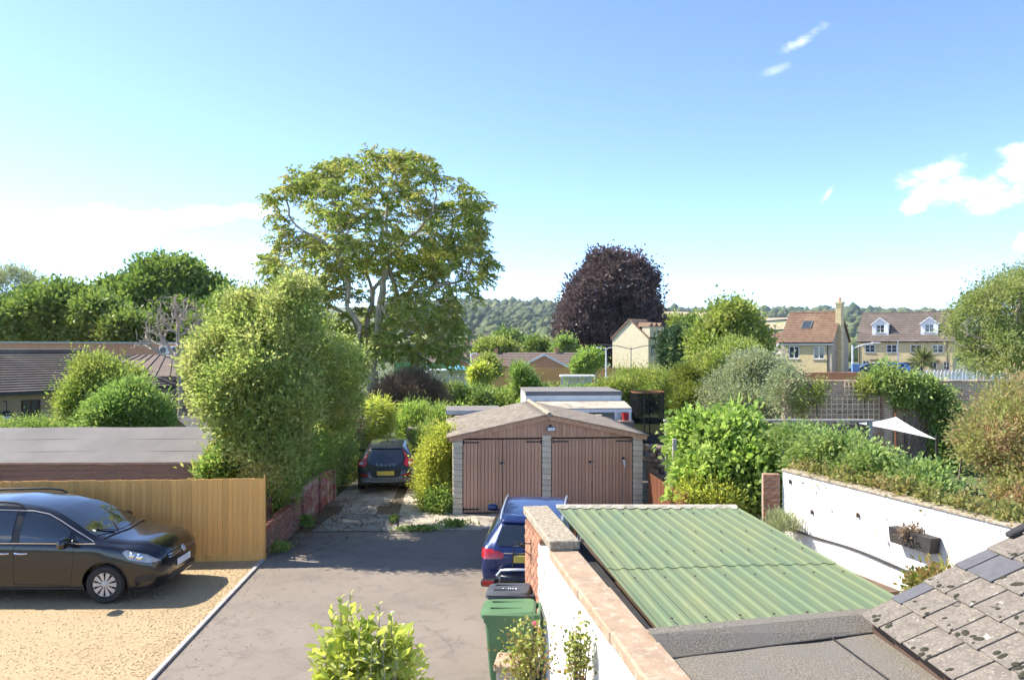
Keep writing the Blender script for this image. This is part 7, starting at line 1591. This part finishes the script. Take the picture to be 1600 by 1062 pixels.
# right edge
shrub('red_tinged_shrub', 'loose shrub with reddish leaves at the right edge', 'shrub', [pl_(1572, 668, 20, 52, 46, 1.3), pl_(1612, 645, 20, 52, 48, 1.4), pl_(1540, 690, 19.5, 36, 24, .9), pl_(1608, 735, 19, 44, 50, 1.2), pl_(1600, 782, 18, 36, 28, 1.0), pl_(1670, 700, 20, 66, 76, 1.8)], 3000, 18, .17, .095, .042, M['lf_red'], 82, (X(1590, 19.5), 19.5, 0), 12, gap=(2.0, -1.0, 5), up=.4)
big_tree('birch_tree', 'airy birch like tree at the right edge behind the wall', (X(1595, 36), 36, 0), 2.2, .22, [pl_(1580, 475, 36, 60, 46, 2), pl_(1530, 500, 36, 42, 40, 1.6), pl_(1610, 450, 36.5, 40, 36, 1.8), pl_(1545, 545, 35.5, 40, 40, 1.5), pl_(1600, 540, 36, 50, 45, 1.8), pl_(1650, 490, 36, 50, 60, 2), pl_(1508, 520, 36, 24, 30, 1)], 3600, 18, .22, .12, .06, M['lf_birch'], 83, 'bark_pale', nattr=300, gap=(1.6, -.7, 6), droop=.25)
# palm
pe = empty('cordyline_palm', (X(1440, 58), 58, 0), 0, 'spiky palm in front of the terrace', 'palm'); zp_ = Z(562, 58); MB().tube([(0, 0, 0), (.05, 0, zp_)], [.14, .10], 8).build('trunk', M['bark'], pe); rng = np.random.default_rng(6); n = 240; D = unit(rng.normal(size=(n, 3))+np.array([0, 0, .35])); C = np.tile([0.05, 0, zp_], (n, 1))+D*.08
link('fronds', leaf_mesh('fronds', C, D, 1.15, .09, rng, .1), leafmat('leaf_palm', (.17, .20, .07), (.26, .27, .11), None, .3), pe)

# ------------------------------------------------------------------ foreground shrub: big leaves, each its own
fgx, fgy = X(568, 6.2), 6.2
fg = empty('foreground_shrub', (fgx, fgy, 0), 0, 'bright lime green shrub in the foreground of the drive', 'shrub')
rng = np.random.default_rng(90); fl_me = []
for q in range(4):
    m_ = MB(); k_ = 5; prof = [0, .62, 1, .78, .36, 0]
    for i in range(k_+1):
        t = i/k_; w_ = prof[i]*.5; cz_ = .16*math.sin(t*math.pi)*(1 if q % 2 else .5)-.18*t*t*(q/3); m_.v += [(t, -w_, cz_+.16*w_), (t, 0, cz_), (t, w_, cz_+.16*w_)]
    for i in range(k_):
        for j in range(2): a = i*3+j; m_.f.append((a, a+3, a+4, a+1))
    me = m_.mesh('leaf'); me.polygons.foreach_set('use_smooth', np.ones(len(me.polygons), bool)); fl_me.append(me)
def bigleaf():
    k = NT('leaf_foreground'); r = k.n('ShaderNodeObjectInfo').outputs['Random']; co = k.coord('Object'); col = k.mix(r, (.36, .42, .06), (.60, .58, .16)); sp = k.n('ShaderNodeSeparateXYZ', {0: co}); vein = k.ramp(k.math('ABSOLUTE', sp.outputs[1]), .05, .0); col = k.mix(k.math('MULTIPLY', vein, .5), col, (.55, .58, .22)); col = k.mix(k.ramp(k.noise(co, 4), .6, .8), col, (.40, .36, .06))
    p = k.n('ShaderNodeBsdfPrincipled', {'Base Color': col, 'Roughness': .38}); t = k.n('ShaderNodeBsdfTranslucent', {'Color': col}); ms = k.n('ShaderNodeMixShader', {0: .4, 1: p.outputs[0], 2: t.outputs[0]}); k.t.links.new(ms.outputs[0], k.out.inputs[0]); return k.m
M['lf_fore'] = bigleaf(); fzt = Z(930, 6.2)
stems = MB(); spots = []
extra = [(X(a, 6.2)-fgx, d, Z(b, 6.2)) for a, b, d in ((548, 962, -.1), (560, 1000, .1), (575, 975, .15), (603, 985, -.15), (626, 1005, .05), (515, 975, .1), (500, 1020, .05), (540, 1040, -.3), (585, 1030, -.3), (622, 1040, -.2), (562, 1050, -.35), (533, 955, .05))]
shoots = extra+[(X(530, 6.2)-fgx, 0.05, Z(938, 6.2)), (X(545, 6.3)-fgx, .2, Z(935, 6.3)), (X(592, 6.2)-fgx, .0, Z(945, 6.2)), (X(610, 6.1)-fgx, -.05, Z(965, 6.1)), (X(640, 6.2)-fgx, .1, Z(1000, 6.2)), (X(510, 6.1)-fgx, -.1, Z(1005, 6.1)), (X(560, 6.0)-fgx, -.2, Z(985, 6.0)), (X(580, 5.95)-fgx, -.25, Z(1005, 6)), (X(535, 6)-fgx, -.25, Z(1020, 6)), (X(620, 6)-fgx, -.2, Z(1015, 6)), (X(600, 5.9)-fgx, -.3, Z(1040, 6)), (X(560, 6.4)-fgx, .3, Z(975, 6.4)), (X(525, 6.4)-fgx, .3, Z(990, 6.4)), (X(620, 6.4)-fgx, .3, Z(990, 6.4))]
for (sx, sy, sz) in shoots:
    b = np.array([sx*.3, sy*.3, .2]); t_ = np.array([sx, sy, sz]); pth = [b+(t_-b)*t+np.array([sx*.25, sy*.25, 0])*math.sin(t*math.pi)*.6+rng.normal(size=3)*.006 for t in np.linspace(0, 1, 9)]; stems.tube(pth, np.linspace(.012, .004, 9).tolist(), 5)
    for j in range(26): u_ = 1-.40*(j/25)**.9; a = b+(t_-b)*u_; an = j*2.4+rng.uniform(-.4, .4); spots.append((a, an, u_, rng.uniform(.085, .15)*(.6 if j < 3 else 1)))
stems.build('stems', M['bark_pale'], fg)
spots.sort(key=lambda s: -s[0][2]); rest = []
for i, (a, an, u_, sz) in enumerate(spots):
    elv = rng.uniform(-.1, .75) if u_ < .97 else rng.uniform(.6, 1.2)
    link('leaf', fl_me[i % 4], M['lf_fore'], fg, tuple(a), (rng.uniform(-.5, .5), -elv, an), (sz, sz*.56, sz)) if i < 300 else rest.append((a, an))
C = np.array([r_[0] for r_ in rest]).repeat(4, 0)+rng.normal(size=(len(rest)*4, 3))*.06; D = rng.normal(size=C.shape); D[:, 2] += .4
lbf = [(X(a, 6.2)-fgx, d, Z(b, 6.2), .16, .18, .16) for a, b, d in ((535, 990, 0), (560, 1010, -.1), (590, 1005, 0), (615, 1020, 0), (632, 1045, 0), (518, 1030, 0), (505, 1066, 0), (545, 1050, -.1), (600, 1055, -.1), (570, 1070, 0), (640, 1078, 0), (530, 1090, 0), (610, 1090, 0))]
P_, N_ = lobe_points(lbf, 300, rng, (.3, 1.05), None, .0); C2 = np.repeat(P_, 3, 0)+rng.normal(size=(900, 3))*.05; C = np.concatenate([C, C2]); D = np.concatenate([D, np.repeat(N_, 3, 0)*.5+rng.normal(size=(900, 3))*.6+np.array([0, 0, .35])])
o = link('leaves', leaf_mesh('leaves', C, D, .115, .058, rng, .2), M['lf_lime'], fg); o['kind'] = 'stuff'
me_p = MB().lathe([(0, .014), (.012, .01), (.016, 0), (.010, -.01), (0, -.012)], 7).mesh('bud'); 
for i in range(10): sp = spots[rng.integers(120)]; link('white_bud', me_p, M['white_paint'], fg, tuple(np.array(sp[0])+rng.normal(size=3)*.04))
# roses against the parapet wall
def rose(name, label, cx, cy, zc, rx, ry, rz, n, seed):
    e = empty(name, (cx, cy, 0), 0, label, 'rose'); rng = np.random.default_rng(seed); P = rng.normal(size=(n, 3))*.45; P = np.clip(P, -1, 1)*np.array([rx, ry, rz])+np.array([0, 0, zc])
    mb = MB()
    for i in range(12): t = P[rng.integers(n)]; mb.tube([(rng.normal()*.05, rng.normal()*.05, 0), t*.6+np.array([0, 0, zc*.2]), t], [.012, .008, .004], 5)
    mb.build('stems', M['bark'], e)
    for i in range(n):
        sz = rng.uniform(.055, .085); link('leaf', fl_me[i % 4], M['lf_rosebig'], e, tuple(P[i]), (rng.uniform(-.7, .7), rng.uniform(-.7, .6), rng.uniform(0, 6.28)), (sz, sz*.62, sz))
    C = P[rng.integers(0, n, n*3)]+rng.normal(size=(n*3, 3))*.05; o = link('leaves', leaf_mesh('leaves', C, rng.normal(size=C.shape), .055, .035, rng), M['lf_rose'], e); o['kind'] = 'stuff'
    return e
k = NT('leaf_rose_big'); r = k.n('ShaderNodeObjectInfo').outputs['Random']; col = k.mix(r, (.14, .20, .04), (.33, .34, .09)); col = k.mix(k.ramp(r, .82, .9), col, (.33, .15, .07)); p_ = k.n('ShaderNodeBsdfPrincipled', {'Base Color': col, 'Roughness': .4}); t_ = k.n('ShaderNodeBsdfTranslucent', {'Color': col}); ms = k.n('ShaderNodeMixShader', {0: .35, 1: p_.outputs[0], 2: t_.outputs[0]}); k.t.links.new(ms.outputs[0], k.out.inputs[0]); M['lf_rosebig'] = k.m
rs = rose('rose_bush', 'rose bush growing beside the low stone pillar', X(823, 8.6), 8.6, Z(1030, 8.6), .30, .25, .42, 240, 91)
r2 = rose('climbing_rose', 'thin climbing rose against the white parapet wall', X(903, 7.6), 7.6, Z(1025, 7.6), .13, .13, .36, 110, 92)
mb = MB(); rng = np.random.default_rng(3)
for i in range(14): a = rng.uniform(0, 6.28); el_ = rng.uniform(.1, 1.3); mb.lathe([(0, 0), (.03, .012), (.026, .02), (0, .006)], 7, Matrix.Rotation(a, 4, 'Z') @ Matrix.Rotation(el_, 4, 'Y'))
fl_ = mb.build('flower', mat('rose_pink', (.62, .05, .13), (.7, .12, .2), 20, .6), rs); fl_.location = at(836, 974, 8.9)-Vector(rs.location)

# ------------------------------------------------------------------ hills, woods, fields, haze
RX = np.array([-1500, 300, 600, 715, 860, 1035, 1120, 1200, 1350, 1500, 3000]); RYp = np.array([486, 482, 477, 475, 478, 486, 487, 488, 489, 490, 492])
def hill_h(px, y):
    ridge = (CY-np.interp(px, RX, RYp))/F*2200+4.5-6; t = np.clip((y-750)/(2150-750), 0, 1); sft = t*t*(3-2*t)*.35+t*.65
    return -1.5+(ridge+1.5)*np.where(y > 2150, 1-np.clip((y-2150)/3500, 0, 1)*.6, sft)+3.5*np.sin(px*.021+y*.004)*np.sin(y*.0057)*np.clip((y-800)/500, 0, 1)*np.clip((2150-y)/300, 0, 1)
pxs = np.linspace(-950, 2550, 100); ysg = np.concatenate([np.linspace(740, 2300, 40), np.array([2600, 3000, 3450])])
GX, GY = np.meshgrid(pxs, ysg); HZ = hill_h(GX, GY); V = np.stack([(GX-CX)/F*GY, GY, HZ], -1).reshape(-1, 3); nxp = len(pxs)
fc = np.array([(j*nxp+i, j*nxp+i+1, (j+1)*nxp+i+1, (j+1)*nxp+i) for j in range(len(ysg)-1) for i in range(nxp-1)])
me = rawmesh('hill', V, fc); me.polygons.foreach_set('use_smooth', np.ones(len(me.polygons), bool)); tag(link('hill', me, mat('hill_grass', (.085, .12, .035), (.15, .16, .06), .006, .95)), kind='structure')
FIELDS = [(1020, 1165, 1500, 2020, (.50, .37, .18)), (1150, 1260, 1280, 1480, (.46, .36, .19)), (1180, 1300, 1560, 1680, (.44, .35, .19)), (1205, 1285, 1020, 1150, (.17, .20, .07)), (700, 760, 830, 900, (.20, .22, .09))]
for i, (a, b, y0, y1, c) in enumerate(FIELDS):
    q = np.linspace(a, b, 14); w = np.linspace(0, 1, 10); QX, QW = np.meshgrid(q, w); QY = y0+(y1-y0)*QW+30*np.sin(QX*.06+i); Vz = hill_h(QX, QY)+2.5
    me = rawmesh('field', np.stack([(QX-CX)/F*QY, QY, Vz], -1).reshape(-1, 3), np.array([(j*14+k_, j*14+k_+1, (j+1)*14+k_+1, (j+1)*14+k_) for j in range(9) for k_ in range(13)])); tag(link('field', me, mat('field_%d' % i, c, tuple(x*.82 for x in c), .02, .95)), kind='structure')
def icosph(s):
    bm = bmesh.new(); bmesh.ops.create_icosphere(bm, subdivisions=s, radius=1); v = np.array([x.co[:] for x in bm.verts]); f = np.array([[x.index for x in q.verts] for q in bm.faces]); bm.free(); return v, f
IV2, IF2 = icosph(2); IV1, IF1 = icosph(1)
def crowns(name, P, rad, hgt, m, label, seed, IV=None, IF=None):
    IV, IF = (IV, IF) if IV is not None else (IV2, IF2)
    rng = np.random.default_rng(seed); n = len(P); Vv = IV[None]*(1+rng.normal(size=(n, len(IV), 1))*.24)*np.stack([rad, rad, hgt], 1)[:, None, :]+P[:, None, :]
    me = rawmesh(name, Vv, (IF[None]+len(IV)*np.arange(n)[:, None, None]).reshape(-1, 3)); return tag(link(name, me, m), label, 'wood', kind='stuff')
def infield(px, y):
    r_ = np.zeros(len(px), bool)
    for (a, b, y0, y1, c) in FIELDS: r_ |= (px > a-6) & (px < b+6) & (y > y0-40) & (y < y1+40)
    return r_
M['wood'] = leafmat('wood_leaf', (.045, .072, .026), (.080, .110, .036), (.14, .155, .06), .0, .8, .25, .2, .006)
rng = np.random.default_rng(40); n = 17000; px = rng.uniform(600, 1560, n); y = 780+(2260-780)*np.sqrt(rng.random(n)); dens = np.where(px < 900, 1.0, np.where(y > 1950, .95, .30)); dens = np.where((px > 1250), np.where(y > 1800, 1, .4), dens)
ok = (rng.random(n) < dens) & ~infield(px, y); px, y = px[ok], y[ok]; rad = rng.gamma(5, .95, len(px))*np.where(y > 1500, 1.1, .9)
hg = rad*rng.uniform(.8, 1.15, len(px)); fa = y > 950
for q_, nm_, i1, i2, lb_s in ((~fa, 'lower_wood', IV2, IF2, 'wooded lower slopes across the valley'), (fa, 'ridge_wood', IV1, IF1, 'woods along the far hill ridge')): crowns(nm_, np.stack([(px-CX)/F*y, y, hill_h(px, y)+rad*.7], 1)[q_], rad[q_], hg[q_], M['wood'], lb_s, 41, i1, i2); print('wood', len(px))
n = 1000; px = rng.uniform(450, 1650, n); y = 280+(800-280)*rng.random(n); ok = np.ones(n, bool); rad = rng.uniform(2.6, 5.2, n)
crowns('valley_trees', np.stack([(px-CX)/F*y, y, -1.5+rad*.8], 1), rad, rad*rng.uniform(.9, 1.4, n), leafmat('valley_leaf', (.10, .14, .045), (.17, .20, .065), (.23, .24, .09), .0, .8), 'tree mass on the valley floor behind the houses', 42)
tag(MB().tube([(X(1299, 2160), 2160, 80), (X(1299, 2160), 2160, hill_h(1299, 2160)+26)], 1.3, 6).build('hilltop_mast', M['grey_plastic']), 'thin mast on the far ridge', 'mast')
hk_ = NT('haze'); pv = hk_.n('ShaderNodeVolumePrincipled', {'Color': (.80, .88, 1.0, 1), 'Density': .00008, 'Anisotropy': .25}); hk_.t.links.new(pv.outputs[0], hk_.out.inputs['Volume'])
hb = MB().box((0, 1750, 77.5), (10800, 3700, 160)); HZO = tag(hb.build('haze', hk_.m), 'thin summer haze over the valley', 'haze', kind='stuff')
